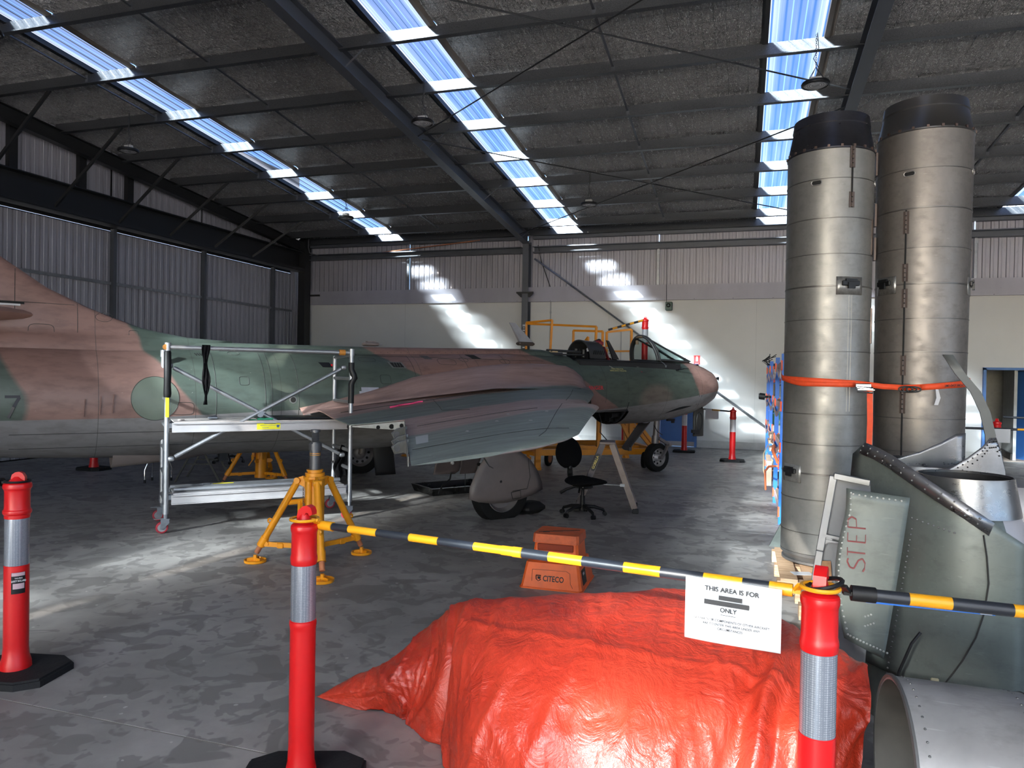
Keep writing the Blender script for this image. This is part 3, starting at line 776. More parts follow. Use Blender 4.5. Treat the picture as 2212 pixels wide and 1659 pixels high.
# dorsal spine
def spz(u): return 2.085 + .028*max(-2.6, min(2.4, u+.6))*.95 if u > -.6 else 2.085+.010*(u+.6)
q = MB(); rings = []
for k in range(40):
    u_ = -3.2 + 5.68*k/39; t = spz(u_)+.03*0; zb = fus(u_)[0]+fus(u_)[2]-.06; w_ = .17
    if u_ > 2.30: t -= (u_-2.30)*.45
    if u_ < -2.6: t = min(t, t)
    pr = [(-w_-.015, zb), (-w_, t-.07), (-w_*.72, t-.018), (-w_*.3, t), (w_*.3, t), (w_*.72, t-.018), (w_, t-.07), (w_+.015, zb)]
    rings.append([A(u_, v_, z_) for v_, z_ in pr])
q.loft(rings, closed=True, caps=True); q.build('dorsal_spine', FUSM, plane, smooth=50)
q = MB()
for k in range(46):
    u_ = -2.3+.102*k
    q.box(A(u_, .188, fus(u_)[0]+fus(u_)[2]+.0), (.008, .004, .008))
q.build('spine_rivets', ENGG, plane, kind='stuff')
q = MB(); q.box(A(-.74, 0, 2.125), (.20, .16, .05), bev=.015); q.box(A(-.74, 0, 2.157), (.12, .08, .02)); q.build('spine_light', MAUVE, plane, smooth=40)
q = MB(); q.box(A(1.92, 0, 2.235), (.30, .12, .06), bev=.02); q.build('aerial_base', plain('aerial_base_brown', (.06, .045, .035), .5), plane)
q = MB(); q.loft([[A(1.80, -.03, 2.26), A(2.05, -.02, 2.26), A(2.06, .02, 2.26), A(1.80, .03, 2.26)], [A(1.60, -.012, 2.56), A(1.71, -.008, 2.56), A(1.71, .008, 2.56), A(1.60, .012, 2.56)]]); q.build('blade_aerial', plain('aerial_grey', (.30, .30, .32), .4), plane)
# fin and tailplane
FZ = [(-2.9, 2.085), (-3.25, 2.125), (-3.65, 2.205), (-4.13, 2.385), (-4.57, 2.60), (-4.99, 2.90), (-5.5, 3.35), (-6.0, 3.82), (-6.2, 3.98)]
def finle(z):
    for i in range(len(FZ)-1):
        if FZ[i][1] <= z <= FZ[i+1][1]: t = (z-FZ[i][1])/(FZ[i+1][1]-FZ[i][1]); return FZ[i][0]+(FZ[i+1][0]-FZ[i][0])*t
    return FZ[0][0] if z < FZ[0][1] else FZ[-1][0]
q = MB(); rings = []
for z_ in (1.86, 1.96, 2.085, 2.11, 2.16, 2.2, 2.3, 2.4, 2.5, 2.6, 2.75, 2.9, 3.2, 3.5, 3.8, 3.98):
    le = finle(z_) if z_ > 2.09 else -2.6; te = -7.25-.0*z_ if z_ < 2.6 else -7.25-(z_-2.6)*.10
    th = .10*(1-(z_-1.86)/2.3)+.035 if z_ > 2.1 else .15-.0*z_
    if z_ < 2.0: th = .24
    r_ = []
    cs = [0, .01, .04, .12, .3, .55, .8, 1.0]
    tf = [0, .25, .5, .8, 1.0, .9, .5, .06]
    for c_, t_ in zip(cs, tf): r_.append(A(le+(te-le)*c_, th*t_, z_))
    for c_, t_ in list(zip(cs, tf))[::-1][:-1]: r_.append(A(le+(te-le)*c_, -th*t_, z_))
    rings.append(r_)
q.loft(rings); q.build('tail_fin', FUSM, plane, smooth=45)
for sd in (1, -1):
    q = MB(); rings = []
    for v_, le, te, th in ((.03, -4.62, -6.5, .085), (.5, -5.05, -6.6, .07), (1.2, -5.7, -6.8, .05), (1.85, -6.35, -7.0, .025)):
        zc = 2.28+.03*v_; r_ = []
        cs = [0, .012, .05, .15, .35, .65, 1.0]; tf = [0, .3, .6, .9, 1, .7, .05]
        for c_, t_ in zip(cs, tf): r_.append(A(le+(te-le)*c_, sd*v_, zc+th*t_))
        for c_, t_ in list(zip(cs, tf))[::-1][:-1]: r_.append(A(le+(te-le)*c_, sd*v_, zc-th*t_))
        rings.append(r_)
    q.loft(rings); q.build('tailplane', plain('tailplane_tan', (.30, .17, .135), .42, var=.1), plane, smooth=45)
q = MB()
for z_ in (2.405, 2.155): q.box(A(-5.15, .105, z_), (.75, .012, .022))
q.build('tailplane_seal', DARK, plane)
q = MB()
for z_ in (2.385, 2.175): q.box(A(-5.12, .108, z_), (.62, .012, .02))
q.build('seal_plate', ALUW, plane)
def surf_line(m, pts, r=.0032): m.tube(pts, r, 4)
def fin_v(u_, z_):
    le = finle(z_); te = -7.25; c_ = (u_-le)/(te-le); th = .10*(1-(z_-1.86)/2.3)+.035
    cs = [0, .01, .04, .12, .3, .55, .8, 1.0]; tf = [0, .25, .5, .8, 1.0, .9, .5, .06]
    for i in range(7):
        if cs[i] <= c_ <= cs[i+1]: return th*(tf[i]+(tf[i+1]-tf[i])*(c_-cs[i])/(cs[i+1]-cs[i]))
    return th
q = MB()
for u_, z0_, z1_ in ((-4.86, 2.30, 2.78), (-4.28, 2.02, 2.44)):
    surf_line(q, [A(u_, fin_v(u_, max(2.1, z0_+(z1_-z0_)*k/8))+.001, z0_+(z1_-z0_)*k/8) for k in range(9)])
surf_line(q, [A(u_, fin_v(u_, 2.42)+.001, 2.42) for u_ in (-5.2, -5, -4.8, -4.6, -4.45, -4.31)])
for cu_, cz_, ru, rz_ in ((-4.02, 2.30, .085, .05), (-4.16, 2.03, .07, .075), (-3.72, 2.12, .05, .045), (-4.62, 2.10, .12, .09)):
    n_ = 20; pts = []
    for k in range(n_):
        a = 2*PI*k/n_; e_ = .5 if cz_ != 2.30 else 1
        cx = math.copysign(abs(math.cos(a))**e_, math.cos(a)); sx = math.copysign(abs(math.sin(a))**e_, math.sin(a))
        zz = max(2.0, cz_+rz_*sx); pts.append(A(cu_+ru*cx, fin_v(cu_+ru*cx, max(2.1, zz))+.001, zz))
    q.tube(pts, .003, 4, closed=True)
q.build('fin_panel_lines', ENGG, plane, kind='stuff')
q = MB(); q.cyl(A(-4.15, fin_v(-4.15, 2.1)-.01, 2.03), A(-4.15, fin_v(-4.15, 2.1)+.004, 2.03), .034, n=20); q.build('vent_hole', DARK, plane)
# fuselage panel seams, vents, holes, markings on the near side
q = MB()
for u_ in (-2.92, -2.36, -2.28, -1.96, -.32, .55, 1.25, 3.15):
    surf_line(q, [fp(u_, .38+1.5*k/14, .001) for k in range(15)])
surf_line(q, [fp(-4.9+.25*k, fth(-4.9+.25*k, 1.02), .001) for k in range(17)])
surf_line(q, [fp(-2.8+.2*k, fth(-2.8+.2*k, 1.955), .001) for k in range(25)])
surf_line(q, [fp(-4.9+.25*k, fth(-4.9+.25*k, .86), .001) for k in range(14)])
q.build('panel_seams', ENGG, plane, kind='stuff')
def access(m, u_, z_, du, dz, e_=.45, r=.003):
    pts = []
    for k in range(20):
        a = 2*PI*k/20; cx = math.copysign(abs(math.cos(a))**e_, math.cos(a)); sx = math.copysign(abs(math.sin(a))**e_, math.sin(a))
        uu = u_+du*cx; pts.append(fp(uu, fth(uu, z_+dz*sx), .0012))
    m.tube(pts, r, 4, closed=True)
q = MB()
for a_ in ((-2.60, 1.60, .055, .05), (-.78, 1.64, .075, .06), (-2.65, 1.93, .07, .02, 1), (-.95, 1.90, .12, .025), (-3.28, 1.28, .12, .07), (.25, 1.90, .14, .04), (.68, 1.78, .07, .04), (1.25, 1.93, .09, .035, 1), (.55, 1.94, .07, .03, 1)): access(q, *a_)
q.build('access_panels', ENGG, plane, kind='stuff')
def fquad(name, u_, z_, du, dz, mat, skew=0.0, off=.004, th=.006):
    q = MB(); pts = []
    for a, b_ in ((-1, -1), (1, -1), (1, 1), (-1, 1)):
        uu = u_+du*a+skew*b_; pts.append((uu, z_+dz*b_))
    o_ = [fp(a, fth(a, b_), off) for a, b_ in pts]; i_ = [fp(a, fth(a, b_), off-th-.02) for a, b_ in pts]
    q.add(o_+i_, [(0, 1, 2, 3), (7, 6, 5, 4), (0, 4, 5, 1), (1, 5, 6, 2), (2, 6, 7, 3), (3, 7, 4, 0)])
    return q.build(name, mat, plane)
fquad('louvre_frame', -.55, 1.835, .105, .042, BARE, -.02); fquad('louvre_opening', -.55, 1.835, .078, .030, DARK, -.015, .006)
q = MB()
for k in range(3): q.bar(fp(-.59+.04*k, fth(-.59, 1.808), .009), fp(-.595+.04*k, fth(-.595, 1.862), .009), .004, .004)
q.build('louvre_bars', BARE, plane)
fquad('vent_opening', .76, 1.985, .075, .030, DARK, -.03); fquad('mesh_vent', -.03, 1.955, .06, .022, plain('mesh_grey', (.07, .065, .06), .6), -.02)
fquad('formation_plate', -1.55, 1.815, .07, .030, BLACK, -.02); fquad('formation_dot', -1.47, 1.81, .016, .012, REDP, 0, .007)
fquad('tape_patch', -1.02, 1.505, .12, .028, plain('silver_tape', (.36, .36, .42), .5), 0); fquad('tape_patch_lower', -1.10, 1.465, .07, .018, plain('silver_tape', (.36, .36, .42), .5), 0)
q = MB(); p0 = fp(-2.03, fth(-2.03, 1.375)); nn = (p0-A(-2.03, 0, 1.33)).normalized(); q.cyl(p0-nn*.03, p0+nn*.003, .046, n=18); q.build('port_ring', BARE, plane)
q = MB(); q.cyl(p0-nn*.03, p0+nn*.006, .033, n=18); q.build('port_hole', DARK, plane)
q = MB()
for k in range(4): q.bar(fp(-3.08+.028*k, fth(-3.08, 1.89), .004), fp(-3.10+.028*k, fth(-3.1, 1.915), .004), .006, .006)
q.build('louvre_slots', DARK, plane, kind='stuff')
# overpainted roundel, proud by a paint edge
q = MB(); cz = 1.395; cu_ = -3.56; n_ = 40; ring = []; rin = []
for rr_ in (0, .08, .16, .242):
    for k in range(n_):
        a = 2*PI*k/n_; uu = cu_+rr_*math.cos(a); ring.append(fp(uu, fth(uu, cz+rr_*math.sin(a)), .0035))
F = []
for r_ in range(3):
    for k in range(n_): k2 = (k+1) % n_; F.append((r_*n_+k, r_*n_+k2, (r_+1)*n_+k2, (r_+1)*n_+k))
q.add(ring, F); q.build('roundel_patch', plain('roundel_green', (.115, .135, .105), .45, var=.15, sc_=3), plane, smooth=60)
q = MB(); q.tube([ring[3*n_+k] for k in range(n_)], .003, 4, closed=True); q.build('roundel_edge', plain('roundel_rim', (.04, .05, .04), .6), plane, smooth=60)
q = MB()
def fbar(m, pts, w_):
    for a, b_ in zip(pts[:-1], pts[1:]):
        pa = fp(a[0], fth(*a), .003); pb_ = fp(b_[0], fth(*b_), .003); m.bar(pa, pb_, .006, w_)
fbar(q, [(-4.935, 1.415), (-4.805, 1.415)], .028); fbar(q, [(-4.812, 1.41), (-4.86, 1.31), (-4.905, 1.20)], .030); q.build('number_seven', plain('number_black', (.008, .008, .014), .5), plane)
q = MB()
for a, b_, c_ in ((-4.25, 1.30, .09), (-4.1, 1.32, .10), (-3.98, 1.34, .10)): fbar(q, [(a, b_-c_), (a+.015, b_+c_)], .05)
q.build('ghost_letters', plain('ghost_brown', (.24, .13, .105), .6), plane)
def ftext(name, body, u_, z_, size, mat, spx=1.0, dz=.02):
    a = fp(u_-.05, fth(u_-.05, z_), .004); b_ = fp(u_+.05, fth(u_+.05, z_), .004)
    t_ = fp(u_, fth(u_, z_+dz), .004)-fp(u_, fth(u_, z_-dz), .004)
    return text(name, body, size, mat, frame_m(fp(u_, fth(u_, z_), .005), b_-a, t_), plane, spx=spx)
ftext('danger_letters', 'DANGER', 2.87, 1.545, .088, RTXT, 1.15)
q = MB(); p1, p2, p3 = [(3.87, 1.955), (4.09, 1.955), (4.045, 1.80)][0:3]
tp = [fp(a, fth(a, b_), .004) for a, b_ in ((3.88, 1.95), (4.10, 1.955), (4.06, 1.81))]; q.add(tp+[p_+Vector((0, .004, -.002)) for p_ in tp], [(0, 1, 2), (5, 4, 3), (0, 3, 4, 1), (1, 4, 5, 2), (2, 5, 3, 0)])
q.build('warning_triangle', plain('triangle_crimson', (.30, .012, .03), .5), plane)
ftext('triangle_words', 'EJECTION\nSEAT', 4.02, 1.918, .028, plain('words_pale', (.6, .5, .5), .6))
ftext('rescue_words', 'PUSH HERE FOR\nEMERGENCY RELEASE', 3.50, 1.845, .038, YTXT)
fbar_q = MB(); fbar(fbar_q, [(3.33, 1.93), (3.42, 1.87)], .006); fbar_q.build('pale_scratch', plain('scratch_pale', (.4, .38, .33), .6), plane)
q = MB(); pa = fp(4.96, fth(4.96, 1.87)); q.cyl(pa, pa+Vector((.0, -.06, .01)), .014, n=8); q.cyl(pa+Vector((0, -.06, .01)), pa+Vector((.10, -.10, .03)), .009, n=8); q.cyl(pa+Vector((.10, -.10, .03)), pa+Vector((.20, -.11, .03)), .007, n=8); q.build('angle_vane', BLACK, plane, smooth=50)
q = MB(); q.tube([A(4.62, .37, 2.02), A(4.66, .41, 1.98), A(4.68, .42, 1.95)], .006, 6); q.box(A(4.69, .425, 1.935), (.02, .02, .04)); q.build('canopy_latch', GALV, plane)
q = MB(); q.box(A(5.63, 0, 2.07), (.03, .03, .09)); q.build('nose_stub', BLACK, plane)
q = MB(); q.box(fp(6.25, 1.0, .03), (.05, .03, .05)); q.cyl(fp(6.2, 1.0, .01), fp(6.32, 1.05, .03), .008, n=6); q.build('nose_bracket', BLACK, plane)
q = MB()
for k in range(12):
    pass
sl_ = [fp(4.72+.055*k, fth(4.72+.055*k, 1.10+.010*k), .002) for k in range(13)]; s2_ = [fp(4.72+.055*k, fth(4.72+.055*k, 1.10+.010*k+.045*math.sin(PI*k/12)+.004), .002) for k in range(13)]
q.sheet([sl_, s2_]); q.build('belly_slot', DARK, plane, fixn=False)
for k, u_ in enumerate((5.52, 5.585)):
    q = MB(); fbar(q, [(u_, 1.24), (u_+.01, 1.42)], .004); q.build('nose_seam', ENGG, plane)
# airbrake hanging open below the rear fuselage
q = MB(); rings = []
for u_, zb, dp, hw_ in ((-3.93, .585, .20, .24), (-3.2, .64, .20, .27), (-2.85, .70, .16, .24), (-2.70, .80, .06, .14)):
    rings.append([A(u_, -hw_+2*hw_*k/12, zb+dp*(abs(-1+2*k/12)**2.4)) for k in range(13)])
q.sheet(rings); ab = q.build('airbrake', MAUVE, plane, smooth=40, solid=.022, fixn=False)
q = MB(); q.cyl(A(-3.0, .1, .72), A(-2.78, .05, .92), .03); q.box(A(-2.72, .12, .72), (.10, .08, .22)); q.build('airbrake_jack', BLACK, ab)
# ---------------- wing
CS = [0, .004, .015, .04, .09, .18, .32, .5, .7, .88, 1.0]
TU = [0, .16, .32, .52, .73, .93, 1.0, .88, .58, .25, .03]
TL = [0, .10, .20, .32, .44, .54, .56, .50, .34, .16, .03]
def wsec(v_, leu, lez, teu, tez, tu, tl, droop=0.0):
    up_ = []; lo_ = []
    for c_, a, b_ in zip(CS, TU, TL):
        uu = leu+(teu-leu)*c_; zz = lez+(tez-lez)*c_
        up_.append((uu, v_, zz+tu*a)); lo_.append((uu, v_, zz-tl*b_))
    return up_ + lo_[::-1][1:-1] if False else up_ + lo_[::-1][:-1]
# stations: v, LE u, LE z, TE u, TE z, upper, lower thickness
W_IN = [(.50, 2.70, 1.56, -1.80, 1.30, .22, .30), (.66, 2.66, 1.55, -1.78, 1.275, .20, .28), (.85, 2.58, 1.52, -1.78, 1.25, .17, .25), (1.10, 2.42, 1.485, -1.80, 1.235, .145, .22), (1.5, 2.09, 1.465, -1.86, 1.205, .13, .19), (2.0, 1.60, 1.405, -1.92, 1.185, .12, .165), (2.35, 1.22, 1.36, -1.97, 1.175, .115, .15), (2.66, .86, 1.315, -1.50, 1.235, .115, .13)]
W_MID = [(2.66, .86, 1.315, -1.50, 1.235, .115, .13), (3.02, .42, 1.265, -1.66, 1.215, .12, .09)]
W_OUT = [(3.02, .86, 1.358, -1.66, 1.215, .095, .12), (3.6, .25, 1.305, -1.94, 1.17, .084, .10), (4.1, -.27, 1.245, -2.17, 1.13, .072, .085), (4.42, -.60, 1.205, -2.32, 1.105, .060, .078), (4.62, -.88, 1.185, -2.41, 1.085, .048, .07), (4.76, -1.22, 1.158, -2.47, 1.072, .030, .055), (4.84, -1.70, 1.122, -2.505, 1.062, .015, .03)]
def wing(side):
    wg = MB()
    for W in (W_IN, W_MID, W_OUT):
        rings = []
        for k in range(len(W)-1):
            for j in range(4 if k < len(W)-2 else 5):
                t = j/4; s_ = [W[k][i]+(W[k+1][i]-W[k][i])*t for i in range(7)]
                rings.append([A(a, side*b_, c_) for a, b_, c_ in wsec(*s_)])
        wg.loft(rings, caps=True)
    return wg.build('wing', WINGM, plane, smooth=38)
wing_r = wing(1); wing_l = wing(-1)
# root trunk: intake duct fairing blending the wing into the fuselage
ZT = [(-1.95, 1.27), (-1.68, 1.325), (-1.0, 1.485), (-.33, 1.68), (.1, 1.745), (.4, 1.79), (.71, 1.84), (1.19, 1.885), (1.7, 1.905), (2.06, 1.905), (2.4, 1.885), (2.7, 1.83)]
def ztop(u):
    for i in range(len(ZT)-1):
        if ZT[i][0] <= u <= ZT[i+1][0]: t = (u-ZT[i][0])/(ZT[i+1][0]-ZT[i][0]); return ZT[i][1]+(ZT[i+1][1]-ZT[i][1])*t
    return ZT[0][1] if u < 0 else ZT[-1][1]
def zw13(u): # wing upper surface height along the outer edge of the trunk
    return 1.245 + (1.60-1.245)*min(1, max(0, (u+1.95)/2.4))**.8 - .045*max(0, (u-1.2)/1.1)**2
for side in (1, -1):
    q = MB(); g0 = []
    for i in range(15):
        s_ = i/14; row = []
        for k in range(36):
            ue = 2.66-.52*s_**1.2; u_ = -1.95+(ue+1.95)*k/35; zt = ztop(u_); wdt = .12+.58*min(1, max(0, (u_+1.95)/2.2))
            vf = max(.3, fus(u_)[1]*abs(math.sin(fth(u_, min(zt, 1.93))))-.015)
            v_ = vf+(max(vf+.1, .68+wdt)-vf)*s_; f_ = .5-.5*math.cos(PI*(s_**.85)); z_ = zt+(zw13(u_)-.035-zt)*f_
            if s_ > .99: z_ -= .02
            nose = max(0, 1-(ue-u_)/.30); z_ -= .10*nose**2.2*(1-.3*s_)
            row.append(A(u_, side*v_, z_+.008*(1-s_)))
        row.append(row[-1]+Vector((.006, 0, -.10))); row.append(row[-1]+Vector((-.02, 0, -.12))); g0.append(row)
    q.sheet(g0); q.build('root_fairing', WINGM, plane, smooth=65, fixn=False)
# structural details of the near wing
q = MB()
q.sheet([[A(-1.50, 2.665, 1.225), A(-1.97, 2.40, 1.168)], [A(-1.50, 2.665, 1.13), A(-1.97, 2.40, 1.158)]]); 
q.build('flap_end_rib', BARE, wing_r, fixn=False)
q = MB()
for u_, z_, r_ in ((-1.74, 1.165, .020), (-1.62, 1.175, .026), (-1.53, 1.185, .022)): q.cyl(A(u_, 2.665-(-1.50-u_)*.56+.004, z_-.006), A(u_, 2.665-(-1.50-u_)*.56+.012, z_-.006), r_, n=14)
q.build('rib_holes', DARK, wing_r)
# aileron shroud closing plate and hinge brackets along the cut trailing edge
def te(v_): t = (v_-3.02)/(4.62-3.02); return -1.66+(-2.41+1.66)*t, 1.215+(1.085-1.215)*t
q = MB(); g0 = []
for k in range(9):
    v_ = 3.02+1.62*k/8; u_, z_ = te(v_); g0.append([A(u_-.012, v_, z_+.035-.015*k/8), A(u_-.012, v_, z_-.075+.02*k/8)])
q.sheet(g0); q.build('aileron_spar', BARE, wing_r, solid=.006, fixn=False)
for v_ in (3.30, 3.72, 3.98):
    u_, z_ = te(v_); q = MB(); q.prism([(0, .05), (-.10, .03), (-.15, -.01), (-.12, -.07), (-.04, -.06), (0, -.085)], -.012, .012, M=Matrix(((1, 0, 0), (0, 0, -1), (0, 1, 0))), c=A(u_, v_, z_-.02))
    h_ = q.build('hinge_bracket', BARE, wing_r)
    q = MB(); q.cyl(A(u_-.11, v_-.025, z_-.04), A(u_-.11, v_+.025, z_-.04), .028, n=14); q.build('hinge_bearing', GALV, h_)
def wtop(v_, c_):
    W = W_OUT if v_ > 3.02 else (W_MID if v_ > 2.66 else W_IN)
    for k in range(len(W)-1):
        if W[k][0] <= v_ <= W[k+1][0]:
            t = (v_-W[k][0])/(W[k+1][0]-W[k][0]); s_ = [W[k][i]+(W[k+1][i]-W[k][i])*t for i in range(7)]
            for i in range(len(CS)-1):
                if CS[i] <= c_ <= CS[i+1]: a = TU[i]+(TU[i+1]-TU[i])*(c_-CS[i])/(CS[i+1]-CS[i]); break
            return A(s_[1]+(s_[3]-s_[1])*c_, v_, s_[2]+(s_[4]-s_[2])*c_+s_[5]*a+.0015)
    return A(0, v_, 1.3)
q = MB()
surf_line(q, [wtop(1.30+.0*k, .06+.9*k/14) for k in range(15)], .005)
surf_line(q, [wtop(2.40-.9*k/8, .10) for k in range(9)]); surf_line(q, [wtop(3.05+1.55*k/10, .22) for k in range(11)]); surf_line(q, [wtop(1.35+1.3*k/8, .66) for k in range(9)])
surf_line(q, [wtop(4.35, .08+.9*k/12) for k in range(13)]); surf_line(q, [wtop(3.25, .35+.6*k/8) for k in range(9)])
surf_line(q, [wtop(.95+.3*k/6, .30) for k in range(7)]); surf_line(q, [wtop(.95+.3*k/6, .36) for k in range(7)])
q.build('wing_seams', ENGG, wing_r, kind='stuff')
for v_, c_ in ((3.75, .55), (3.95, .35), (3.55, .28), (3.45, .5), (4.0, .70)):
    p_ = wtop(v_, c_); q = MB(); q.lathe([(.0, .010), (.012, .008), (.022, .0)], p_, 10); q.build('wing_fastener', ALUW, wing_r)
q = MB(); q.add([wtop(3.45, .80), wtop(3.45, .86), wtop(3.9, .86), wtop(3.9, .80)], [(0, 1, 2, 3)]) if False else q.add([wtop(3.8, .90), wtop(3.8, .96), wtop(4.15, .96), wtop(4.15, .90)], [(0, 1, 2, 3)])
q.build('tape_strip', plain('pale_tape', (.45, .47, .47), .5), wing_r, fixn=False)
q = MB(); q.add([wtop(1.0, .12), wtop(1.0, .165), wtop(1.11, .15), wtop(1.11, .11)], [(0, 1, 2, 3)]); q.build('root_slot', plain('slot_brown', (.06, .04, .035), .7), wing_r, fixn=False)
q = MB(); pr_ = [wtop(1.62, .58+.0*k)+Vector((-.0, 0, .012)) for k in range(1)]
pr_ = [wtop(1.42+.006*k, .70+.0105*k)+Vector((0, .022*math.sin(k*1.1), .012)) for k in range(12)]
q.tube(pr_, .011, 6); q.tube([p_+Vector((.01, -.03, .004)) for p_ in pr_[3:10]], .009, 6)
tag(q.build('ribbon', PINK, None, smooth=60), 'bright pink ribbon lying on the wing root of the jet fighter', 'ribbon').matrix_world = Matrix.Translation(AO) @ Matrix.Rotation(AH, 4, 'Z')
# ---------------- landing gear
def wheel(m, c, r, wd, axis, flat=0.0, hub=.55):
    M = rotm(axis); c = Vector(c)
    pr = [(r*.62, -wd*.42), (r*.80, -wd*.5), (r*.94, -wd*.44), (r, -wd*.22), (r, wd*.22), (r*.94, wd*.44), (r*.80, wd*.5), (r*.62, wd*.42)]
    n0 = len(m.v); m.lathe(pr, c, 40, M)
    if flat:
        for i in range(n0, len(m.v)):
            x_, y_, z_ = m.v[i]
            if z_ < flat: d_ = flat-z_; m.v[i] = (x_+(x_-c.x)*d_*1.0, y_+(y_-c.y)*d_*.4, flat)
def hubm(m, c, r, wd, axis, n=10):
    M = rotm(axis); c = Vector(c)
    for s_ in (-1, 1):
        m.lathe([(r*.63, s_*wd*.40), (r*.60, s_*wd*.44), (r*.55, s_*wd*.30), (r*.50, s_*wd*.16), (r*.30, s_*wd*.14), (r*.24, s_*wd*.34), (r*.14, s_*wd*.44), (.001, s_*wd*.44)], c, 28, M)
def hubholes(m, c, r, wd, axis, n, s_, rr=.42, hr=.06):
    M = rotm(axis); c = Vector(c)
    for k in range(n):
        a = 2*PI*k/n; p_ = c + M @ Vector((r*rr*math.cos(a), r*rr*math.sin(a), s_*wd*.15)); d_ = M @ Vector((0, 0, s_*.012)); m.cyl(p_, p_+d_, r*hr, n=8)
yv = Vector((0, -1, 0))
for sd in (1, -1):
    C_ = A(.0 if sd > 0 else .04, sd*2.22, .355)
    q = MB(); wheel(q, C_-Vector((0, 0, .045)) if sd > 0 else C_, .375, .21, yv, .002); wt = q.build('main_wheel', TYRE, plane, smooth=40)
    q = MB(); hubm(q, C_-Vector((0, 0, .045 if sd > 0 else 0)), .375, .21, yv); q.build('wheel_hub', plain('hub_grey', (.24, .22, .22), .45, .4), wt, smooth=40)
    q = MB(); hubholes(q, C_, .375, .21, yv, 10, 1 if sd < 0 else 1); hubholes(q, C_, .375, .21, yv, 1, 1, 0, .16); q.build('hub_holes', DARK, wt)
    q = MB(); q.cyl(A(.02, sd*2.05, .36), A(.10, sd*1.98, 1.30), .06); q.cyl(A(.02, sd*2.05, .36), A(.02, sd*2.2, .36), .04); q.cyl(A(.25, sd*1.9, 1.28), A(.06, sd*2.02, .65), .025); q.build('main_leg', LEGM, plane, smooth=50)
# main gear door on the near wheel: one large curved fairing with a lower wheel cover
def doorface(pts, v0, bulge, thick, name, parent, mat):
    q = MB(); n_ = len(pts); cx = sum(p[0] for p in pts)/n_; cz_ = sum(p[1] for p in pts)/n_
    P = []; F = []
    for f_, b_ in ((1.0, 0), (.8, .55), (.5, .85), (.2, 1.0)):
        for p in pts: P.append(A(cx+(p[0]-cx)*f_, v0+bulge*b_, cz_+(p[1]-cz_)*f_))
    for r_ in range(3):
        for k in range(n_): k2 = (k+1) % n_; F.append((r_*n_+k, r_*n_+k2, (r_+1)*n_+k2, (r_+1)*n_+k))
    F.append(tuple(3*n_+k for k in range(n_)))
    q.add(P, F); return q.build(name, mat, parent, smooth=50, solid=thick)
md_ = doorface([(-.30, 1.16), (-.30, .86), (-.34, .74), (-.44, .60), (-.52, .42), (-.53, .29), (-.40, .245), (-.20, .215), (0, .21), (.20, .235), (.38, .275), (.52, .33), (.505, .42), (.44, .56), (.33, .70), (.20, .79), (.12, .84), (.12, 1.16)], 2.38, .035, .02, 'main_gear_door', plane, MAUVE)
q = MB(); dl = [(-.34, .75), (-.28, .66), (-.16, .60), (-.03, .52), (.03, .40), (.04, .33)]
q.tube([A(a, 2.40+.012*math.sin(i), b_) for i, (a, b_) in enumerate(dl)], .008, 5)
q.tube([A(a, 2.425, b_) for a, b_ in ((.03, .33), (.16, .345), (.17, .26), (.05, .25), (.03, .33))], .004, 4)
q.tube([A(a, 2.424, b_) for a, b_ in ((.27, .72), (.30, .50), (.26, .36), (.05, .345))], .004, 4); q.build('door_seams', ENGG, md_)
q = MB(); q.cyl(A(-.12, 2.40, .47), A(-.12, 2.425, .47), .016, n=10); q.build('door_fastener', BLACK, md_)
q = MB(); q.box(A(.50, 2.15, .075), (.34, .28, .13), bev=.05, rz=.15); tag(q.build('wheel_chock', RUBBER, None, smooth=40), 'black rubber chock against the near main wheel of the jet fighter', 'chock').matrix_world = Matrix.Translation(AO) @ Matrix.Rotation(AH, 4, 'Z')
# far main door, inner doors
doorface([(-.25, 1.15), (-.24, .62), (-.17, .12), (.17, .12), (.11, .62), (.10, 1.15)], -1.05, .05, .02, 'far_gear_door', plane, plain('door_dark', (.03, .028, .028), .6))
for pts, v_ in (([(-.22, 1.1), (-.15, .58), (-.20, .37), (.13, .36), (.20, .40), (.26, .57), (.30, 1.1)], .90), ([(.02, 1.1), (.06, .60), (.04, .40), (.28, .40), (.36, .60), (.42, 1.1)], 1.2)):
    d_ = doorface(pts, v_, -.02, .015, 'inner_gear_door', plane, plain('door_brown', (.095, .075, .075), .55))
    q = MB(); q.cyl(A(pts[0][0]+.30, v_+.0, .515), A(pts[0][0]+.30, v_+.035, .515), .022, n=12); q.build('door_hole', WHITEP if v_ < 1 else DARK, d_)
q = MB(); q.tube([A(.05, .95, .40), A(.03, .95, .30), A(-.10, .97, .22), A(-.16, .98, .12)], .012, 6); q.build('drain_hose', BLACK, plane)
# nose gear
NU = 4.93
q = MB(); wheel(q, A(NU, 0, .265), .268, .17, yv, .003); nw_ = q.build('nose_wheel', TYRE, plane, smooth=40)
q = MB(); hubm(q, A(NU, 0, .265), .268, .17, yv); q.build('wheel_hub', plain('hub_pale', (.40, .38, .38), .4, .5), nw_, smooth=40)
q = MB(); hubholes(q, A(NU, 0, .265), .268, .17, yv, 8, 1, .42, .07); q.build('hub_holes', DARK, nw_)
q = MB(); q.cyl(A(4.93, 0, .98), A(4.90, 0, .62), .055); q.cyl(A(4.90, 0, .66), A(4.89, 0, .52), .068)
q.cyl(A(4.89, .0, .54), A(4.92, 0, .50), .05)
for s_ in (1,):
    q.bar(A(4.90, .09, .62), A(5.13, .12, .50), .05, .05); q.bar(A(5.13, .12, .52), A(4.96, .12, .28), .055, .035); q.cyl(A(5.12, .05, .50), A(5.12, .17, .50), .035)
q.cyl(A(NU, -.0, .265), A(NU, .15, .265), .03)
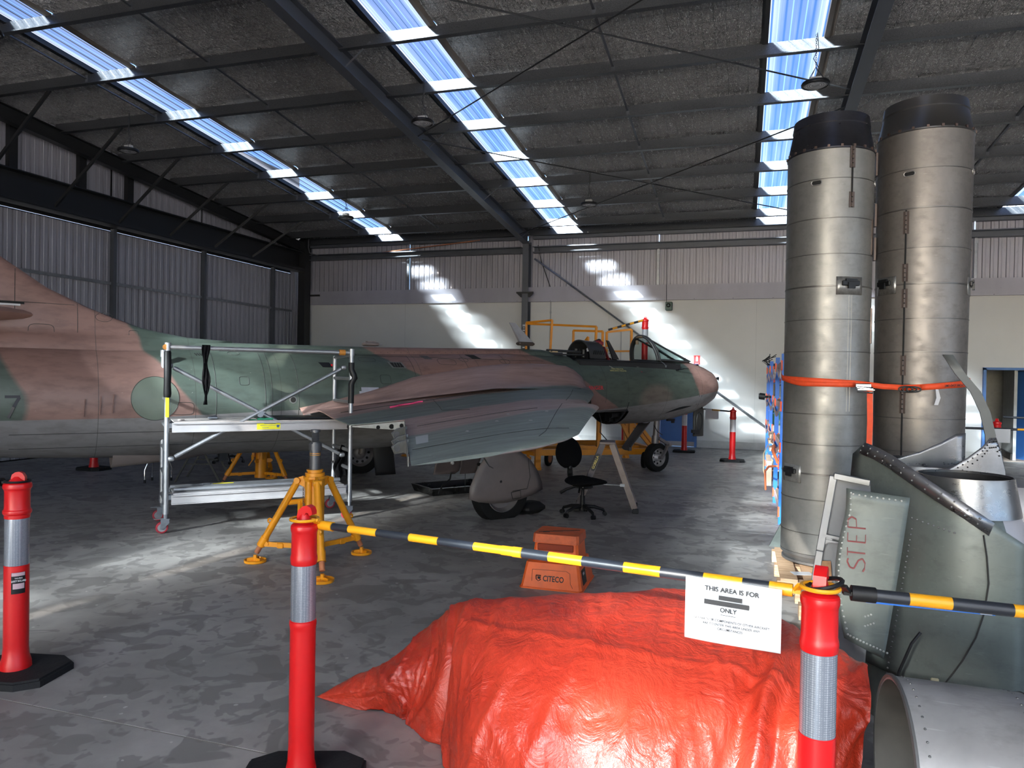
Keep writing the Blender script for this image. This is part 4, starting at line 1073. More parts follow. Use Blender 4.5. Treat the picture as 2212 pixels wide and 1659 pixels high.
q.build('nose_leg', LEGM, plane, smooth=45)
q = MB(); q.tube([A(4.8, .05, .86), A(4.85, .09, .75), A(4.98, .09, .68)], .008, 6); q.tube([A(4.86, .02, .52), A(4.80, .05, .46), A(4.84, .05, .40)], .02, 6); q.build('brake_hose', BLACK, plane)
q = MB(); rings = []
for t in range(7):
    f_ = t/6; u_ = 4.62-.46*f_; z_ = .94-.46*f_; hw_ = .13-.02*f_
    rings.append([A(u_+.10*math.sin(a)*0-.0, hw_*math.sin(a), z_-.05*math.cos(a)) for a in [-1.3+2.6*k/10 for k in range(11)]])
q.sheet(rings); q.box(A(4.17, .09, .455), (.05, .03, .05)); q.build('nose_gear_door', plain('door_graphite', (.075, .07, .072), .5), plane, smooth=40, solid=.02, fixn=False)
q = MB(); q.box(A(5.80, .22, .905), (.26, .04, .53), bev=.01); dr = q.build('camera_door', plain('door_panel_dark', (.035, .034, .030), .5), plane)
q = MB(); q.tube([A(5.80+.075*math.cos(a), .245, .92+.17*math.sin(a)) for a in [2*PI*k/20 for k in range(20)]], .010, 5, closed=True); q.box(A(5.72, .25, .72), (.14, .04, .08)); q.box(A(5.63, .25, .74), (.06, .05, .06)); q.build('door_fittings', STEELD, dr)
q = MB(); q.box(A(5.80, .22, 1.20), (.18, .05, .08)); q.build('door_hinge', BLACK, dr)
q = MB(); q.box(A(5.18, .10, .955), (.18, .05, .04)); q.box(A(5.24, .1, .92), (.06, .03, .05)); q.build('belly_bracket', BLACK, plane)
q = MB(); q.tube([A(.15, -.9, 1.0), A(.17, -.88, .75), A(.30, -.8, .45), A(.38, -.78, .32)], .022, 6); q.tube([A(.42, -.9, 1.0), A(.42, -.9, .7), A(.45, -.9, .4)], .02, 6); q.build('hydraulic_strut', BLACK, plane, smooth=50)
q = MB(); q.cyl(A(.30, .9, .95), A(.30, .9, .12), .004, n=5); q.build('static_line', BLACK, plane)
# ================================================================ OBJECTS
REFL = None
def mat_refl():
    g = G('reflective_sleeve'); v = g.vor(150, None, 'F1', 'Distance', .1)
    c = g.rp(v, [(.25, (.40, .42, .46)), (.55, (.20, .22, .26))]); return g.fin(c, .25, .35)
REFL = mat_refl()
REFW = plain('reflective_white', (.62, .60, .64), .4)
# ---- safety bollards
def bollard(loc, rz, label, hook=0.0, mid_ring=False, sleeve=REFL, slim=False, base_rz=0.0, detail=24, sticker=True):
    t = thing('safety_bollard', label, 'bollard', loc, rz, 'red safety bollards')
    q = MB(); k_ = 1.0; dz = 0.0
    if slim:
        k_ = .82; dz = .03
        pr = [(.063, .045), (.062, .075), (.055, .11), (.052, .17), (.052, .18), (.052, .655)]
        pr += [(.053, .668), (.0545, .674), (.0550, .684), (.0542, .693), (.050, .698)] if mid_ring else [(.052, .68), (.050, .682)]
        pr += [(.050, .925), (.052, .927), (.0535, .935), (.0542, .941), (.0550, .949), (.0542, .957), (.053, .962), (.0515, .97), (.0510, 1.055), (.0525, 1.060), (.0545, 1.066), (.0553, 1.076), (.0542, 1.086), (.050, 1.092), (.038, 1.097), (.027, 1.108), (.018, 1.135)]
        z0_, z1_, rr_ = (.697 if mid_ring else .682), .926, .0506
    else:
        pr = [(.078, .045), (.076, .075), (.066, .11), (.0615, .16), (.0615, .17), (.0615, .615), (.0615, .62), (.0590, .622), (.0590, .88), (.0620, .882), (.0625, .90), (.069, .908), (.0705, .917), (.069, .926), (.0635, .931), (.0620, .94), (.0620, 1.03), (.0632, 1.038), (.0645, 1.042), (.0695, 1.048), (.071, 1.060), (.0685, 1.072), (.060, 1.080), (.042, 1.086), (.028, 1.100), (.020, 1.112)]
        z0_, z1_, rr_ = .622, .881, .0598
    q.lathe(pr, n=detail); q.build('post', RED, t, smooth=25)
    q = MB(); q.lathe([(rr_, z0_), (rr_+.0003, z0_+.006), (rr_+.0003, z1_-.006), (rr_, z1_)], n=detail); q.build('reflective_sleeve', sleeve, t, smooth=45)
    q = MB(); Mh = Matrix.Rotation(hook, 3, 'Z') @ Matrix(((1, 0, 0), (0, 0, 1), (0, 1, 0)))
    hk = [(-.020, 1.07), (.020, 1.07), (.020, 1.095), (.026, 1.100), (.034, 1.112), (.036, 1.100), (.041, 1.104), (.040, 1.130), (.028, 1.150), (.012, 1.158), (-.006, 1.156), (-.022, 1.144), (-.027, 1.125), (-.024, 1.10)] if not slim else \
         [(-.018, 1.09), (-.022, 1.125), (-.016, 1.148), (.0, 1.164), (.018, 1.170), (.034, 1.162), (.040, 1.146), (.040, 1.133), (.029, 1.129), (.024, 1.139), (.015, 1.140), (.009, 1.130), (.011, 1.112), (.020, 1.100), (.020, 1.09)]
    q.prism([((x, z-.020) if not slim else (x*1.15, 1.09+(z-1.09)*1.02)) for x, z in hk], -.018, .018, M=Mh)
    q.build('top_hook', RED, t, smooth=30)
    q = MB(); a, b_, c = .25, .15, .20
    poly = [(-a, -b_+.02), (-b_, -c), (b_, -c), (a, -b_+.02), (a, b_-.02), (b_, c), (-b_, c), (-a, b_-.02)]
    Mb = Matrix.Rotation(base_rz, 3, 'Z'); q.prism(poly, .0, .035, M=Mb); q.prism([(x*.96, y*.96) for x, y in poly], .035, .047, M=Mb)
    q.build('rubber_base', RUBBER, t)
    return t
def with_sticker(t, ang):
    M0 = Matrix.Rotation(ang, 4, 'Z')
    q = MB(); q.lathe([(.0631, .470), (.0631, .588)], n=10, a0=-.55, a1=.55); 
    o = q.build('bollard_sticker', BLACK, t, smooth=60, fixn=False); o.matrix_local = M0
    for za, zb, aa, ab in ((.497, .527, -.42, .45), (.568, .587, -.52, .50)):
        q = MB(); q.lathe([(.0636, za), (.0636, zb)], n=10, a0=aa, a1=ab)
        p_ = q.build('sticker_band', plain('sticker_pale', (.50, .35, .38), .5), t, smooth=60, fixn=False); p_.matrix_local = M0
    m = M0 @ frame_m((.0640, .0, .541), (0, 1, 0), (0, 0, 1)); text('sticker_text', 'SAFETY BOLLARD', .014, plain('print_white', (.7, .7, .7), .5), m, t, .0002, spx=.62)
    m = M0 @ frame_m((.0640, .0, .556), (0, 1, 0), (0, 0, 1)); text('sticker_text', 'TWO-PIECE', .010, plain('print_white', (.7, .7, .7), .5), m, t, .0002, spx=.7)
B_L = bollard((-3.83, 3.02, 0), 0, 'red bollard on a black rubber base at the far left, with a black safety label', hook=.6, base_rz=R(12))
with_sticker(B_L, R(-30))
B_M = bollard((-1.715, 2.605, 0), 0, 'red bollard in front of the yellow jack, yellow ring round its neck', hook=R(0), mid_ring=True, slim=True, base_rz=R(20))
B_R = bollard((.232, 2.315, 0), 0, 'red bollard in the right foreground with yellow and black rings at its neck', hook=R(78), slim=True, base_rz=R(5))
B_A = bollard((-1.27, 17.45, 0), 0, 'far red bollard beside the blue door, behind the nose wheel', sleeve=REFW, detail=16, hook=1.2)
B_B = bollard((-.17, 15.95, 0), 0, 'far red bollard on the open floor between nose of the jet and blue rack', sleeve=REFW, detail=16, hook=1.5)
B_C = bollard((-10.45, 9.6, 0), 0, 'red bollard on the floor behind the tail of the jet, only its foot showing', sleeve=REFW, detail=16)
B_D = bollard((4.15, 14.3, 0), 0, 'far red bollard in front of the open office doorway', sleeve=REFW, detail=16, hook=1.0)
B_E = bollard((-2.55, 16.6, 0), 0, 'red bollard standing behind the nose gear leg by the yellow stand', sleeve=REFW, detail=16)
# ---- striped barrier poles
def pole(a, b_, stripes, label, r0=.0205, r1=.0175, join=None, ring_a=None, ring_b=None, cap=YEL, n=16, start=0, enda=None, endb=None, jl=.06):
    a = Vector(a); b_ = Vector(b_); L = (b_-a).length; d = (b_-a)/L
    t = thing('barrier_pole', label, 'barrier pole', a, 0, 'striped barrier poles')
    M = [NAVY, YEL]; pos = 0; k = start; acc = [0]+list(stripes)
    for i in range(len(acc)-1):
        s0, s1 = acc[i], acc[i+1]; r = r0 if (join is None or s0 < join) else r1
        q = MB(); q.cyl(d*s0*L, d*s1*L, r, n=n); q.build('black_section' if (k % 2) == 0 else 'yellow_section', M[k % 2], t, smooth=50); k += 1
    if join is not None:
        q = MB(); q.cyl(d*(join*L-jl), d*(join*L), r0*1.12, n=n); q.cyl(d*(join*L), d*(join*L+jl*.8), r0*1.22, n=n); q.build('joining_collar', YEL, t, smooth=40)
    for at, ring, sgn in ((Vector((0, 0, 0)), ring_a, -1), (b_-a, ring_b, 1)):
        if ring:
            q = MB(); q.cyl(at-d*sgn*.055, at+d*sgn*.012, r0*1.25, n=n); q.bar(at+d*sgn*.01, at+d*sgn*.035, .026, .012)
            c = Vector(ring['c'])-a; rr = ring['r']; tl = ring.get('tilt', Vector((0, 0, 1)))
            Mr = rotm(tl); q.tube([c + Mr @ Vector((rr*math.cos(x), rr*math.sin(x), 0)) for x in [2*PI*j/28 for j in range(28)]], .0065, 6, closed=True)
            near = c - d*sgn*rr; q.bar(at+d*sgn*.02, near, .022, .010)
            q.build('end_ring', ring.get('m', cap), t, smooth=45)
    return t
P1a, P1b = Vector((-1.648, 2.635, 1.085)), Vector((.147, 2.355, 1.085))
pole(P1a, P1b, [.077, .154, .240, .312, .398, .507, .564, .633, .715, .783, .860, .926, 1.0][:13], 'long yellow and black striped barrier pole across the foreground, paper notice hanging from it', .0155, .0175, join=.486, jl=.045, ring_a={'c': (-1.715, 2.605, 1.112), 'r': .056}, ring_b={'c': (.232, 2.318, 1.112), 'r': .052}, n=20)
P2a, P2b = Vector((.335, 2.378, 1.088)), Vector((2.0, 2.52, 1.03))
p2t = pole(P2a, P2b, [.087, .155, .25, .36, .50, .65, .8, 1.0], 'black and yellow barrier pole leaving the right foreground bollard, black loop end', .0185, join=None, ring_a={'c': (.245, 2.33, 1.120), 'r': .050, 'm': BLACK, 'tilt': Vector((-.30, 0, 1))}, n=20)
q = MB(); dd_ = (P2b-P2a).normalized(); q.cyl(Vector((0, 0, 0)), dd_*.040, .0225, n=16); q.build('end_sleeve', BLACK, p2t, smooth=40)
q = MB(); q.bar(Vector((.03, .015, -.024)), Vector((.375, .05, -.034)), .016, .006); q.build('blue_strip', BLUE, p2t)
q = MB(); q.bar(Vector((.335, .036, -.030)), Vector((.365, .039, -.031)), .012, .006); q.build('white_sticker', WHITEP, p2t)
# ring of another pole on the left bollard
pole((-3.93, 3.0, 1.075), (-5.2, 2.7, 1.02), [.3, .6, 1.0], 'black pole end looped on the far left bollard', .02, ring_a={'c': (-3.83, 3.02, 1.085), 'r': .062, 'm': BLACK}, start=0)
pole((-1.20, 17.4, 1.05), (-.24, 15.99, 1.05), [.18, .42, .62, .80, 1.0], 'thin striped pole between the two far bollards at the nose', .018, n=8)
pole((2.6, 13.6, .99), (6.8, 13.3, 1.03), [.12, .2, .38, .47, .6, .72, .86, 1.0], 'lower striped pole in front of the office doorway', .019, n=8)
pole((4.3, 14.5, 1.16), (7.4, 13.2, 1.13), [.18, .30, .42, .62, .8, 1.0], 'upper striped pole in front of the office doorway', .019, n=8)
# ---- paper notices
t = thing('paper_notice', 'white paper notice with printed warning hanging from the striped pole', 'notice', (-.02, 2.36, .0))
pa = Vector((-.158, 2.383, 1.096)); pb_ = Vector((.127, 2.338, 1.093)); dn = Vector((0, -.03, -1)).normalized()
xd = (pb_-pa).normalized(); W_, H_ = .288, .193
q = MB(); g_ = []
loc0 = Vector((-.02, 2.36, 0))
nrm = xd.cross(-dn).normalized()
# page
for j in range(9):
    g_.append([pa + xd*W_*i/12 - nrm*0 + dn*H_*j/8 + Vector((0, -.020, 0)) + Vector((0, -.006*math.sin(i/12*PI*1.3+.3)*j/8, 0)) - loc0 for i in range(13)])
q.sheet(g_); pg = q.build('page', WHITEP, t, smooth=60, solid=.0006, fixn=False)
TX = plain('print_black', (.012, .012, .015), .6)
def note(body, size, cx, cy, spx=1.0):
    o_ = pa + xd*W_*cx + dn*H_*cy + Vector((0, -.0285, 0)) - loc0
    return text('printed_words', body, size, TX, frame_m(o_, xd, -dn), t, .0002, spx=spx, bold=.016 if size > .015 else .004)
note('THIS AREA IS FOR', .0205, .49, .14); note('ONLY', .0195, .46, .46, .95)
note('NO PARTS OR COMPONENTS OF OTHER AIRCRAFT', .0104, .49, .635, .93); note('ARE TO ENTER THIS AREA UNDER ANY', .0104, .49, .700, .93); note('CIRCUMSTANCES', .0104, .48, .765, .93)
for cx, cy, w_, h_ in ((.48, .265, .070, .0135), (.44, .355, .135, .0150), (.46, .535, .045, .0014)):
    q = MB(); o_ = pa + xd*W_*cx + dn*H_*cy + Vector((0, -.0285, 0)) - loc0; q.box(o_, (w_, .0006, h_), M=frame_m((0, 0, 0), xd, nrm).to_3x3()); q.build('redaction_bar', TX, t)
for X_, Y_, z_, w_ in ((-.62, 16.53, .955, .28), (3.95, 13.47, .895, .30), (4.62, 13.42, .90, .36), (6.15, 13.31, .915, .32)):
    q = MB(); q.box((X_, Y_, z_), (w_, .003, .22)); q.box((X_, Y_-.002, z_+.06), (w_*.5, .001, .012)); 
    tag(q.build('paper_notice', WHITEP), {-.62: 'white page hung between the two far bollards at the nose', 3.95: 'leftmost small white page in front of the office doorway', 4.62: 'second small white page on the far pole at the doorway', 6.15: 'small white page at the right edge on the far pole'}[X_], 'notice', 'pages on the far poles')
# ---- tarp
def mat_tarp():
    g = G('orange_tarpaulin'); n = g.nz(3, 4); w1 = g.nz(260, 1, .5, g.mp((1, 3, 3))); w2 = g.nz(260, 1, .5, g.mp((3, 1, 1)))
    cr = g.nz(6, 5, .62, None, 1.2); fine = g.nz(34, 3, .6, g.mp((1, 1, .4)))
    c = g.rp(n, [(.3, (.46, .030, .013)), (.7, (.57, .046, .019))])
    h = g.mt('ADD', g.mt('ADD', g.mt('MULTIPLY', cr, 1.6), g.mt('MULTIPLY', fine, .35)), g.mt('MULTIPLY', g.mt('ADD', w1, w2), .05))
    return g.fin(c, g.mr(n, .3, .7, .25, .38), 0, g.bump(h, .6, .02), **{'Specular IOR Level': .75})
TARP = mat_tarp()
TCOL = [
 [(-2.118, 3.345, 0.000), (-2.118, 3.345, 0.000), (-2.118, 3.345, 0.000), (-2.118, 3.345, 0.000)],
 [(-1.915, 3.364, 0.120), (-1.859, 3.290, 0.100), (-1.854, 3.298, 0.050), (-1.860, 3.295, 0.000)],
 [(-1.701, 3.361, 0.250), (-1.630, 3.249, 0.220), (-1.614, 3.245, 0.120), (-1.622, 3.300, 0.000)],
 [(-1.515, 3.458, 0.420), (-1.431, 3.246, 0.340), (-1.451, 3.188, 0.180), (-1.504, 3.205, 0.000)],
 [(-1.346, 3.418, 0.550), (-1.262, 3.126, 0.450), (-1.235, 2.997, 0.250), (-1.224, 2.961, 0.000)],
 [(-1.078, 3.421, 0.600), (-1.031, 3.014, 0.520), (-1.024, 2.777, 0.300), (-1.043, 2.762, 0.000)],
 [(-0.670, 3.588, 0.620), (-0.651, 2.984, 0.580), (-0.662, 2.653, 0.380), (-0.681, 2.550, 0.050)],
 [(-0.259, 3.837, 0.620), (-0.295, 3.060, 0.600), (-0.336, 2.683, 0.420), (-0.387, 2.517, 0.050)],
 [(0.058, 3.693, 0.620), (-0.001, 3.117, 0.580), (-0.044, 2.793, 0.400), (-0.079, 2.624, 0.050)],
 [(0.287, 3.425, 0.600), (0.226, 3.055, 0.560), (0.180, 2.795, 0.420), (0.165, 2.661, 0.080)],
 [(0.498, 3.196, 0.570), (0.488, 3.033, 0.500), (0.464, 2.980, 0.380), (0.434, 2.888, 0.080)],
]
rows = []
for c in TCOL:
    V_ = [Vector(p) for p in c]; bk = V_[0] + Vector((0, .10, 0)); bk.z = max(.004, V_[0].z*.82); bk2 = V_[0] + Vector((0, .34, 0)); bk2.z = .004
    if V_[0].z < .01: bk = V_[0].copy(); bk2 = V_[0].copy()
    rows.append([bk2, bk]+V_)
def cr4(p0, p1, p2, p3, t): return .5*((2*p1)+(p2-p0)*t+(2*p0-5*p1+4*p2-p3)*t*t+(3*p1-p0-3*p2+p3)*t**3)
def crs(L, s_):
    n_ = len(L)-1; i = min(int(s_), n_-1); t = s_-i
    return cr4(L[max(i-1, 0)], L[i], L[i+1], L[min(i+2, n_)], t)
NU_, NV_ = 250, 120; G_ = []
for i in range(NU_+1):
    s_ = i/NU_*(len(rows)-1); g_ = []
    cols_ = [crs([r[j] for r in rows], s_) for j in range(6)]
    for j in range(NV_+1):
        t = j/NV_*5; p = crs(cols_, t); p.z = max(.003, p.z); g_.append(p)
    G_.append(g_)
def fold(p, s_, t):
    amp = min(1, max(0, s_-.3)/1.5)*min(1, max(0, (t-.6))/.8)
    a = 0.0
    n0 = noise.noise(Vector((s_*.9+.2*t, t*.7, 4.7))); a += .022*n0
    ek = min(1, max(.15, (t-1.0)/1.2))
    n1 = noise.noise(Vector((s_*1.7+.35*t, t*.45, 1.7))); a += .014*ek*(1-min(1, abs(n1)*5))
    n2 = noise.noise(Vector((s_*3.6-t*.9, t*.9, 5.2))); a += .006*ek*(1-min(1, abs(n2)*5))
    n3 = noise.noise(Vector((s_*8-t*1.6, t*4.0, 2.2))); a += .004*ek*n3
    if s_ > 7.2:
        f_ = math.exp(-((s_-8.45-.10*(t-2))**2)/.22)*min(1, max(0, (t-2.0)/1.4)); a += .045*f_*math.sin(s_*9+t*1.6+1.2*noise.noise(Vector((s_*2, t*2, 0))))
    d_ = (t-2.75-.13*(s_-5)-.10*math.sin(s_*1.1))
    if 4.2 < s_ < 9: a += .010*math.exp(-(d_/.035)**2)
    if 3.0 < s_ < 5: a -= .06*math.exp(-((s_-3.85+.10*(t-3))/.14)**2)*min(1, max(0, t-2))
    return a*amp
out = []
for i in range(NU_+1):
    g_ = []
    for j in range(NV_+1):
        p = G_[i][j]; dx_ = G_[min(i+1, NU_)][j]-G_[max(i-1, 0)][j]; dy_ = G_[i][min(j+1, NV_)]-G_[i][max(j-1, 0)]
        n_ = dx_.cross(dy_); n_ = n_.normalized() if n_.length > 1e-9 else Vector((0, 0, 1))
        if n_.z < 0 or (abs(n_.z) < .2 and n_.y > 0): n_ = -n_
        v = p + n_*fold(p, i/NU_*(len(rows)-1), j/NV_*5); v.z = max(.003, v.z); g_.append(v)
    out.append(g_)
q = MB(); q.sheet(out); tag(q.build('tarpaulin', TARP, None, smooth=80, fixn=False), 'crumpled orange-red plastic tarpaulin draped over a low load in the foreground', 'tarpaulin')
# hidden load under the tarp: cradle that carries it and the nacelle
q = MB(); q.box((-.35, 3.15, .12), (1.3, .35, .24)); t_ = q.build('timber_cradle', WOOD); tag(t_, 'timber cradle hidden beneath the orange tarpaulin', 'cradle')
# ---- nacelle tube lying at the right foreground
def mat_alu_skin(name, col, met=.35, rough=.42, dents=.2, mott=.45):
    g = G(name); n = g.nz(3, 5, .65, g.mp((1, 1, .5))); n2 = g.nz(15, 4, .7, g.mp((.5, 1, 1), (4, 0, 0))); sc2 = g.nz(60, 2, .5, g.mp((.1, 1, 1)))
    c = g.rp(n, [(.3, tuple(x*.78 for x in col)), (.7, tuple(x*1.15 for x in col))])
    c = g.mx(g.mr(n2, .50, .75, 0, mott), c, tuple(x*.5 for x in col)); c = g.mx(g.mr(sc2, .68, .74, 0, mott*.6), c, tuple(min(1, x*1.8) for x in col))
    return g.fin(c, g.mr(n2, .3, .7, rough-.08, rough+.1), met, g.bump(n, dents, .008))
NAC = mat_alu_skin('nacelle_grey_skin', (.27, .265, .27), .25, .42); GREEN = mat_alu_skin('zinc_green_skin', (.135, .155, .14), .15, .38, .15)
POL = mat_alu_skin('polished_sheet', (.24, .235, .235), .8, .30, .06, .15); STAIN = mat_alu_skin('stainless_pipe', (.24, .23, .212), .62, .46, .04, .25); STAIN2 = mat_alu_skin('stainless_pipe_brown', (.20, .18, .162), .6, .48, .05, .35)
CHAR = mat_alu_skin('burnt_collar', (.05, .05, .058), .75, .33, .1)
def rivets(m, pts, r=.004, h=.003, nrm=None):
    for p, n_ in pts:
        M = rotm(n_); m.lathe([(r, 0), (r*.8, h*.7), (.0004, h)], p, 6, M)
t = thing('engine_nacelle', 'grey riveted open-ended aircraft nacelle tube lying on its side, right foreground', 'aircraft part', (.475, 2.80, .0), R(-8))
def nr(x, a): # tube surface, axis +X
    rr = .315+.05*min(1, x/1.2); sh_ = .11*(1-math.cos(a))/2*max(0, 1-x/.9); return Vector((x+sh_, rr*math.cos(a), .37+rr*math.sin(a)))
q = MB(); rings = []
for i in range(26):
    x = 1.9*i/25; rings.append([nr(x, 2*PI*k/56) + Vector((.05*math.sin(2*PI*k/56)*0, 0, 0)) for k in range(56)])
q.loft(rings, caps=False)
qi = MB(); qi.loft([[Vector((p.x, p.y*.955, .37+(p.z-.37)*.955)) for p in r] for r in rings], caps=False); qi.build('inner_skin', plain('nacelle_inside_shade', (.035, .032, .028), .7, var=.4), t, smooth=50)  # shade inside the tube put into the inner skin's dark colour
q.loft([rings[0], [Vector((p.x+.001, p.y*.955, .37+(p.z-.37)*.955)) for p in rings[0]]], caps=False)
q.build('outer_skin', NAC, t, smooth=50, fixn=True)
q = MB(); q.tube([nr(.003, 2*PI*k/40)*1.0 for k in range(40)], .008, 6, closed=True); q.tube([nr(.36+.05*math.sin(2*PI*k/40), 2*PI*k/40) for k in range(40)], .0035, 4, closed=True); q.build('end_rim', plain('rim_dull', (.10, .10, .10), .5, .4), t, smooth=50)
q = MB(); R_ = []
for x0 in (.045, .32, .40):
    for k in range(48):
        a = 2*PI*k/48; p = nr(x0+(.05*math.sin(a) if x0 > .1 else 0), a); R_.append((p, Vector((0, math.cos(a), math.sin(a)))))
rivets(q, R_, .0045); q.build('rivets', plain('rivet_dark', (.10, .10, .10), .4, .4), t, kind='stuff')
q = MB(); q.bar((.30, -.20, .22), (.02, .06, .10), .05, .03); q.box((.6, 0, .14), (.8, .42, .02)); q.build('inner_stringer', plain('primer_cream', (.40, .36, .26), .6), t)
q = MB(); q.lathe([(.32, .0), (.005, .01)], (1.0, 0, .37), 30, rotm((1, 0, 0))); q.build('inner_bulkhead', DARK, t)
# ---- two upright tail cones
def cone_thing(label, loc, rz, skin, rim_r, top_z, base_r, xo, xo_split=None):
    t = thing('tail_cone', label, 'aircraft part', loc, rz)
    pr = []
    for k in range(15):
        f_ = k/14; z = top_z*f_ -.18*f_; pr.append((base_r + (rim_r+.02-base_r)*f_**1.5, z))
    q = MB(); n_ = 64; P = []; F = []
    for i, (r_, z_) in enumerate(pr):
        sh = xo*(z_/top_z)
        for k in range(n_): a = 2*PI*k/n_; P.append(Vector((sh+r_*math.cos(a), r_*.92*math.sin(a), z_)))
    for i in range(len(pr)-1):
        for k in range(n_): k2 = (k+1) % n_; F.append((i*n_+k, i*n_+k2, (i+1)*n_+k2, (i+1)*n_+k))
    q.add(P, F)
    if xo_split is not None:
        for n_f, f_ in enumerate(F):
            c_ = sum((P[i] for i in f_), Vector())/4
            if c_.x > .10+.09*(1-c_.z/top_z): q.mi[n_f] = 1
    q.build('outer_shell', [skin, ALUW], t, smooth=60)
    q = MB(); q.lathe([(rim_r+.035, top_z-.195), (rim_r, top_z-.005), (rim_r, top_z), (rim_r-.008, top_z), (rim_r+.01, top_z-.2), (.03, top_z-.55)], (xo, 0, 0), 56); q.build('exhaust_ring', [POL], t, smooth=50)
    q = MB(); q.lathe([(rim_r-.010, top_z-.012), (rim_r-.002, top_z-.20), (rim_r-.02, top_z-.40), (.02, top_z-.42)], (xo, 0, 0), 40); q.build('inner_liner', plain('liner_near_black', (.030, .027, .025), .6, .2, var=.6, sc_=9), t, smooth=50)  # liner in a near-black mottled tone
    return t
tA = cone_thing('large green-grey tail cone standing on end, polished exhaust ring on top, nearest to camera', (1.14, 4.42, 0), 0, GREEN, .225, 1.235, .56, .0, 1)
# green fillet shell rising on the left with a riveted bright edge
def curved(m, pts_uv, fn): m.sheet([[fn(u_, v_) for u_, v_ in row] for row in pts_uv])
def shellpt(x, z, bulge=.18): # world-ish local to tA : x measured from cone centre
    return Vector((x, -.50 + .55*abs(x/.62)**2.2 - .05 + .30*max(0, z-1.0)*0, z))
edge = [(-.56, 1.33), (-.515, 1.395), (-.46, 1.375), (-.40, 1.34), (-.32, 1.28), (-.22, 1.21), (-.12, 1.145), (-.02, 1.075)]
q = MB(); rows_ = []
for x, zt in edge+[(.06, 1.02), (.12, .98)]:
    rows_.append([shellpt(x*(1+.10*(1-f_)), .25+(zt-.25)*f_) for f_ in [k/20 for k in range(21)]])
q.sheet(rows_); q.build('fillet_shell', GREEN, tA, smooth=60, solid=.006, fixn=False)
q = MB(); rr_ = []
for i, (x, zt) in enumerate(edge[1:]):
    a = shellpt(x, zt)+Vector((0, -.014, .005)); b_ = shellpt(x-.022, zt-.055)+Vector((0, -.016, 0)); rr_.append([a, b_])
q.sheet(rr_); q.build('edge_band', POL, tA, smooth=60, solid=.005, fixn=False)
q = MB(); R_ = []
for i in range(len(rr_)-1):
    for f_ in (.0, .5):
        a = rr_[i][0].lerp(rr_[i+1][0], f_); b_ = rr_[i][1].lerp(rr_[i+1][1], f_)
        R_ += [(a.lerp(b_, .3)+Vector((0, -.004, 0)), Vector((0, -1, 0))), (a.lerp(b_, .75)+Vector((0, -.004, 0)), Vector((0, -1, 0)))]
for k in range(16): R_.append((shellpt(-.47+.02*k, 1.09-.005*k)+Vector((0, -.004, 0)), Vector((0, -1, .0))))
for k in range(30): R_.append((shellpt(-.33-.006*k*.5, 1.0-.028*k)+Vector((0, -.006, 0)), Vector((0, -1, .0))))
rivets(q, R_, .0055, .003); q.build('rivets', plain('rivet_dark', (.10, .10, .10), .4, .4), tA, kind='stuff')
q = MB(); sm = [(-.06, 1.02), (-.045, .92), (-.035, .80), (-.05, .66), (-.08, .54), (-.13, .42), (-.20, .28)]
q.tube([shellpt(x, z)+Vector((0, -.008, 0)) for x, z in sm], .004, 4); q.build('skin_seam', ENGG, tA)
q = MB(); q.box((-.24, -.53, .27), (.035, .01, .10), bev=.004); q.build('lug_plate', plain('lug_cream', (.45, .40, .25), .5), tA)
q = MB(); q.tube([(-.42, -.60, .24), (-.41, -.62, .36), (-.36, -.62, .50), (-.32, -.60, .55)], .007, 6); q.build('cable_tie', BLACK, tA, smooth=50)
tB = cone_thing('second tail cone in bare metal standing behind the green one', (1.17, 5.62, 0), 0, POL, .385, 1.18, .50, .0)
q = MB(); e2 = [(.02, 1.16), (.10, 1.20), (.18, 1.26), (.26, 1.33), (.30, 1.385), (.335, 1.39), (.365, 1.31), (.39, 1.20), (.40, 1.10)]
rows_ = [[Vector((x, -.44+.5*(x-.15)**2, 1.02+(zt-1.02)*f_)) for f_ in [k/8 for k in range(9)]] for x, zt in e2]
q.sheet(rows_); q.build('scalloped_lip', POL, tB, smooth=60, solid=.006, fixn=False)
q = MB(); rows_ = [[Vector((x-.02, .10+.2*(x)**2+.28*f_*0, 1.10+(zt-1.10)*f_)) for f_ in [k/8 for k in range(9)]] for x, zt in [(-.30, 1.15), (-.10, 1.18), (.05, 1.24), (.18, 1.31), (.27, 1.37), (.33, 1.38)]]
q.sheet(rows_); q.build('rear_lip', POL, tB, smooth=60, solid=.006, fixn=False)
q = MB(); R_ = []
for i in range(len(e2)-3):
    for f_ in (0, .33, .66):
        x = e2[i][0]+(e2[i+1][0]-e2[i][0])*f_; z = e2[i][1]+(e2[i+1][1]-e2[i][1])*f_; R_ += [(Vector((x, -.446+.5*(x-.15)**2, z-.025)), Vector((0, -1, 0))), (Vector((x, -.446+.5*(x-.15)**2, z-.06)), Vector((0, -1, 0)))]
rivets(q, R_, .005, .003); q.build('rivets', DARK, tB, kind='stuff')
# pale sheet behind the cone, right edge of frame
t = thing('metal_sheet', 'tall pale brushed-metal sheet standing at the right edge beside the green tail cone', 'sheet', (1.80, 5.02, 0), R(-14))
q = MB(); q.sheet([[Vector((-.28+.75*i/12, .06*math.sin(i/12*PI), 1.10*j/6+.0)) for j in range(7)] for i in range(13)]); q.build('sheet_panel', ALUW, t, smooth=60, solid=.004, fixn=False)
q = MB(); q.box((.16, .05, 1.14), (.26, .004, .08)); q.build('riveted_strip', POL, t)
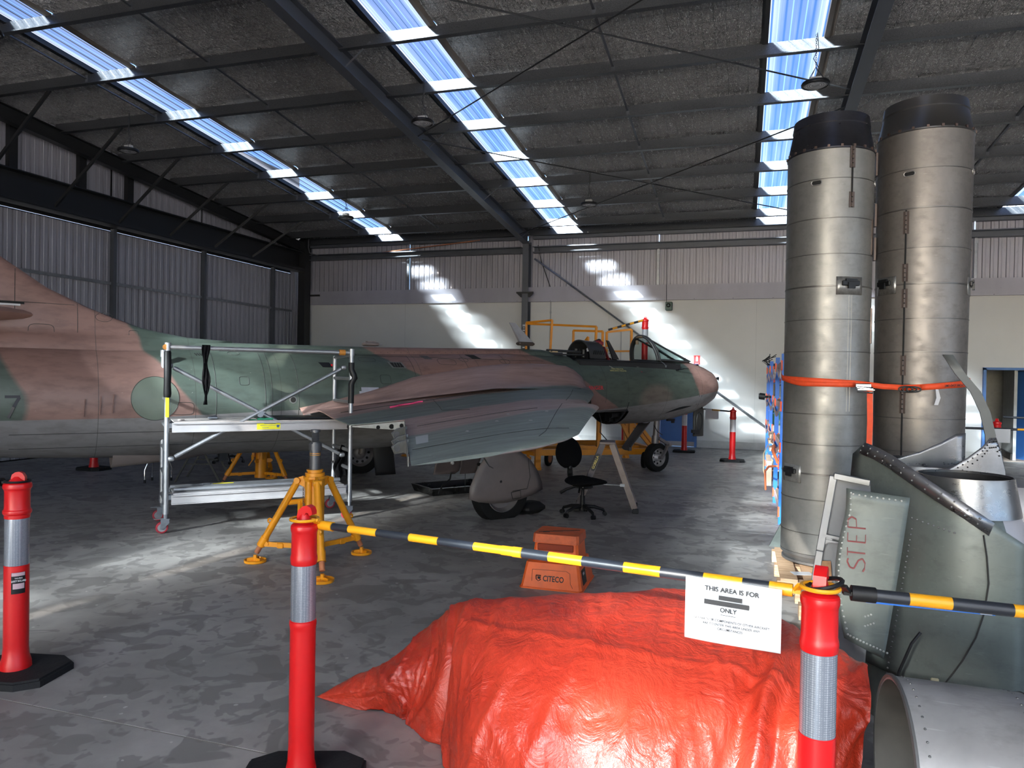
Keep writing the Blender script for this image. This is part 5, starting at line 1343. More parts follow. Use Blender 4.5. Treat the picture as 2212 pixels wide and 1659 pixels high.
# ---- access panel marked STEP
t = thing('access_hatch', 'green-grey aircraft panel with hand-painted red word STEP, leaning before the tail cone', 'aircraft part', (.60, 3.78, .42), R(-4))
Mx = lambda x, z: Vector((x, -.03-.05*math.cos(x*5)+ (z-.4)*.02, z))
pan = [(-.12, .80), (.145, .775), (.05, .05), (-.115, .10), (-.165, .42)]
q = MB(); ns, nt_ = 12, 16; rows_ = []
for j in range(nt_+1):
    f_ = j/nt_; zl = .10+(.80-.10)*f_; zr_ = .03+(.775-.03)*f_; xl = -.115-.05*math.sin(PI*min(1, f_*1.15))*.9 if f_ < .87 else -.12-.0*f_; xr = .05+.095*f_**.9
    rows_.append([Mx(xl+(xr-xl)*i/ns, zl+(zr_-zl)*i/ns) for i in range(ns+1)])
q.sheet(rows_); q.build('panel_skin', GREEN, t, smooth=60, solid=.006, fixn=False)
q = MB(); R_ = []
for k in range(26): 
    f_ = k/25; xl = -.10-.045*math.sin(PI*min(1, f_*1.15)); R_.append((Mx(xl, .12+.66*f_)+Vector((0, -.004, 0)), Vector((0, -1, 0))))
for k in range(12): R_.append((Mx(-.09+.014*k, .115-.005*k)+Vector((0, -.004, 0)), Vector((0, -1, 0))))
for k in range(9): R_.append((Mx(-.09+.025*k, .775-.002*k)+Vector((0, -.004, 0)), Vector((0, -1, 0))))
for k in range(7): R_.append((Mx(-.03+.012*(k % 4), .17+.02*(k//4)+.006*k)+Vector((0, -.004, 0)), Vector((0, -1, 0))))
rivets(q, R_, .0055, .003); q.build('rivets', plain('rivet_pale', (.36, .37, .34), .4, .3), t, kind='stuff')
STP = plain('faded_red_paint', (.20, .045, .045), .6)
mS = frame_m(Mx(-.075, .565)+Vector((0, -.0055, 0)), (.06, 0, 1), (-1, 0, .06))
# strokes of the hand-lettered word, reading upwards
def stroke(m, pts, w_=.007):
    for a, b_ in zip(pts[:-1], pts[1:]):
        pa_ = Mx(*a)+Vector((0, -.006, 0)); pb2 = Mx(*b_)+Vector((0, -.006, 0)); m.bar(pa_, pb2, .003, w_)
q = MB()
def L_(s_, pts): # s along word (upwards), c across (to the left = top of letters)
    stroke(q, [(-.035-.075*c+.004*s_*10*0, .42+s_) for s_, c in pts])
L_(0, [(.055, .95), (.04, 1.0), (.015, .85), (.01, .62), (.03, .5), (.05, .38), (.06, .15), (.04, 0), (.015, .02), (.0, .12)])
L_(0, [(.085, .0), (.085, 1.0)]); L_(0, [(.068, 1.0), (.105, 1.0)])
L_(0, [(.135, 0), (.135, 1.0)]); L_(0, [(.135, 1.0), (.175, 1.0)]); L_(0, [(.135, .5), (.165, .5)]); L_(0, [(.135, 0), (.172, 0)])
L_(0, [(.20, 0), (.20, 1.0), (.235, 1.0), (.25, .8), (.24, .55), (.20, .5)])
q.build('painted_word_step', STP, t)
t = thing('framed_panel', 'silver-framed grey inner panel standing behind the STEP panel', 'aircraft part', (.55, 3.95, .02), R(-6))
fr = [(-.24, .0), (-.21, .45), (-.16, .85), (-.105, 1.23), (.06, 1.205), (.09, .9), (.04, .0)]
q = MB(); q.prism([(x, z) for x, z in fr], -.012, .0, M=Matrix(((1, 0, 0), (0, 0, -1), (0, 1, 0)))); q.build('inner_skin', plain('primer_grey', (.16, .165, .17), .45, .1), t)
q = MB()
for a, b_ in zip(fr[:4], fr[1:5]): q.bar((a[0], -.02, a[1]), (b_[0], -.02, b_[1]), .035, .03, bev=.004)
q.build('silver_edge', plain('edge_silver', (.20, .205, .21), .40, .6), t)
q = MB(); q.bar((-.15, -.02, .93), (.05, -.02, .905), .03, .014); q.bar((-.15, -.02, .905), (.05, -.02, .885), .02, .010); q.prism([(-.165, .94), (-.10, .91), (-.165, .86)], .012, .022, M=Matrix(((1, 0, 0), (0, 0, -1), (0, 1, 0)))); q.build('stiffener', plain('edge_silver', (.20, .205, .21), .40, .6), t)
q = MB(); q.box((-.135, -.022, .74), (.062, .006, .12), M=Matrix.Rotation(R(-4), 3, 'Y')); q.build('tan_insert', plain('phenolic_brown', (.28, .13, .05), .5, var=.3, sc_=40), t)
# ---- the two tall jet pipes
def jetpipe(label, loc, rz, r_b, r_t, z1, zc, seams, mat, colmat, zb=0.0, gaps=()):
    t = thing('jet_pipe', label, 'jet pipe', loc, rz)
    H = z1-zb
    def rad(z): return r_b+(r_t-r_b)*((z-zb)/H)
    # shell rings, each band its own part
    zs = [zb+.02]+[s_[0] for s_ in seams]+[z1]
    for i in range(len(zs)-1):
        a, b_ = zs[i], zs[i+1]; r0, r1 = rad(a), rad(b_); q = MB()
        q.lathe([(r0-.003, a+.001), (r0, a+.004), (r0, a+.012), (r1, b_-.012), (r1, b_-.004), (r1-.003, b_-.001)], n=96)
        q.build('pipe_band', mat, t, smooth=40)
    q = MB()
    for z, wd in seams: q.lathe([(rad(z)-.006, z-wd*2), (rad(z)+.0035, z-wd), (rad(z)+.0035, z+wd), (rad(z)-.006, z+wd*2)], n=64)
    q.build('pipe_seams', plain('seam_dark_metal', (.14, .13, .12), .4, .8), t, smooth=40)
    q = MB(); rt = rad(z1)
    q.lathe([(rt-.008, z1-.01), (rt+.006, z1), (rt+.006, z1+.012), (rt-.002, z1+.02), (rt-.042, zc-.09), (rt-.036, zc-.08), (rt-.040, zc-.06), (rt-.048, zc), (rt-.062, zc), (rt-.06, z1)], n=72)
    q.build('top_collar', colmat, t, smooth=40)
    q = MB(); q.lathe([(rt-.063, zc-.002), (rt-.05, z1-.3), (.01, z1-.35)], n=40); q.build('dark_liner', DARK, t, smooth=40)
    q = MB()
    for k in range(22):
        a = 2*PI*k/22; q.box((math.cos(a)*(rt+.006), math.sin(a)*(rt+.006), z1+.016), (.014, .02, .022), rz=a)
    q.build('collar_clips', plain('clip_brown', (.09, .06, .05), .5, .5), t, kind='stuff')
    q = MB(); q.lathe([(r_b-.006, zb+.02), (r_b+.002, zb+.02), (r_b+.0, zb-.005), (r_b-.012, zb-.005), (r_b-.03, zb-.05), (r_b-.01, zb-.05), (r_b-.01, zb-.07), (.2, zb-.07)], n=60); q.build('foot_ring', plain('foot_ring_grey', (.17, .165, .16), .45, .6), t, smooth=40)
    return t, rad
def hinge(t, rad, ang, z0, z1, parts):
    q = MB(); c_, s_ = math.cos(ang), math.sin(ang)
    q.tube([Vector((c_*(rad(z)+.006), s_*(rad(z)+.006), z)) for z in (z0, (z0+z1)/2, z1)], .0065, 6); o = q.build('hinge_rod', DARK, t)
    for a, b_ in parts:
        q = MB(); zm = (a+b_)/2; q.box(Vector((c_*(rad(zm)+.003), s_*(rad(zm)+.003), zm)), (.008, .044, b_-a), rz=ang)
        n_ = max(2, int((b_-a)/.035))
        for k in range(n_): q.cyl(Vector((c_*(rad(zm)+.010), s_*(rad(zm)+.010), a+(b_-a)*(k+.1)/n_)), Vector((c_*(rad(zm)+.010), s_*(rad(zm)+.010), a+(b_-a)*(k+.85)/n_)), .009, n=8)
        q.build('hinge_leaf', plain('hinge_bronze', (.10, .075, .065), .45, .6), t)
def onpipe(t, rad, ang, z, w_, h_, name, mat, th=.006, off=.002, bev=0):
    q = MB(); n_ = 8; r = rad(z)+off; g0 = []
    for i in range(n_+1):
        a = ang+(i/n_-.5)*w_/r; g0.append([Vector((math.cos(a)*(r+th*0), math.sin(a)*r, z-h_/2)), Vector((math.cos(a)*r, math.sin(a)*r, z+h_/2))])
    q.sheet(g0); return q.build(name, mat, t, smooth=60, solid=th, fixn=False)
def latch(t, rad, ang, z):
    onpipe(t, rad, ang, z-.01, .23, .15, 'latch_plate', plain('plate_worn', (.30, .29, .27), .4, .7, var=.3, sc_=30), .004, .003)
    c_, s_ = math.cos(ang), math.sin(ang); q = MB(); r = rad(z)
    q.box(Vector((c_*(r+.012), s_*(r+.012), z+.01)), (.02, .15, .045), rz=ang, bev=.006); q.box(Vector((c_*(r+.024), s_*(r+.024), z-.01)), (.02, .06, .05), rz=ang); q.box(Vector((c_*(r+.022), s_*(r+.022), z+.035)), (.016, .10, .02), rz=ang)
    q.build('latch', BLACK, t, smooth=30)
def port(t, rad, ang, z, w_=.085, h_=.040):
    c_, s_ = math.cos(ang), math.sin(ang); r = rad(z)+.001; q = MB(); M = Matrix(((-s_, 0, c_), (c_, 0, s_), (0, 1, 0)))
    pts = []
    for k in range(20):
        a = 2*PI*k/20; x = (w_/2-h_/2)*(1 if math.cos(a) > 0 else -1)+h_/2*math.cos(a); pts.append((x, h_/2*math.sin(a)))
    c = Vector((c_*r, s_*r, z)); q.prism(pts, -.02, .003, M=M, c=c); o = q.build('port_opening', DARK, t)
    q = MB(); q.tube([c + M @ Vector((x, y, .003)) for x, y in pts], .0045, 6, closed=True); q.build('port_rim', plain('port_pale', (.45, .43, .40), .4, .7), t, smooth=60)
SW = [.0025, .005]
seamsL = [(.42, .0025), (.71, .0025), (.93, .005), (1.18, .0025), (1.44, .0025), (1.72, .004), (1.97, .0025), (2.24, .0025), (2.52, .005), (2.79, .0025), (3.09, .0035), (3.42, .0025)]
tL, radL = jetpipe('left of the two tall stainless jet pipes, black burnt collar on top, on a pallet', (.70, 6.95, .15), 0, .343, .352, 3.52, 3.84, [(z-.15, w_) for z, w_ in seamsL], STAIN, CHAR, .07)
aF = -PI/2   # towards camera is -Y
def angx(px, cx, r): return -math.acos(max(-1, min(1, (px-cx)/r)))
def sh(z): return z-.15
hinge(tL, radL, angx(.835, .70, .35)+.0, sh(3.17), sh(3.70), [(sh(3.17), sh(3.30)), (sh(3.50), sh(3.68))])
port(tL, radL, angx(.56, .70, .36), sh(3.39)); port(tL, radL, angx(1.03, .70, .34), sh(3.41), .06)
latch(tL, radL, angx(.84, .70, .35), sh(2.53)); latch(tL, radL, angx(.42, .70, .34), sh(.93))
q = MB(); a_ = angx(.845, .70, .35)
for da in (-.035, .04): q.tube([(math.cos(a_+da)*(radL(z)+.0005), math.sin(a_+da)*(radL(z)+.0005), z) for z in (1.32, 1.9, 2.35)], .0025, 5)
q.build('brazed_joint', plain('weld_grey', (.34, .33, .31), .35, .8), tL)
for px, pz in ((1.02, 2.95), (1.035, 2.2)): 
    q = MB(); a = angx(px, .70, .345); q.box((math.cos(a)*.352, math.sin(a)*.352, sh(pz)), (.01, .04, .3), rz=a); q.build('side_hinge', plain('hinge_bronze', (.10, .075, .065), .45, .6), tL)
seamsR = [(1.14, .0025), (1.42, .0025), (1.71, .004), (1.98, .0025), (2.26, .0025), (2.55, .005), (2.85, .0025), (3.18, .005), (3.51, .0025), (.85, .0025), (.56, .0025)]
seamsR.sort()
tR, radR = jetpipe('right of the two tall stainless jet pipes, brownish collar on top, slightly taller', (1.475, 7.15, .15), 0, .345, .372, 3.68, 3.97, [(z-.15, w_) for z, w_ in seamsR], STAIN2, plain('collar_brown_grey', (.10, .095, .092), .36, .75, var=.2, sc_=2), .07)
hinge(tR, radR, angx(1.29, 1.475, .36), sh(.95), sh(3.17), [(sh(2.97), sh(3.16)), (sh(2.57), sh(2.72)), (sh(2.35), sh(2.51)), (sh(1.78), sh(1.95)), (sh(1.46), sh(1.66))])
port(tR, radR, angx(1.30, 1.475, .37), sh(3.47)); port(tR, radR, angx(1.80, 1.475, .36), sh(3.50), .06); latch(tR, radR, angx(1.17, 1.475, .35), sh(2.56)); latch(tR, radR, angx(1.83, 1.475, .37), sh(2.55))
q = MB()
for z in (3.65, 3.2, 2.9): q.box((-.378, .0, sh(z)), (.016, .06, .2))
q.build('side_hinge', plain('hinge_bronze', (.10, .075, .065), .45, .6), tR)
# pallets under the pipes
def pallet(loc, rz, label, W_=1.1, D_=1.0):
    t = thing('wooden_pallet', label, 'pallet', loc, rz)
    for k in range(6):
        q = MB(); q.box((-W_/2+.09+k*(W_-.18)/5, 0, .122), (.13, D_, .02)); q.build('deck_board', WOOD, t)
    for y in (-D_/2+.05, 0, D_/2-.05):
        q = MB(); q.box((0, y, .06), (W_, .10, .104)); q.build('bearer', WOOD, t)
    return t
pallet((.84, 6.78, 0), 0, 'wooden pallet under the left jet pipe', 1.08, 1.15); pallet((1.72, 7.25, 0), R(3), 'wooden pallet under the right jet pipe', .62, 1.0)
pallet((.92, 5.62, 0), 0, 'wooden pallet between the jet pipes and the tail cones', 1.0, .9)
tag(MB().box((.50, 6.42, .134), (.16, .10, .002), rz=.3).build('loose_paper', WHITEP), 'small white paper lying on the pallet at the foot of the left jet pipe', 'paper')
# orange ratchet strap round both pipes
STRAP = plain('strap_orange', (.85, .085, .02), .6, var=.08, sc_=30); 
t = thing('ratchet_strap', 'orange ratchet strap tied round both jet pipes', 'strap', (1.08, 7.05, 1.70))
def sp(x, y, z): return Vector((x-1.08, y-7.05, z-1.70))
def band(m, pts, w_=.045, th=.003, tw=None):
    g0 = []
    for i, p in enumerate(pts):
        w2 = Vector((0, 0, w_/2)) if tw is None else tw[i]
        g0.append([p-w2, p+w2])
    m.sheet(g0)
pts = [sp(.70+.362*math.cos(a), 6.95+.362*math.sin(a), 1.745-.022*((a-PI)/1.3)) for a in [PI*.95+2.35*k/24 for k in range(25)]]
pts += [sp(1.12, 6.70, 1.685), sp(1.26, 6.78, 1.68)]
pts += [sp(1.475+.376*math.cos(a), 7.15+.376*math.sin(a), 1.68+.05*((a+2.0)/1.9)) for a in [-2.1+2.05*k/20 for k in range(21)]]
q = MB(); band(q, pts, .045); q.build('webbing', STRAP, t, smooth=60, solid=.003, fixn=False)
pts2 = [sp(.70+.366*math.cos(a), 6.95+.366*math.sin(a), 1.80-.105*min(1, (a-2.98)/1.1)**.6 if a > 2.98 else 1.80) for a in [PI*.95+2.3*k/24 for k in range(25)]]
q = MB(); band(q, pts2, .040); q.build('webbing', STRAP, t, smooth=60, solid=.003, fixn=False)
q = MB(); band(q, [sp(1.475+.380*math.cos(a), 7.15+.380*math.sin(a), 1.70+.045*((a+1.3)/1.2)) for a in [-1.75+1.7*k/14 for k in range(15)]], .05); q.build('webbing', STRAP, t, smooth=60, solid=.003, fixn=False)
q = MB(); band(q, [sp(1.005, 6.62, 1.67), sp(1.015, 6.63, 1.4), sp(1.01, 6.64, 1.0), sp(1.01, 6.64, .6)], .001, tw=[Vector((.022, 0, 0))]*4); q.build('hanging_tail', STRAP, t, solid=.003, fixn=False)
q = MB(); q.cyl(sp(.90, 6.58, 1.675), sp(1.02, 6.58, 1.66), .020, n=12); q.box(sp(.95, 6.575, 1.69), (.12, .02, .035), bev=.008); q.box(sp(.97, 6.57, 1.655), (.13, .03, .012), bev=.004); q.cyl(sp(.90, 6.56, 1.64), sp(1.02, 6.56, 1.63), .008, n=8); q.build('ratchet_buckle', CHROME, t, smooth=40)
q = MB()
for k in range(3): q.tube([sp(1.30+.03*k+.06*math.cos(a)*.9, 6.77+.0, 1.665+.022*math.sin(a)) for a in [2*PI*j/14 for j in range(14)]], .006, 6, closed=True)
q.build('strap_knot', BLACK, t, smooth=50)
q = MB(); q.sheet([[sp(1.52, 6.765, 1.67), sp(1.54, 6.765, 1.67)], [sp(1.525, 6.755, 1.60), sp(1.555, 6.755, 1.60)], [sp(1.51, 6.76, 1.54), sp(1.54, 6.76, 1.54)]]); q.build('strap_label', WHITEP, t, solid=.001, fixn=False)
mm = frame_m(sp(1.66, 6.795, 1.705), (.9, .42, .05), (0, 0, 1)); text('strap_print', 'WORK LOAD LIMIT', .026, TX, mm @ Matrix.Rotation(PI, 4, 'Z'), t, .0003, spx=.75)
# ---- curved channel behind the pipes and a dark plinth
t = thing('curved_channel', 'thin grey curved channel strip standing on the floor behind the right jet pipe', 'aircraft part', (1.86, 6.6, 0))
q = MB(); arc = [(-.30, 1.95), (-.21, 1.80), (-.10, 1.66), (-.03, 1.50), (.01, 1.32), (.02, 1.12), (.01, .9), (-.02, .6), (-.04, .0)]
q.sheet([[Vector((x-.035, 0, z)), Vector((x-.035, -.012, z)), Vector((x+.035, -.012, z)), Vector((x+.035, 0, z))] for x, z in arc]); q.build('channel_strip', plain('channel_grey', (.12, .125, .12), .5), t, smooth=50, solid=.004, fixn=False)
t = thing('equipment_case', 'dark low equipment case with metal lid behind the tail cones', 'case', (1.93, 5.9, 0), R(8))
q = MB(); q.box((0, 0, .48), (.42, .5, .96), bev=.02); q.build('case_body', plain('case_black', (.03, .03, .032), .5), t); q = MB(); q.box((0, 0, 1.0), (.46, .54, .06), bev=.01); q.build('case_lid', plain('lid_grey', (.22, .22, .23), .35, .6), t)
# pale green offcut at the foot of the left pipe
t = tag(MB().prism([(-.10, .0), (.12, .0), (.09, .42)], -.02, .02, M=Matrix(((1, 0, 0), (0, 0, -1), (0, 1, 0))), c=(.40, 8.0, 0)).build('panel_offcut', GREEN), 'pale green triangular panel offcut on the floor left of the left jet pipe', 'aircraft part')
# ---- aluminium scaffold tower (local x along its length, y across, away from camera)
SX, SY = Vector((-5.76, 6.16, 0)), Vector((-4.38, 7.60, 0)); sa = math.atan2((SY-SX).y, (SY-SX).x)
t = thing('scaffold_tower', 'low aluminium scaffold tower on red castors beside the rear fuselage', 'scaffold', SX, sa)
Ls, Wd = 2.0, .74
for i, (x, y) in enumerate(((.02, 0), (.02, Wd), (Ls-.02, 0), (Ls-.02, Wd))):
    ztop = 1.99 if y == 0 else (1.93 if x < 1 else 1.93)
    q = MB(); q.cyl((x, y, .20), (x, y, ztop), .0255, n=16); q.cyl((x, y, .20), (x, y, .30), .030, n=16)
    if y == 0 or x < 1: q.cyl((x, y, ztop-.07), (x, y, ztop+.01), .033, n=16)
    q.build('upright', ALU, t, smooth=50)
    cz = thing('c', '', '') if False else None
    q = MB(); q.cyl((x, y, .20), (x, y, .155), .022, n=10); q.prism([(-.045, .15), (.03, .15), (.035, .11), (-.03, .045), (-.055, .05)], -.03, -.024, M=Matrix(((1, 0, 0), (0, 0, -1), (0, 1, 0))), c=(x, y, 0)); q.prism([(-.045, .15), (.03, .15), (.035, .11), (-.03, .045), (-.055, .05)], .024, .03, M=Matrix(((1, 0, 0), (0, 0, -1), (0, 1, 0))), c=(x, y, 0)); q.box((x-.05, y, .155), (.13, .03, .006)); q.box((x, y, .15), (.08, .06, .006))
    q.build('castor_fork', GALV, t)
    q = MB(); c = Vector((x-.035, y, .062)); wheel(q, c, .062, .034, Vector((0, 1, 0))); wo_ = q.build('castor', plain('castor_red', (.32, .02, .03), .45), t, smooth=45)
    q = MB(); q.cyl(c-Vector((0, .015, 0)), c+Vector((0, .015, 0)), .045, n=20); q.build('castor_hub', plain('castor_grey', (.25, .25, .26), .5), wo_, smooth=45)
for x in (.02, Ls-.02):
    for z in ((.31, .59, .80, 1.09, 1.37, 1.65) if x > 1 else (.31, .59, .86, 1.12, 1.40)):
        q = MB(); q.cyl((x, .02, z), (x, Wd-.02, z), .021, n=12); q.build('rung', ALU, t, smooth=50)
q = MB(); q.cyl((.04, .0, 1.955), (1.86, .0, 1.955), .0235, n=14); q.build('top_rail', ALU, t, smooth=50)
q = MB(); q.cyl((1.86, 0, 1.955), (Ls-.02, 0, 1.955), .020, n=12); q.cyl((1.84, Wd*.0, 1.955), (1.84, 0, 1.955), .02) if False else q.cyl((Ls-.02, 0, 1.93), (Ls-.02, Wd, 1.91), .021, n=12); q.build('rail_return', ALU, t, smooth=50)
q = MB(); q.cyl((1.83, -.004, 1.955), (1.90, -.004, 1.955), .034, n=14); q.cyl((.0, -.03, 1.955), (.0, .02, 1.955), .030, n=10); q.build('orange_clamp', plain('clamp_orange', (.50, .20, .03), .5), t, smooth=50)
# platforms with side beams, deck and end hooks
def platform(z, y0, y1, deckm, name):
    q = MB()
    for y in (y0+.02, y1-.02):
        q.box((Ls/2, y, z-.055), (Ls-.14, .035, .09)); q.box((Ls/2, y-.012, z-.012), (Ls-.14, .055, .012)); q.box((Ls/2, y-.012, z-.100), (Ls-.14, .055, .010))
    o = q.build(name, ALUW, t)
    q = MB(); q.box((Ls/2, (y0+y1)/2, z), (Ls-.18, y1-y0-.05, .012)); q.build('deck', deckm, o)
    q = MB()
    for x in (.06, Ls-.06):
        for y in (y0+.05, y1-.05): q.box((x, y, z-.035), (.08, .035, .07), bev=.01)
    q.build('end_hooks', GALV, o)
    return o
p1_ = platform(1.165, -.03, .62, plain('deck_ply', (.40, .36, .34), .7, var=.2), 'upper_platform')
p2_ = platform(.405, -.03, .62, ALUW, 'lower_platform')
def label_y(x0, x1, z, yy, par, h_=.055):
    q = MB(); q.box(((x0+x1)/2, yy, z), (x1-x0, .002, h_)); o = q.build('yellow_label', plain('label_yellow', (.75, .68, .02), .5), par)
    q = MB(); q.box(((x0+x1)/2+.06*(x1-x0), yy-.0015, z+h_*.12), ((x1-x0)*.86, .001, h_*.06)); q.box((x0+(x1-x0)*.35, yy-.0015, z-h_*.25), ((x1-x0)*.3, .001, h_*.07)); q.box((x1-.025, yy-.0015, z), (.03, .001, h_*.4)); q.box(((x0+x1)/2+.05*(x1-x0), yy-.0015, z+h_*.40), ((x1-x0)*.5, .001, h_*.10)); q.build('label_print', plain('label_print', (.05, .10, .22), .5), o)
label_y(.92, 1.17, 1.110, -.031, p1_, .07)
q = MB(); q.box((.02, -.0265, 1.33), (.034, .003, .22)); o = q.build('upright_label', plain('label_yellow', (.75, .68, .02), .5), t)
# diagonal braces
def brace(a, b_, y):
    q = MB(); a = Vector(a); b_ = Vector(b_); d = (b_-a).normalized(); q.cyl(a, b_, .021, n=12); q.cyl(a+d*.02, a+d*.05, .023, n=12); q.cyl(b_-d*.05, b_-d*.02, .023, n=12)
    q.box(a-d*.04, (.06, .05, .05), bev=.01); q.box(b_+d*.04, (.06, .05, .05), bev=.01); q.build('diagonal_brace', ALU, t, smooth=50)
brace((.10, .0-.0, .80), (1.86, .03, 1.76), 0); brace((.08, .05, 1.74), (1.86, .05, .77), 1)
q = MB(); q.cyl((.96, .0, 1.24), (.96, .045, 1.24), .035, n=8); q.box((.96, .02, 1.26), (.08, .05, .03)); q.build('swivel_coupler', GALV, t)
# loose tubes lying on the lower deck: things of their own
def wpt(x, y, z): return SX + Matrix.Rotation(sa, 3, 'Z') @ Vector((x, y, z))
for k, (y, z, r, a, b_, lab) in enumerate(((.10, .437, .024, .10, 1.50, 'front'), (.20, .437, .024, .12, 1.92, 'middle'), (.32, .437, .023, .08, 1.85, 'rear'))):
    q = MB(); q.cyl(wpt(a, y, z), wpt(b_, y+.02, z), r, n=14)
    if k == 1: q.cyl(wpt(1.05, y+.01, z), wpt(1.15, y+.01, z), .030, n=14)
    o = tag(q.build('scaffold_tube', ALU, None, smooth=50), 'loose aluminium tube on the lower scaffold deck, %s of three' % {'front': 'nearest to camera', 'middle': 'the middle one', 'rear': 'farthest'}[lab], 'tube', 'loose tubes on the scaffold')
    if k == 2:
        q = MB(); q.box(wpt(.62, y-.025, z+.005), (.22, .003, .03), rz=sa); q.build('yellow_label', plain('label_yellow', (.75, .68, .02), .5), o); q = MB(); q.box(wpt(.45, y, z), (.09, .06, .05), rz=sa, bev=.01); q.build('coupler', GALV, o)
# foam sleeves and black cloth
def sleeve(pts, r, name='foam_sleeve', m=CLOTH):
    q = MB(); q.tube([wpt(*p) for p in pts], r, 12); return q.build(name, BLACK, None, smooth=60)
tag(sleeve([(.02, 0, 1.915), (.02, 0, 1.90), (.022, -.002, 1.7), (.02, 0, 1.56), (.022, -.004, 1.47), (.02, 0, 1.43)], [.030, .036, .038, .036, .040, .036]), 'black foam pipe sleeve on the left front scaffold upright', 'foam sleeve')
tag(sleeve([(Ls-.02, 0, 1.84), (Ls-.02, 0, 1.76), (Ls, -.015, 1.70), (Ls+.015, -.01, 1.66), (Ls-.01, -.005, 1.62), (Ls-.02, 0, 1.58), (Ls-.02, 0, 1.40), (Ls-.02, 0, 1.36)], [.036, .036, .040, .038, .036, .036, .035, .035]), 'black bent foam sleeve on the right front scaffold upright', 'foam sleeve')
q = MB(); rows_ = []
for k in range(14):
    z = 1.99-.64*k/13; w_ = (.030+.012*math.sin(k*.9+1))*(1 if k < 11 else .6); rows_.append([wpt(.39-.006*math.sin(k*.5)+(i/6-.5)*2*w_, -.032-.012*math.cos(i*2.3+k*.7), z) for i in range(7)])
q.sheet(rows_); 
tag(q.build('black_cloth', CLOTH, None, smooth=60, solid=.006, fixn=False), 'black cloth strip hanging over the scaffold top rail', 'cloth')
q = MB(); rows_ = [[wpt(Ls-.12+.17*i/6+.02*math.sin(k), .30+.03*math.cos(i*2+k), .80-.36*k/8-.05*math.sin(i*1.4)) for i in range(7)] for k in range(9)]
q.sheet(rows_); tag(q.build('perforated_cloth', CLOTH, None, smooth=60, solid=.006, fixn=False), 'black perforated cloth hanging from the lower rungs of the scaffold right end', 'cloth')
o = tag(MB().box(wpt(1.42, .25, 1.19), (.95, .40, .022), rz=sa-.03, bev=.008).build('black_tray', BLACK), 'flat black plastic tray on the upper scaffold deck', 'tray')
q = MB(); q.loft([[wpt(.93+dx, .03+dy, 1.176+dz) for dx, dy in ((0, 0), (.17, -.01), (.20, .16), (.03, .18))] for dz in (0, .018, .022)]); tag(q.build('green_pad', plain('scourer_green', (.02, .18, .10), .9, bump=.5), None), 'green scouring pad beside the black tray on the scaffold deck', 'scouring pad')
q = MB(); q.loft([[wpt(.80+dx, .02+dy, 1.174+dz) for dx, dy in ((0, 0), (.12, 0), (.12, .08), (0, .08))] for dz in (0, .008)]); tag(q.build('green_pad', plain('scourer_green', (.02, .18, .10), .9, bump=.5), None), 'small flat green pad at the front edge of the scaffold deck', 'scouring pad')
q = MB(); q.box(wpt(.50, .30, 1.19), (.10, .05, .03), rz=sa, bev=.008); q.cyl(wpt(.46, .3, 1.19), wpt(.54, .3, 1.21), .012, n=8); tag(q.build('small_fitting', GALV), 'small metal fitting on the left part of the scaffold deck', 'fitting')
q = MB(); q.loft([[wpt(.13+dx, .10+dy, 1.174+dz) for dx, dy in ((0, 0), (.07, .01), (.06, .05), (.01, .05))] for dz in (0, .014)]); tag(q.build('rag', plain('rag_beige', (.6, .52, .48), .9), None), 'small pale rag at the left end of the scaffold deck', 'rag')
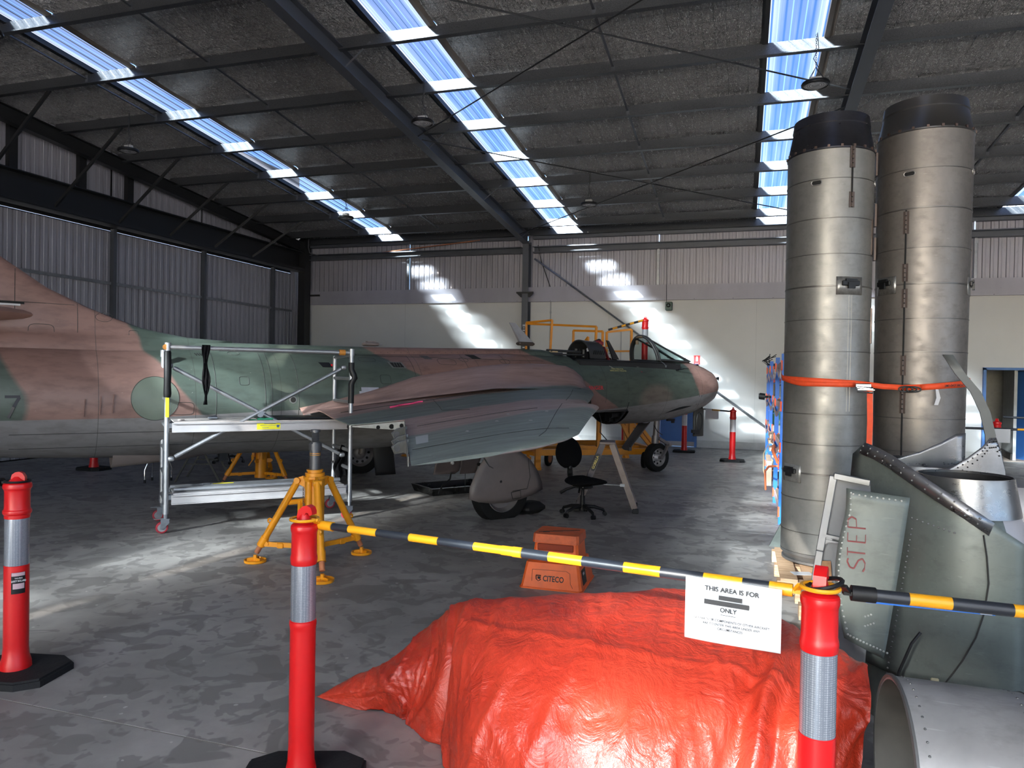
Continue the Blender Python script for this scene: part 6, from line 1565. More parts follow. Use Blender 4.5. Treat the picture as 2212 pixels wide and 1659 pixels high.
# ---- tripod aircraft jacks
def jack(loc, rz, label, ram=True, hcol=.86, feet=None):
    t = thing('tripod_jack', label, 'aircraft jack', loc, rz, 'yellow tripod jacks')
    q = MB(); q.cyl((0, 0, .12), (0, 0, .80), .085, n=20); q.cyl((0, 0, .78), (0, 0, .80), .10, n=20); q.cyl((0, 0, .80), (0, 0, .83), .085, n=20); q.cyl((0, 0, .83), (0, 0, .85), .065, n=20); q.cyl((0, 0, .845), (0, 0, .858), .072, n=20)
    q.cyl((0, 0, .10), (0, 0, .14), .095, n=20); q.build('column', JACK, t, smooth=45)
    q = MB(); q.cyl((.03, -.085, .38), (.03, -.085, .76), .028, n=12); q.box((.03, -.085, .77), (.07, .05, .02)); q.build('pump_cylinder', JACK, t, smooth=45)
    if ram:
        q = MB(); q.cyl((0, 0, .85), (0, 0, 1.05), .048, n=20); q.cyl((0, 0, .99), (0, 0, 1.0), .050, n=20); q.cyl((0, 0, 1.03), (0, 0, 1.09), .056, n=20); q.cyl((0, 0, 1.09), (0, 0, 1.10), .045, n=20); q.cyl((0, 0, 1.09), (0, 0, 1.19), .030, n=16); q.cyl((0, 0, 1.19), (0, 0, 1.21), .045, n=16)
        for k in range(10): q.lathe([(.030, 1.102+.008*k), (.033, 1.106+.008*k), (.030, 1.110+.008*k)], n=16)
        r_ = q.build('ram', plain('ram_grey', (.12, .12, .125), .45, .6), t, smooth=40)
        q = MB(); q.cyl((0, 0, .985), (0, 0, 1.005), .0495, n=20); q.build('ram_band', JACK, r_, smooth=40)
    for k in range(3):
        a = R(90)+k*2*PI/3; d = Vector((math.cos(a), math.sin(a), 0)); s_ = Vector((-d.y, d.x, 0))
        top = d*.155+Vector((0, 0, .755)); bot = d*.50+Vector((0, 0, .155))
        q = MB(); q.cyl(top, bot, .031, n=14); q.cyl(bot, bot+(bot-top).normalized()*-.09, .037, n=14); q.cyl(top-s_*.035, top+s_*.035, .028, n=12)
        mid = top.lerp(bot, .62)+d*.045; q.tube([mid+Vector((0, 0, .018*math.cos(x)))+d*.018*math.sin(x) for x in [2*PI*j/10 for j in range(10)]], .009, 5, closed=True)
        lg = q.build('leg', JACK, t, smooth=45)
        q = MB(); q.cyl(bot, bot+(bot-top).normalized()*.075, .024, n=10); q.build('leg_screw', RUST, lg, smooth=45)
        ft = bot+(bot-top).normalized()*.10; ft.z = .0
        q = MB(); q.lathe([(.001, .018), (.06, .012), (.085, .016), (.092, .03), (.098, .028), (.096, .006), (.001, .004)], (ft.x, ft.y, 0), 24); q.cyl((ft.x, ft.y, .01), (ft.x, ft.y, .07), .018, n=10)
        for m_ in range(3): q.box((ft.x+.035*math.cos(m_*2.09), ft.y+.035*math.sin(m_*2.09), .028), (.07, .006, .03), rz=m_*2.09)
        q.build('foot_plate', JACK, lg, smooth=40)
        q = MB(); q.prism([(-.05, .80), (.10, .80), (.17, .775), (.17, .735), (.10, .70), (.08, .66)], -.012, .012, M=Matrix(((d.x, 0, -s_.x), (d.y, 0, -s_.y), (0, 1, 0)))); q.build('top_lug', JACK, t)
        q = MB(); q.box(d*.27+Vector((0, 0, .17)), (.40, .022, .042), rz=a); q.box(d*.31+Vector((0, 0, .165)), (.06, .05, .05), rz=a, bev=.008); q.cyl(d*.44+Vector((0, 0, .175))-s_*.02, d*.44+Vector((0, 0, .175))+s_*.02, .022, n=10); q.cyl(d*.11+Vector((0, 0, .17))-s_*.02, d*.11+Vector((0, 0, .17))+s_*.02, .022, n=10); q.build('radius_arm', JACK, t)
        q = MB(); e_ = d.lerp(s_, .5).normalized()
        q.prism([(0, .03), (.06, .03), (.085, .012), (.085, -.012), (.06, -.03), (0, -.03)], -.01, .01, M=Matrix(((e_.x, 0, e_.y), (e_.y, 0, -e_.x), (0, 1, 0))), c=e_*.08+Vector((0, 0, .36))); q.build('side_lug', JACK, t)
    q = MB(); q.cyl((-.05, -.06, .58), (-.24, -.10, .545), .024, n=12); q.box((-.09, -.08, .50), (.035, .04, .16)); q.cyl((-.10, -.09, .45), (-.10, -.09, .38), .022, n=8); q.bar((-.10, -.09, .38), (-.15, -.12, .29), .014, .014); q.build('pump_socket', JACK, t, smooth=40)
    q = MB(); q.cyl((-.241, -.1, .5448), (-.246, -.101, .544), .015, n=12); q.build('socket_bore', DARK, t)
    q = MB()
    for k in range(14): q.tube([Vector((-.02, -.105, .70-.016*k)) + (Vector((.007*math.cos(x), 0, .011*math.sin(x))) if k % 2 else Vector((0, .007*math.cos(x), .011*math.sin(x)))) for x in [2*PI*j/8 for j in range(8)]], .0022, 4, closed=True)
    q.build('safety_chain', plain('chain_brown', (.12, .07, .04), .5, .5), t, kind='stuff')
    return t
jack((-3.60, 5.62, 0), R(-20), 'yellow tripod aircraft jack with a grey extended ram, behind the centre bollard')
jack((-6.98, 9.42, 0), R(20), 'yellow tripod aircraft jack under the rear fuselage, behind the scaffold')
jack((-6.75, 14.3, 0), R(70), 'yellow tripod aircraft jack seen far off under the wing hinge brackets')
# ---- orange plastic step stool
t = thing('step_stool', 'orange plastic two-step stool with black printed name, beyond the striped pole', 'step stool', (-1.44, 5.92, 0), R(1))
OR = plain('stool_orange', (.80, .13, .018), .5, var=.12, sc_=8)
def frus(m, z0, z1, a0, b0, a1, b1, yc0=0, yc1=0, bev=.02):
    def ring(a, b_, z, yc):
        c_ = bev; return [Vector(p) for p in ((-a+c_, -b_+yc, z), (a-c_, -b_+yc, z), (a, -b_+c_+yc, z), (a, b_-c_+yc, z), (a-c_, b_+yc, z), (-a+c_, b_+yc, z), (-a, b_-c_+yc, z), (-a, -b_+c_+yc, z))]
    m.loft([ring(a0, b0, z0, yc0), ring(a1, b1, z1, yc1)])
q = MB(); frus(q, .0, .012, .262, .275, .262, .275); frus(q, .012, .205, .252, .265, .218, .225, 0, .0); q.build('lower_step', OR, t, smooth=30)
q = MB()
frus(q, .205, .385, .195, .165, .178, .150, .055, .055)
o_ = q.build('upper_body', OR, t, smooth=30)
q = MB(); frus(q, .345, .415, .196, .170, .190, .163, .045, .045); q.build('top_step', plain('stool_top_scuffed', (.52, .10, .03), .65, var=.25, sc_=14), t, smooth=30)
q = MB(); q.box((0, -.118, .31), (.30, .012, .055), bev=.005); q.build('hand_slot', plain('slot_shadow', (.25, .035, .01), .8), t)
q = MB()
for k, (x, l_) in enumerate(((-.10, .06), (-.07, .22), (-.01, .28), (.05, .25), (.12, .07))):
    q.box((x+.0, .045+.0, .4165), (l_, .012, .003), rz=R(38)) if False else q.bar((x-l_*.42, -.03+k*.035-l_*.2, .4165), (x+l_*.42, -.03+k*.035+l_*.2, .4165), .010, .003)
q.build('anti_slip_grooves', plain('groove_dark', (.05, .025, .02), .8), t)
fz = lambda z: -.265+(.040)*((z-.012)/.193)
q = MB(); q.tube([(-.16, fz(.15)-.001, .15), (-.16, fz(.06)-.001, .06)], .0015, 4); q.tube([(.12, fz(.15)-.001, .155), (.15, fz(.14)-.001, .14), (.16, fz(.06)-.001, .06), (.18, fz(.03)-.001, .03)], .0015, 4); q.tube([(-.16, fz(.15)-.001, .15), (.12, fz(.155)-.001, .155)], .0012, 4); q.build('mould_lines', plain('groove_dark', (.05, .025, .02), .8), t)
m4 = frame_m((.018, fz(.085)-.002, .085), (1, 0, 0), (0, .20, 1)); text('stool_name', 'CITECO', .062, TX, m4, t, .0006, spx=.78)
q = MB(); y_ = fz(.085)-.003
q.tube([(-.125, y_, .108), (-.085, y_, .108)], .0035, 4); q.tube([(-.125, y_, .108), (-.125, y_, .078), (-.105, y_, .063), (-.085, y_, .078)], .0035, 4); q.box((-.100, y_, .088), (.022, .003, .016)); q.tube([(-.112, y_, .097), (-.085, y_, .097)], .003, 4); q.build('stool_badge', TX, t)
q = MB(); Mr_ = frame_m((.2375, -.06, .09), (0, 1, 0), (-.17, 0, 1)).to_3x3(); q.box((.2385, -.13, .09), (.17, .10, .002), M=Matrix.Identity(3)) if False else q.box((.2395, -.10, .095), (.14, .12, .003), M=Mr_); q.build('side_label', BLACK, t)
q = MB(); q.box((.2415, -.13, .125), (.05, .02, .002), M=Mr_); q.box((.2415, -.09, .06), (.03, .03, .002), M=Mr_); q.build('side_label_print', WHITEP, t)
# ---- office chair
t = thing('office_chair', 'black fabric swivel chair on five castors in front of the aluminium step ladder', 'chair', (-1.86, 8.86, 0), R(-42))
q = MB(); rings = []
for k in range(9):
    f_ = k/8; z = .39+.09*f_; s_ = math.sin(PI*min(.98, max(.02, f_)))**.35
    rings.append([Vector((.06+.26*s_*math.copysign(abs(math.cos(a))**.8, math.cos(a)), .24*s_*math.copysign(abs(math.sin(a))**.8, math.sin(a)), z+.015*math.cos(a*2))) for a in [2*PI*j/28 for j in range(28)]])
q.loft(rings); q.build('seat', CLOTH, t, smooth=70)
q = MB(); rings = []
for k in range(13):
    f_ = k/12; z = .56+.38*f_; w_ = (.205-.05*(f_-.35)**2*2)*min(1, (math.sin(PI*min(.985, max(.015, f_))))**.28)
    tx = -.30-.06*(f_-.2); rings.append([Vector((tx+.045*math.cos(a)*min(1, math.sin(PI*min(.97, max(.03, f_)))*3), w_*math.sin(a), z)) for a in [2*PI*j/24 for j in range(24)]])
q.loft(rings); q.build('backrest', CLOTH, t, smooth=70)
q = MB(); q.tube([(-.05, 0, .36), (-.20, 0, .37), (-.27, 0, .42), (-.285, 0, .50), (-.29, 0, .60)], [.03, .03, .03, .035, .03], 10)
for k in range(7): q.lathe([(.030, 0), (.040, .008), (.030, .016)], (-.272-.002*k, 0, .43+.018*k), 12)
q.build('back_stem', BLACK, t, smooth=40)
q = MB(); q.box((0, 0, .365), (.22, .16, .045), bev=.015); q.tube([(-.05, -.06, .36), (-.12, -.16, .32), (-.19, -.20, .27)], [.012, .018, .022], 8); q.tube([(.05, -.08, .36), (.10, -.13, .31)], .014, 8); q.build('mechanism', BLACK, t, smooth=40)
q = MB(); q.cyl((0, 0, .10), (0, 0, .25), .030, n=14); q.cyl((0, 0, .22), (0, 0, .37), .020, n=14); q.cyl((0, 0, .07), (0, 0, .13), .045, n=14); q.build('gas_column', BLACK, t, smooth=40)
for k in range(5):
    a = R(-80)+k*2*PI/5; d = Vector((math.cos(a), math.sin(a), 0)); e_ = d*.27
    q = MB(); q.tube([d*.03+Vector((0, 0, .115)), d*.15+Vector((0, 0, .11)), d*.26+Vector((0, 0, .075)), d*.275+Vector((0, 0, .055))], [.026, .022, .019, .014], 10); lg = q.build('base_leg', BLACK, t, smooth=50)
    q = MB(); s_ = Vector((-d.y, d.x, 0)); c = e_+Vector((0, 0, .026))+d*.012; q.cyl(c-s_*.024, c-s_*.004, .026, n=14); q.cyl(c+s_*.004, c+s_*.024, .026, n=14); q.cyl(c-s_*.01, c+s_*.01, .012, n=8); q.build('castor', BLACK, lg, smooth=40)
# ---- step ladder
t = thing('step_ladder', 'small aluminium double-sided step ladder behind the black chair', 'ladder', (-1.66, 9.42, 0), R(9))
LAD = plain('ladder_aluminium', (.15, .128, .125), .42, .55, var=.14, sc_=14)
for sx in (-1, 1):
    for sy in (-1, 1):
        q = MB(); top = Vector((sx*.06, sy*.16, .86)); bot = Vector((sx*.36, sy*.24, .06)); q.bar(top, bot, .022, .075, roll=0 if True else 0); st2 = q.build('stile', LAD, t)
        q = MB(); q.box((sx*.37, sy*.242, .03), (.075, .035, .06), bev=.006); q.build('foot_cap', BLACK, st2)
    for z in (.22, .46, .68):
        f_ = (.86-z)/.80; x = sx*(.06+.30*f_); hw_ = .16+.08*f_; q = MB(); q.box((x, 0, z), (.075, 2*hw_, .025), bev=.004); q.build('tread', LAD, t)
q = MB(); q.box((0, 0, .875), (.20, .36, .03), bev=.008); q.build('top_cap', plain('ladder_cap', (.26, .21, .20), .5), t)
q = MB(); q.bar((-.22, -.21, .35), (.22, -.21, .35), .02, .006); q.box((.20, -.22, .35), (.06, .02, .035)); q.build('spreader', GALV, t)
dl_ = (Vector((-.36, -.24, .06))-Vector((-.06, -.16, .86))).normalized()
q = MB(); c = Vector((-.145, -.198, .63)); xx = Vector((0, -1, -.1)).cross(dl_).normalized(); Ml_ = Matrix((xx, dl_, xx.cross(dl_))).transposed()
q.prism([(x*.030, y*.115) for x, y in ((-1, -.8), (-.6, -1), (.6, -1), (1, -.8), (1, .8), (.6, 1), (-.6, 1), (-1, .8))], .0, .003, M=Ml_, c=c+Vector((0, -.018, 0))); q.prism([(x*.026, y*.07) for x, y in ((-1, -.8), (-.6, -1), (.6, -1), (1, -.8), (1, .8), (.6, 1), (-.6, 1), (-1, .8))], .0, .003, M=Ml_, c=Vector((-.235, -.225, .38))+Vector((0, -.018, 0)))
q.build('name_plate', BLACK, t)
m5 = frame_m(c+Vector((0, -.0245, 0)), -dl_, Vector((-.9, 0, .35))); text('ladder_name', 'GORILLA', .046, plain('ladder_gold', (.62, .48, .10), .5), m5, t, .0005, spx=.95)
# ---- drip tray
t = thing('drip_tray', 'large black plastic drip tray on the floor under the jet fighter', 'tray', (-4.05, 9.98, 0), R(52))
q = MB(); a, b_, h_ = .52, .33, .105
o1 = [(-a, -b_), (a, -b_), (a, b_), (-a, b_)]; i1 = [(x*.94, y*.90) for x, y in o1]; i0 = [(x*.90, y*.86) for x, y in o1]; o0 = [(x*.93, y*.9) for x, y in o1]
q.loft([[Vector((x, y, .002)) for x, y in o0], [Vector((x, y, h_)) for x, y in o1], [Vector((x, y, h_+.004)) for x, y in i1], [Vector((x, y, .012)) for x, y in i0]]); q.build('tray_body', plain('tray_black', (.012, .012, .012), .3), t)
# ---- yellow maintenance stand beyond the nose
t = thing('maintenance_stand', 'yellow steel wheeled access stand with handrails on the far side of the cockpit', 'access stand', (-2.9, 14.6, 0), R(30))
Mi = Matrix.Rotation(-R(30), 3, 'Z')
def ws(x, y, z): return Mi @ (Vector((x, y, z))-Vector((-2.9, 14.6, 0)))
def sb(name, a, b_, w_=.06): q = MB(); q.bar(ws(*a), ws(*b_), w_, w_); return q.build(name, STAND, t)
# base frame
F0, F1, F2, F3 = (-3.55, 12.85), (-1.55, 14.15), (-2.35, 15.6), (-4.4, 14.6)
for a, b_ in ((F0, F1), (F1, F2), (F2, F3), (F3, F0)):
    for z in (.32,): sb('base_beam', (*a, z), (*b_, z), .11)
sb('base_beam', (-3.95, 13.7, .30), (-1.95, 14.85, .30), .10); sb('base_beam', (*F0, .52), (-2.4, 13.6, .36), .06)
sb('tow_bar', (-4.4, 13.6, .28), (-5.25, 14.7, .26), .08); sb('tow_bar', (-3.6, 12.95, .28), (-5.25, 14.7, .26), .08); sb('tow_rail', (-4.5, 13.3, .40), (-3.5, 12.9, .44), .08)
for a in (F0, F1, F2, F3): sb('post', (*a, .05), (*a, .60), .10)
for a, zt in ((F0, .62), (F1, 1.15), (F2, 1.95), (F3, 1.95), ((-2.55, 13.5), 1.95), ((-2.0, 13.85), 1.95)): sb('post', (*a, .3), (*a, zt), .075)
sb('inclined_brace', (*F0, .35), (-2.9, 13.3, 1.1), .06); sb('inclined_brace', (-2.55, 13.5, 1.75), (-1.95, 13.85, .40), .06); sb('inclined_brace', (-2.55, 13.5, 1.7), (-3.15, 13.1, .4), .06); sb('inclined_brace', (*F1, .38), (-2.2, 13.7, 1.3), .06); sb('inclined_brace', (-1.65, 14.1, .40), (-2.55, 13.55, 1.6), .06)
q = MB(); q.add([ws(-2.9, 13.4, 1.92), ws(-1.6, 14.2, 1.92), ws(-2.35, 15.6, 1.92), ws(-4.4, 14.6, 1.92), ws(-2.9, 13.4, 1.96), ws(-1.6, 14.2, 1.96), ws(-2.35, 15.6, 1.96), ws(-4.4, 14.6, 1.96)], [(0, 3, 2, 1), (4, 5, 6, 7), (0, 1, 5, 4), (1, 2, 6, 5), (2, 3, 7, 6), (3, 0, 4, 7)]); q.build('platform', STAND, t)
def onr(x, y_px, Y): pass
# handrails: far side and near side loops
RP = {'a': (-4.36, 14.7, 2.82), 'b': (-3.72, 14.4, 2.86), 'c': (-2.95, 15.1, 2.80), 'd': (-3.35, 14.7, 2.67)}
def rail(pts, w_=.042):
    for a, b_ in zip(pts[:-1], pts[1:]): sb('handrail', a, b_, w_)
rail([(-4.36, 14.7, 1.95), (-4.36, 14.7, 2.84), (-3.74, 14.45, 2.87), (-3.78, 14.45, 1.95)]); rail([(-4.36, 14.7, 2.82), (-2.78, 14.25, 2.72), (-2.80, 14.25, 1.95)])
rail([(-3.30, 14.5, 1.95), (-3.30, 14.5, 2.66), (-2.66, 14.3, 2.63), (-2.66, 14.3, 1.95)]); rail([(-2.58, 14.3, 2.62), (-2.58, 14.3, 1.95)]); rail([(-2.58, 14.35, 2.62), (-2.12, 14.5, 2.68), (-2.12, 14.5, 1.95)])
rail([(-2.45, 14.4, 2.24), (-2.12, 14.5, 2.25)], .035); rail([(-3.05, 14.35, 2.40), (-2.95, 14.3, 2.52), (-2.95, 14.3, 2.30)], .035)
for x, y in ((-3.55, 12.85), (-3.85, 13.25), (-1.55, 14.15), (-2.35, 15.6)):
    q = MB(); q.cyl(ws(x, y, .26), ws(x, y, .03), .030, n=8); q.cyl(ws(x, y, .05), ws(x, y, .0), .075, n=12); q.box(ws(x, y, .16), (.10, .10, .05)); q.build('levelling_foot', STAND, t)
for x, y in ((-3.5, 13.45), (-1.75, 13.95), (-3.9, 14.9)):
    q = MB(); wheel(q, ws(x, y, .16), .155, .07, Vector((.8, -.6, 0))); w_ = q.build('stand_wheel', TYRE, t, smooth=40); q = MB(); q.cyl(ws(x, y, .16)-Vector((.03, -.022, 0)), ws(x, y, .16)+Vector((.03, -.022, 0)), .09, n=14); q.build('wheel_disc', RUST, w_)
# striped pole and bollard standing on the stand
pole((-2.55, 14.3, 2.66), (-1.90, 14.5, 2.86), [.12, .26, .38, .50, .62, .74, .86, 1.0], 'striped pole tied along the handrail of the yellow stand', .022, n=8)
b_ = bollard((-1.86, 14.55, 1.80), 0, 'red bollard standing up on the yellow stand behind the cockpit', sleeve=plain('sleeve_grey', (.30, .31, .34), .4), detail=16)
# ---- blue racks with their contents
def rack(loc, L, label, n_sh=(.15, .92, 1.41, 1.90), H=2.04, D=.62):
    t = thing('storage_rack', label, 'rack', loc, 0, 'blue and orange storage racks')
    for x in (0, D):
        for y in (0, L):
            q = MB(); q.box((x, y, H/2), (.055, .055, H)); q.box((x-.0, y-.03, H/2), (.03, .004, H)); q.build('upright', BLUE, t)
    for z in n_sh:
        for x in (0, D):
            q = MB(); q.box((x, L/2, z), (.03, L-.05, .07)); q.build('beam', plain('beam_white_red', (.80, .62, .60), .6) if x == 0 else ORG, t)
        for y in (0, L):
            q = MB(); q.box((0, y, z), (.07, .062, .12)); q.build('beam_bracket', ORG, t)
        q = MB(); q.box((D/2, L/2, z+.04), (D, L-.04, .015)); q.build('shelf', plain('shelf_board', (.40, .30, .20), .7), t)
    q = MB()
    for y in (0, L):
        for z in (.45, 1.15, 1.65): q.bar((0, y, z), (D, y, z+.2), .02, .01)
    q.build('end_brace', BLUE, t)
    return t
rack((.47, 9.26, 0), 1.60, 'blue and orange storage rack, near bay behind the left jet pipe'); rack((.47, 13.04, 0), 1.58, 'blue and orange storage rack, far bay toward the back wall')
q = MB(); rows_ = []
for k in range(30):
    y = 9.2+5.5*k/29; z = 1.90-.10*math.sin(k*.55)**2-.004*k; rows_.append([(.435, y, z-.04), (.435, y, z+.04)])
q.sheet(rows_); tag(q.build('barrier_tape', plain('tape_pink_white', (.75, .55, .55), .5), None, solid=.002, fixn=False), 'pink and white barrier tape strung along the top of the racks', 'tape')
for zz, nm in ((1.40, 'middle'), (.92, 'lower')):
    q = MB(); rows_ = []
    for k in range(24):
        y = 9.2+5.4*k/23; z = zz+.02-.14*math.sin(PI*((k % 8)/8)); rows_.append([(.43, y, z-.035), (.43, y, z+.035)])
    q.sheet(rows_); tag(q.build('barrier_tape', plain('tape_pink_white', (.75, .55, .55), .5), None, solid=.002, fixn=False), 'pink and white barrier tape sagging along the %s rack shelf' % nm, 'tape')
random.seed(11)
cols = [((.05, .05, .055), 'black'), ((.55, .10, .08), 'red'), ((.62, .62, .60), 'white'), ((.10, .16, .30), 'navy'), ((.42, .33, .20), 'tan'), ((.20, .22, .22), 'grey'), ((.05, .20, .12), 'green')]
lv = {.15: 'bottom', .92: 'second', 1.41: 'third', 1.90: 'top'}
for ri, (y0, nm) in enumerate(((9.26, 'near'), (13.04, 'far'))):
    for z in (.15, .92, 1.41, 1.90):
        used = []
        for k in range(3):
            y = y0+.30+.5*k; c_, cn = random.choice([c for c in cols if c[1] not in used]); used.append(cn); h_ = random.uniform(.12, .32) if z < 1.5 else random.uniform(.05, .12); w_ = random.uniform(.25, .42)
            ty = random.choice(['box', 'can', 'gear'])
            t = thing({'box': 'parts_box', 'can': 'metal_canister', 'gear': 'machine_part'}[ty], '%s %s on the %s shelf of the %s blue rack' % (cn, {'box': 'parts box', 'can': 'round canister', 'gear': 'machine part'}[ty], lv[z], nm), {'box': 'box', 'can': 'canister', 'gear': 'machine part'}[ty], (.47+.14+.05*random.random(), y, z+.048), random.uniform(-.2, .2), 'parts on the racks')
            m_ = plain('rack_item_'+cn, c_, .5, .2)
            q = MB()
            if ty == 'box': q.box((0, 0, h_/2), (.24, w_, h_), bev=.008); q.build('box_body', m_, t); q = MB(); q.box((0, 0, h_+.008), (.25, w_+.01, .016), bev=.004); q.build('box_lid', plain('lid_pale', (.45, .43, .40), .6), t)
            elif ty == 'can': q.cyl((0, 0, 0), (0, 0, h_), .11, n=16); q.build('can_body', m_, t, smooth=40); q = MB(); q.lathe([(.115, h_-.01), (.115, h_), (.09, h_), (.03, h_+.02), (.001, h_+.02)], n=16); q.build('can_lid', GALV, t, smooth=40)
            else: q.box((0, 0, .03), (.2, w_*.9, .06), bev=.01); q.cyl((-.05, -.1, .06), (-.05, -.1, h_), .04, n=10); q.cyl((.03, .08, .06), (.03, .08, h_*.8), .055, n=10); q.tube([(-.08, -.12, h_*.6), (-.12, 0, h_*.9), (-.08, .12, h_*.5)], .012, 6); q.build('casting', m_, t, smooth=40)
# odd things sticking out of the rack side
q = MB(); q.cyl((0, 0, 0), (-.09, 0, .01), .055, n=16); q.cyl((-.09, 0, .01), (-.10, 0, .01), .045, n=16); q.cyl((0, 0, 0), (.10, 0, 0), .02, n=8); tag(q.build('round_cap', BLACK, None, loc=(.37, 13.0, 1.44), smooth=40), 'round black cap sticking out of the far rack', 'cap')
q = MB(); q.tube([(0, 0, 0), (-.05, .3, .12), (-.02, .7, .15), (.03, 1.0, .05)], .02, 8); q.tube([(0, .05, -.05), (-.09, .4, -.10), (-.12, .9, -.22), (-.10, 1.1, -.5)], .014, 8); tag(q.build('orange_hose', plain('hose_orange', (.65, .16, .06), .5), None, loc=(.44, 9.6, .70), smooth=50), 'orange hose looping out of the near rack', 'hose')
q = MB(); q.tube([(0, 0, 0), (-.07, .3, -.2), (-.06, .6, -.5), (-.03, .65, -.62)], .008, 6); tag(q.build('cream_cable', plain('cable_cream', (.62, .48, .30), .6), None, loc=(.42, 12.0, .75), smooth=50), 'cream cable dangling from the racks', 'cable')
q = MB(); q.bar((0, 0, 0), (0, .55, .04), .07, .03); q.bar((0, .0, 0), (0, .05, -.34), .07, .03); q.bar((0, .05, -.34), (0, .6, -.28), .07, .03); tag(q.build('timber_frame', plain('timber_pale', (.62, .44, .32), .7), None, loc=(.40, 11.3, .52)), 'pale timber frame leaning between the two racks', 'timber')  # three pale bars forming an open timber frame
q = MB(); q.box((0, 0, .1), (.10, .7, .06)); q.box((0, .1, 0), (.12, .5, .05)); q.box((0, -.1, -.10), (.1, .45, .05)); tag(q.build('timber_stack', plain('timber_pale', (.62, .44, .32), .7), None, loc=(.46, 11.9, .78)), 'stack of pale timber blocks between the racks', 'timber')
q = MB()
for k in range(7): q.tube([(random.uniform(-.06, .06), k*.12, 0), (random.uniform(-.16, 0), k*.12+.05, .08), (random.uniform(-.1, .1), k*.12+.1, random.uniform(.10, .2))], .008, 5)
tag(q.build('wire_bundle', STEELD, None, loc=(.50, 13.4, 1.99), smooth=50), 'tangle of dark wire on top of the far rack', 'wire')
# ---- stools, folding table and a far chair behind the fuselage
t = thing('folding_stool', 'chrome-legged stool with black rubber tips behind the rear fuselage', 'stool', (-8.48, 8.95, 0), .4)
for k in range(4):
    a = R(45)+k*PI/2; d = Vector((math.cos(a), math.sin(a), 0)); q = MB(); q.tube([d*.12+Vector((0, 0, .5)), d*.15+Vector((0, 0, .32)), d*.20+Vector((0, 0, .20)), d*.20+Vector((0, 0, .05))], .012, 8); l_ = q.build('leg', CHROME, t, smooth=50); q = MB(); q.cyl(d*.2+Vector((0, 0, 0)), d*.2+Vector((0, 0, .05)), .017, n=8); q.build('rubber_tip', BLACK, l_)
q = MB(); q.lathe([(.001, .49), (.17, .49), (.18, .51), (.17, .54), (.001, .55)], n=20); q.build('seat', BLACK, t, smooth=40)
t = thing('trestle', 'black folding trestle with splayed legs behind the rear fuselage', 'trestle', (-8.05, 9.42, 0), R(25))
for sx in (-1, 1):
    for y in (-.3, .3): q = MB(); q.bar((sx*.33, y, 0), (sx*.03, y, .58), .028, .028); q.build('leg', BLACK, t)
q = MB(); q.box((0, 0, .59), (.10, .8, .03)); q.build('top_board', BLACK, t)
q = MB(); q.bar((-.17, -.3, .28), (.17, -.3, .28), .02, .02); q.bar((-.17, .3, .28), (.17, .3, .28), .02, .02); q.build('cross_bar', BLACK, t)
t = thing('swivel_stool', 'dark swivel stool far behind the fuselage, only its castor base showing', 'stool', (-9.1, 11.3, 0), 0)
for k in range(5):
    a = .5+k*2*PI/5; d = Vector((math.cos(a), math.sin(a), 0)); q = MB(); q.tube([Vector((0, 0, .12)), d*.15+Vector((0, 0, .13)), d*.25+Vector((0, 0, .10)), d*.27+Vector((0, 0, .05))], .014, 8); l_ = q.build('base_leg', BLACK, t, smooth=50); q = MB(); q.cyl(d*.27+Vector((-.02, 0, .03)), d*.27+Vector((.02, 0, .03)), .028, n=10); q.build('castor', BLACK, l_)
q = MB(); q.cyl((0, 0, .1), (0, 0, .45), .02, n=10); q.lathe([(.001, .45), (.19, .45), (.19, .50), (.001, .51)], n=18); q.build('seat', BLACK, t, smooth=40)
# ---- pendant high-bay lights
def lamp(loc, label):
    t = thing('high_bay_light', label, 'ceiling light', loc, 0, 'round high bay lights')
    q = MB(); q.lathe([(.001, .04), (.07, .04), (.09, .035), (.165, .02), (.175, .0), (.172, -.02), (.15, -.028), (.145, -.012)], n=28); q.build('housing', BLACK, t, smooth=40)
    q = MB(); q.lathe([(.148, -.014), (.05, -.016), (.0005, -.016)], n=24); q.build('lens', plain('lens_frost', (.42, .42, .42), .25), t, smooth=60)
    q = MB(); q.lathe([(.0 + r_, -.0165) for r_ in (.055, .065)], n=24); q.lathe([(r_, -.0165) for r_ in (.085, .092)], n=24); q.lathe([(r_, -.0165) for r_ in (.112, .118)], n=24); q.build('lens_rings', plain('lens_ring_white', (.8, .8, .8), .3), t)
    q = MB(); q.box((0, 0, .065), (.14, .07, .05), bev=.006); q.build('driver_box', plain('driver_white', (.5, .49, .46), .5), t)
    q = MB()
    for k in range(4): a = PI/4+k*PI/2; q.cyl((.13*math.cos(a), .13*math.sin(a), .03), (0, 0, .22), .004, n=5)
    zc = zr(loc[1]) - .24 - loc[2]
    n_ = int((zc-.22)/.03)
    for k in range(n_): q.tube([Vector((0, 0, .22+.015+.03*k)) + (Vector((.010*math.cos(x), 0, .019*math.sin(x))) if k % 2 else Vector((0, .010*math.cos(x), .019*math.sin(x)))) for x in [2*PI*j/8 for j in range(8)]], .003, 4, closed=True)
    q.build('hanging_chain', STEELD, t)
    q = MB(); q.tube([(0, 0, .09), (.04, .01, .20), (-.03, .02, .34), (.03, 0, .46), (.01, 0, zc)], .005, 5); q.build('power_cord', BLACK, t)
    return t
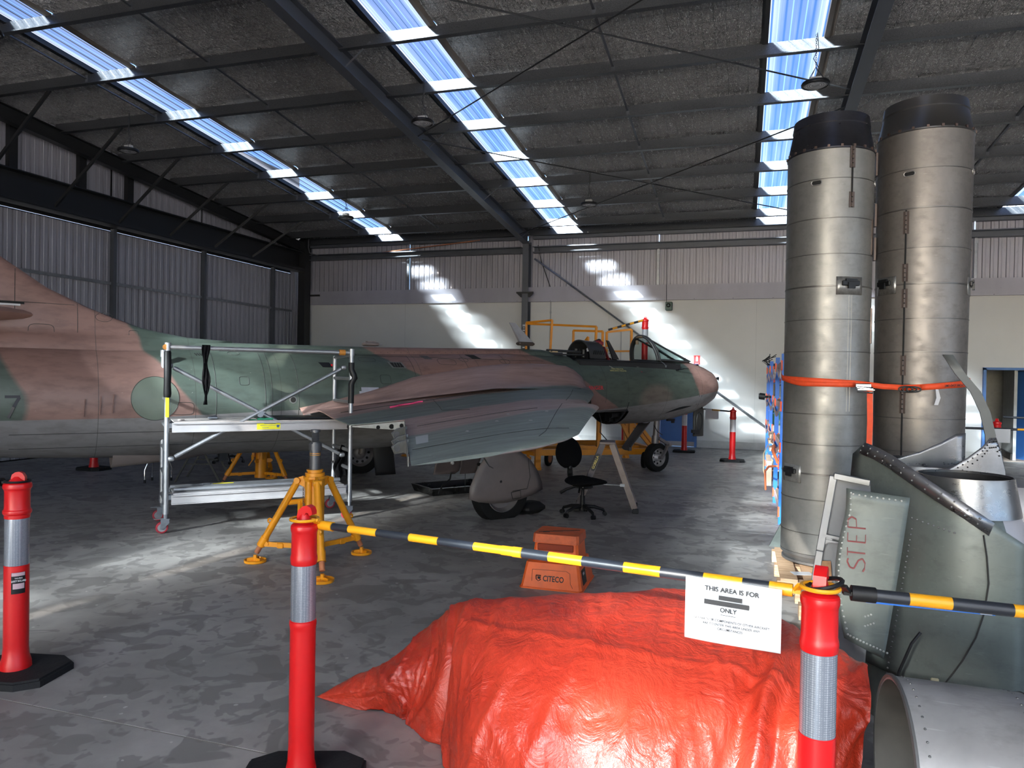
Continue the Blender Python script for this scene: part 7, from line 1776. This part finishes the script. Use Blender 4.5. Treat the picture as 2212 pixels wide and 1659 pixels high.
lamp((-10.32, 10.12, 5.54), 'round black high-bay light hanging near the left wall'); lamp((-4.70, 10.12, 5.54), 'round black high-bay light hanging beside the central rafter'); lamp((.82, 10.12, 5.54), 'round high-bay light hanging under the right skylight strip')
lamp((-2.99, 14.32, 5.17), 'round high-bay light hanging in the far middle bay'); lamp((-8.48, 14.32, 5.17), 'round high-bay light hanging far under the left skylight strip'); lamp((-8.95, 6.6, 5.84), 'round black high-bay light at the upper left edge of the picture')
# ---- small things on the back wall
t = thing('alarm_siren', 'small dark green siren box high on the white back wall', 'siren', (-1.81, YB-.08, 3.55), 0)
q = MB(); q.box((0, 0, 0), (.17, .12, .22), bev=.015); q.build('siren_case', plain('siren_green', (.03, .07, .055), .45), t); q = MB(); q.lathe([(.055, 0), (.05, .02), (.02, -.01), (.001, -.01)], (-.01, -.062, .02), 18, rotm((0, -1, 0))); q.build('siren_horn', BLACK, t, smooth=40)
q = MB(); q.tube([(-.06, -.04, .11), (-.075, -.045, .8), (-.08, -.045, 1.5)], .006, 5); q.build('siren_cable', STEELD, t)
t = thing('extinguisher_sign', 'small red extinguisher sign on the white wall beyond the nose', 'sign', (-1.10, YB-.012, 2.20), 0)
q = MB(); q.box((0, 0, 0), (.155, .01, .22)); q.build('sign_plate', REDP, t); q = MB(); q.box((0, -.006, .02), (.05, .003, .11), bev=.0); q.box((0, -.006, .083), (.022, .003, .022)); q.box((0, -.006, -.085), (.09, .002, .012)); q.box((0, -.0055, 0), (.14, .001, .003), M=Matrix.Identity(3)) if False else None; q.build('sign_pictogram', WHITEP, t)
t = thing('wall_switch', 'white isolator box on the back wall behind the yellow stand rail', 'switch', (-4.55, YB-.04, 2.15), 0); q = MB(); q.box((0, 0, 0), (.10, .07, .20), bev=.01); q.build('switch_box', WHITEP, t); q = MB(); q.cyl((0, -.035, .04), (0, -.05, .04), .025, n=12); q.build('switch_knob', plain('knob_grey', (.3, .3, .3), .5), t)
t = thing('wall_socket', 'small white double socket box low on the back wall', 'socket', (-9.95, YB-.02, 2.55), 0); q = MB(); q.box((0, 0, 0), (.12, .03, .05), bev=.006); q.build('socket_box', WHITEP, t)
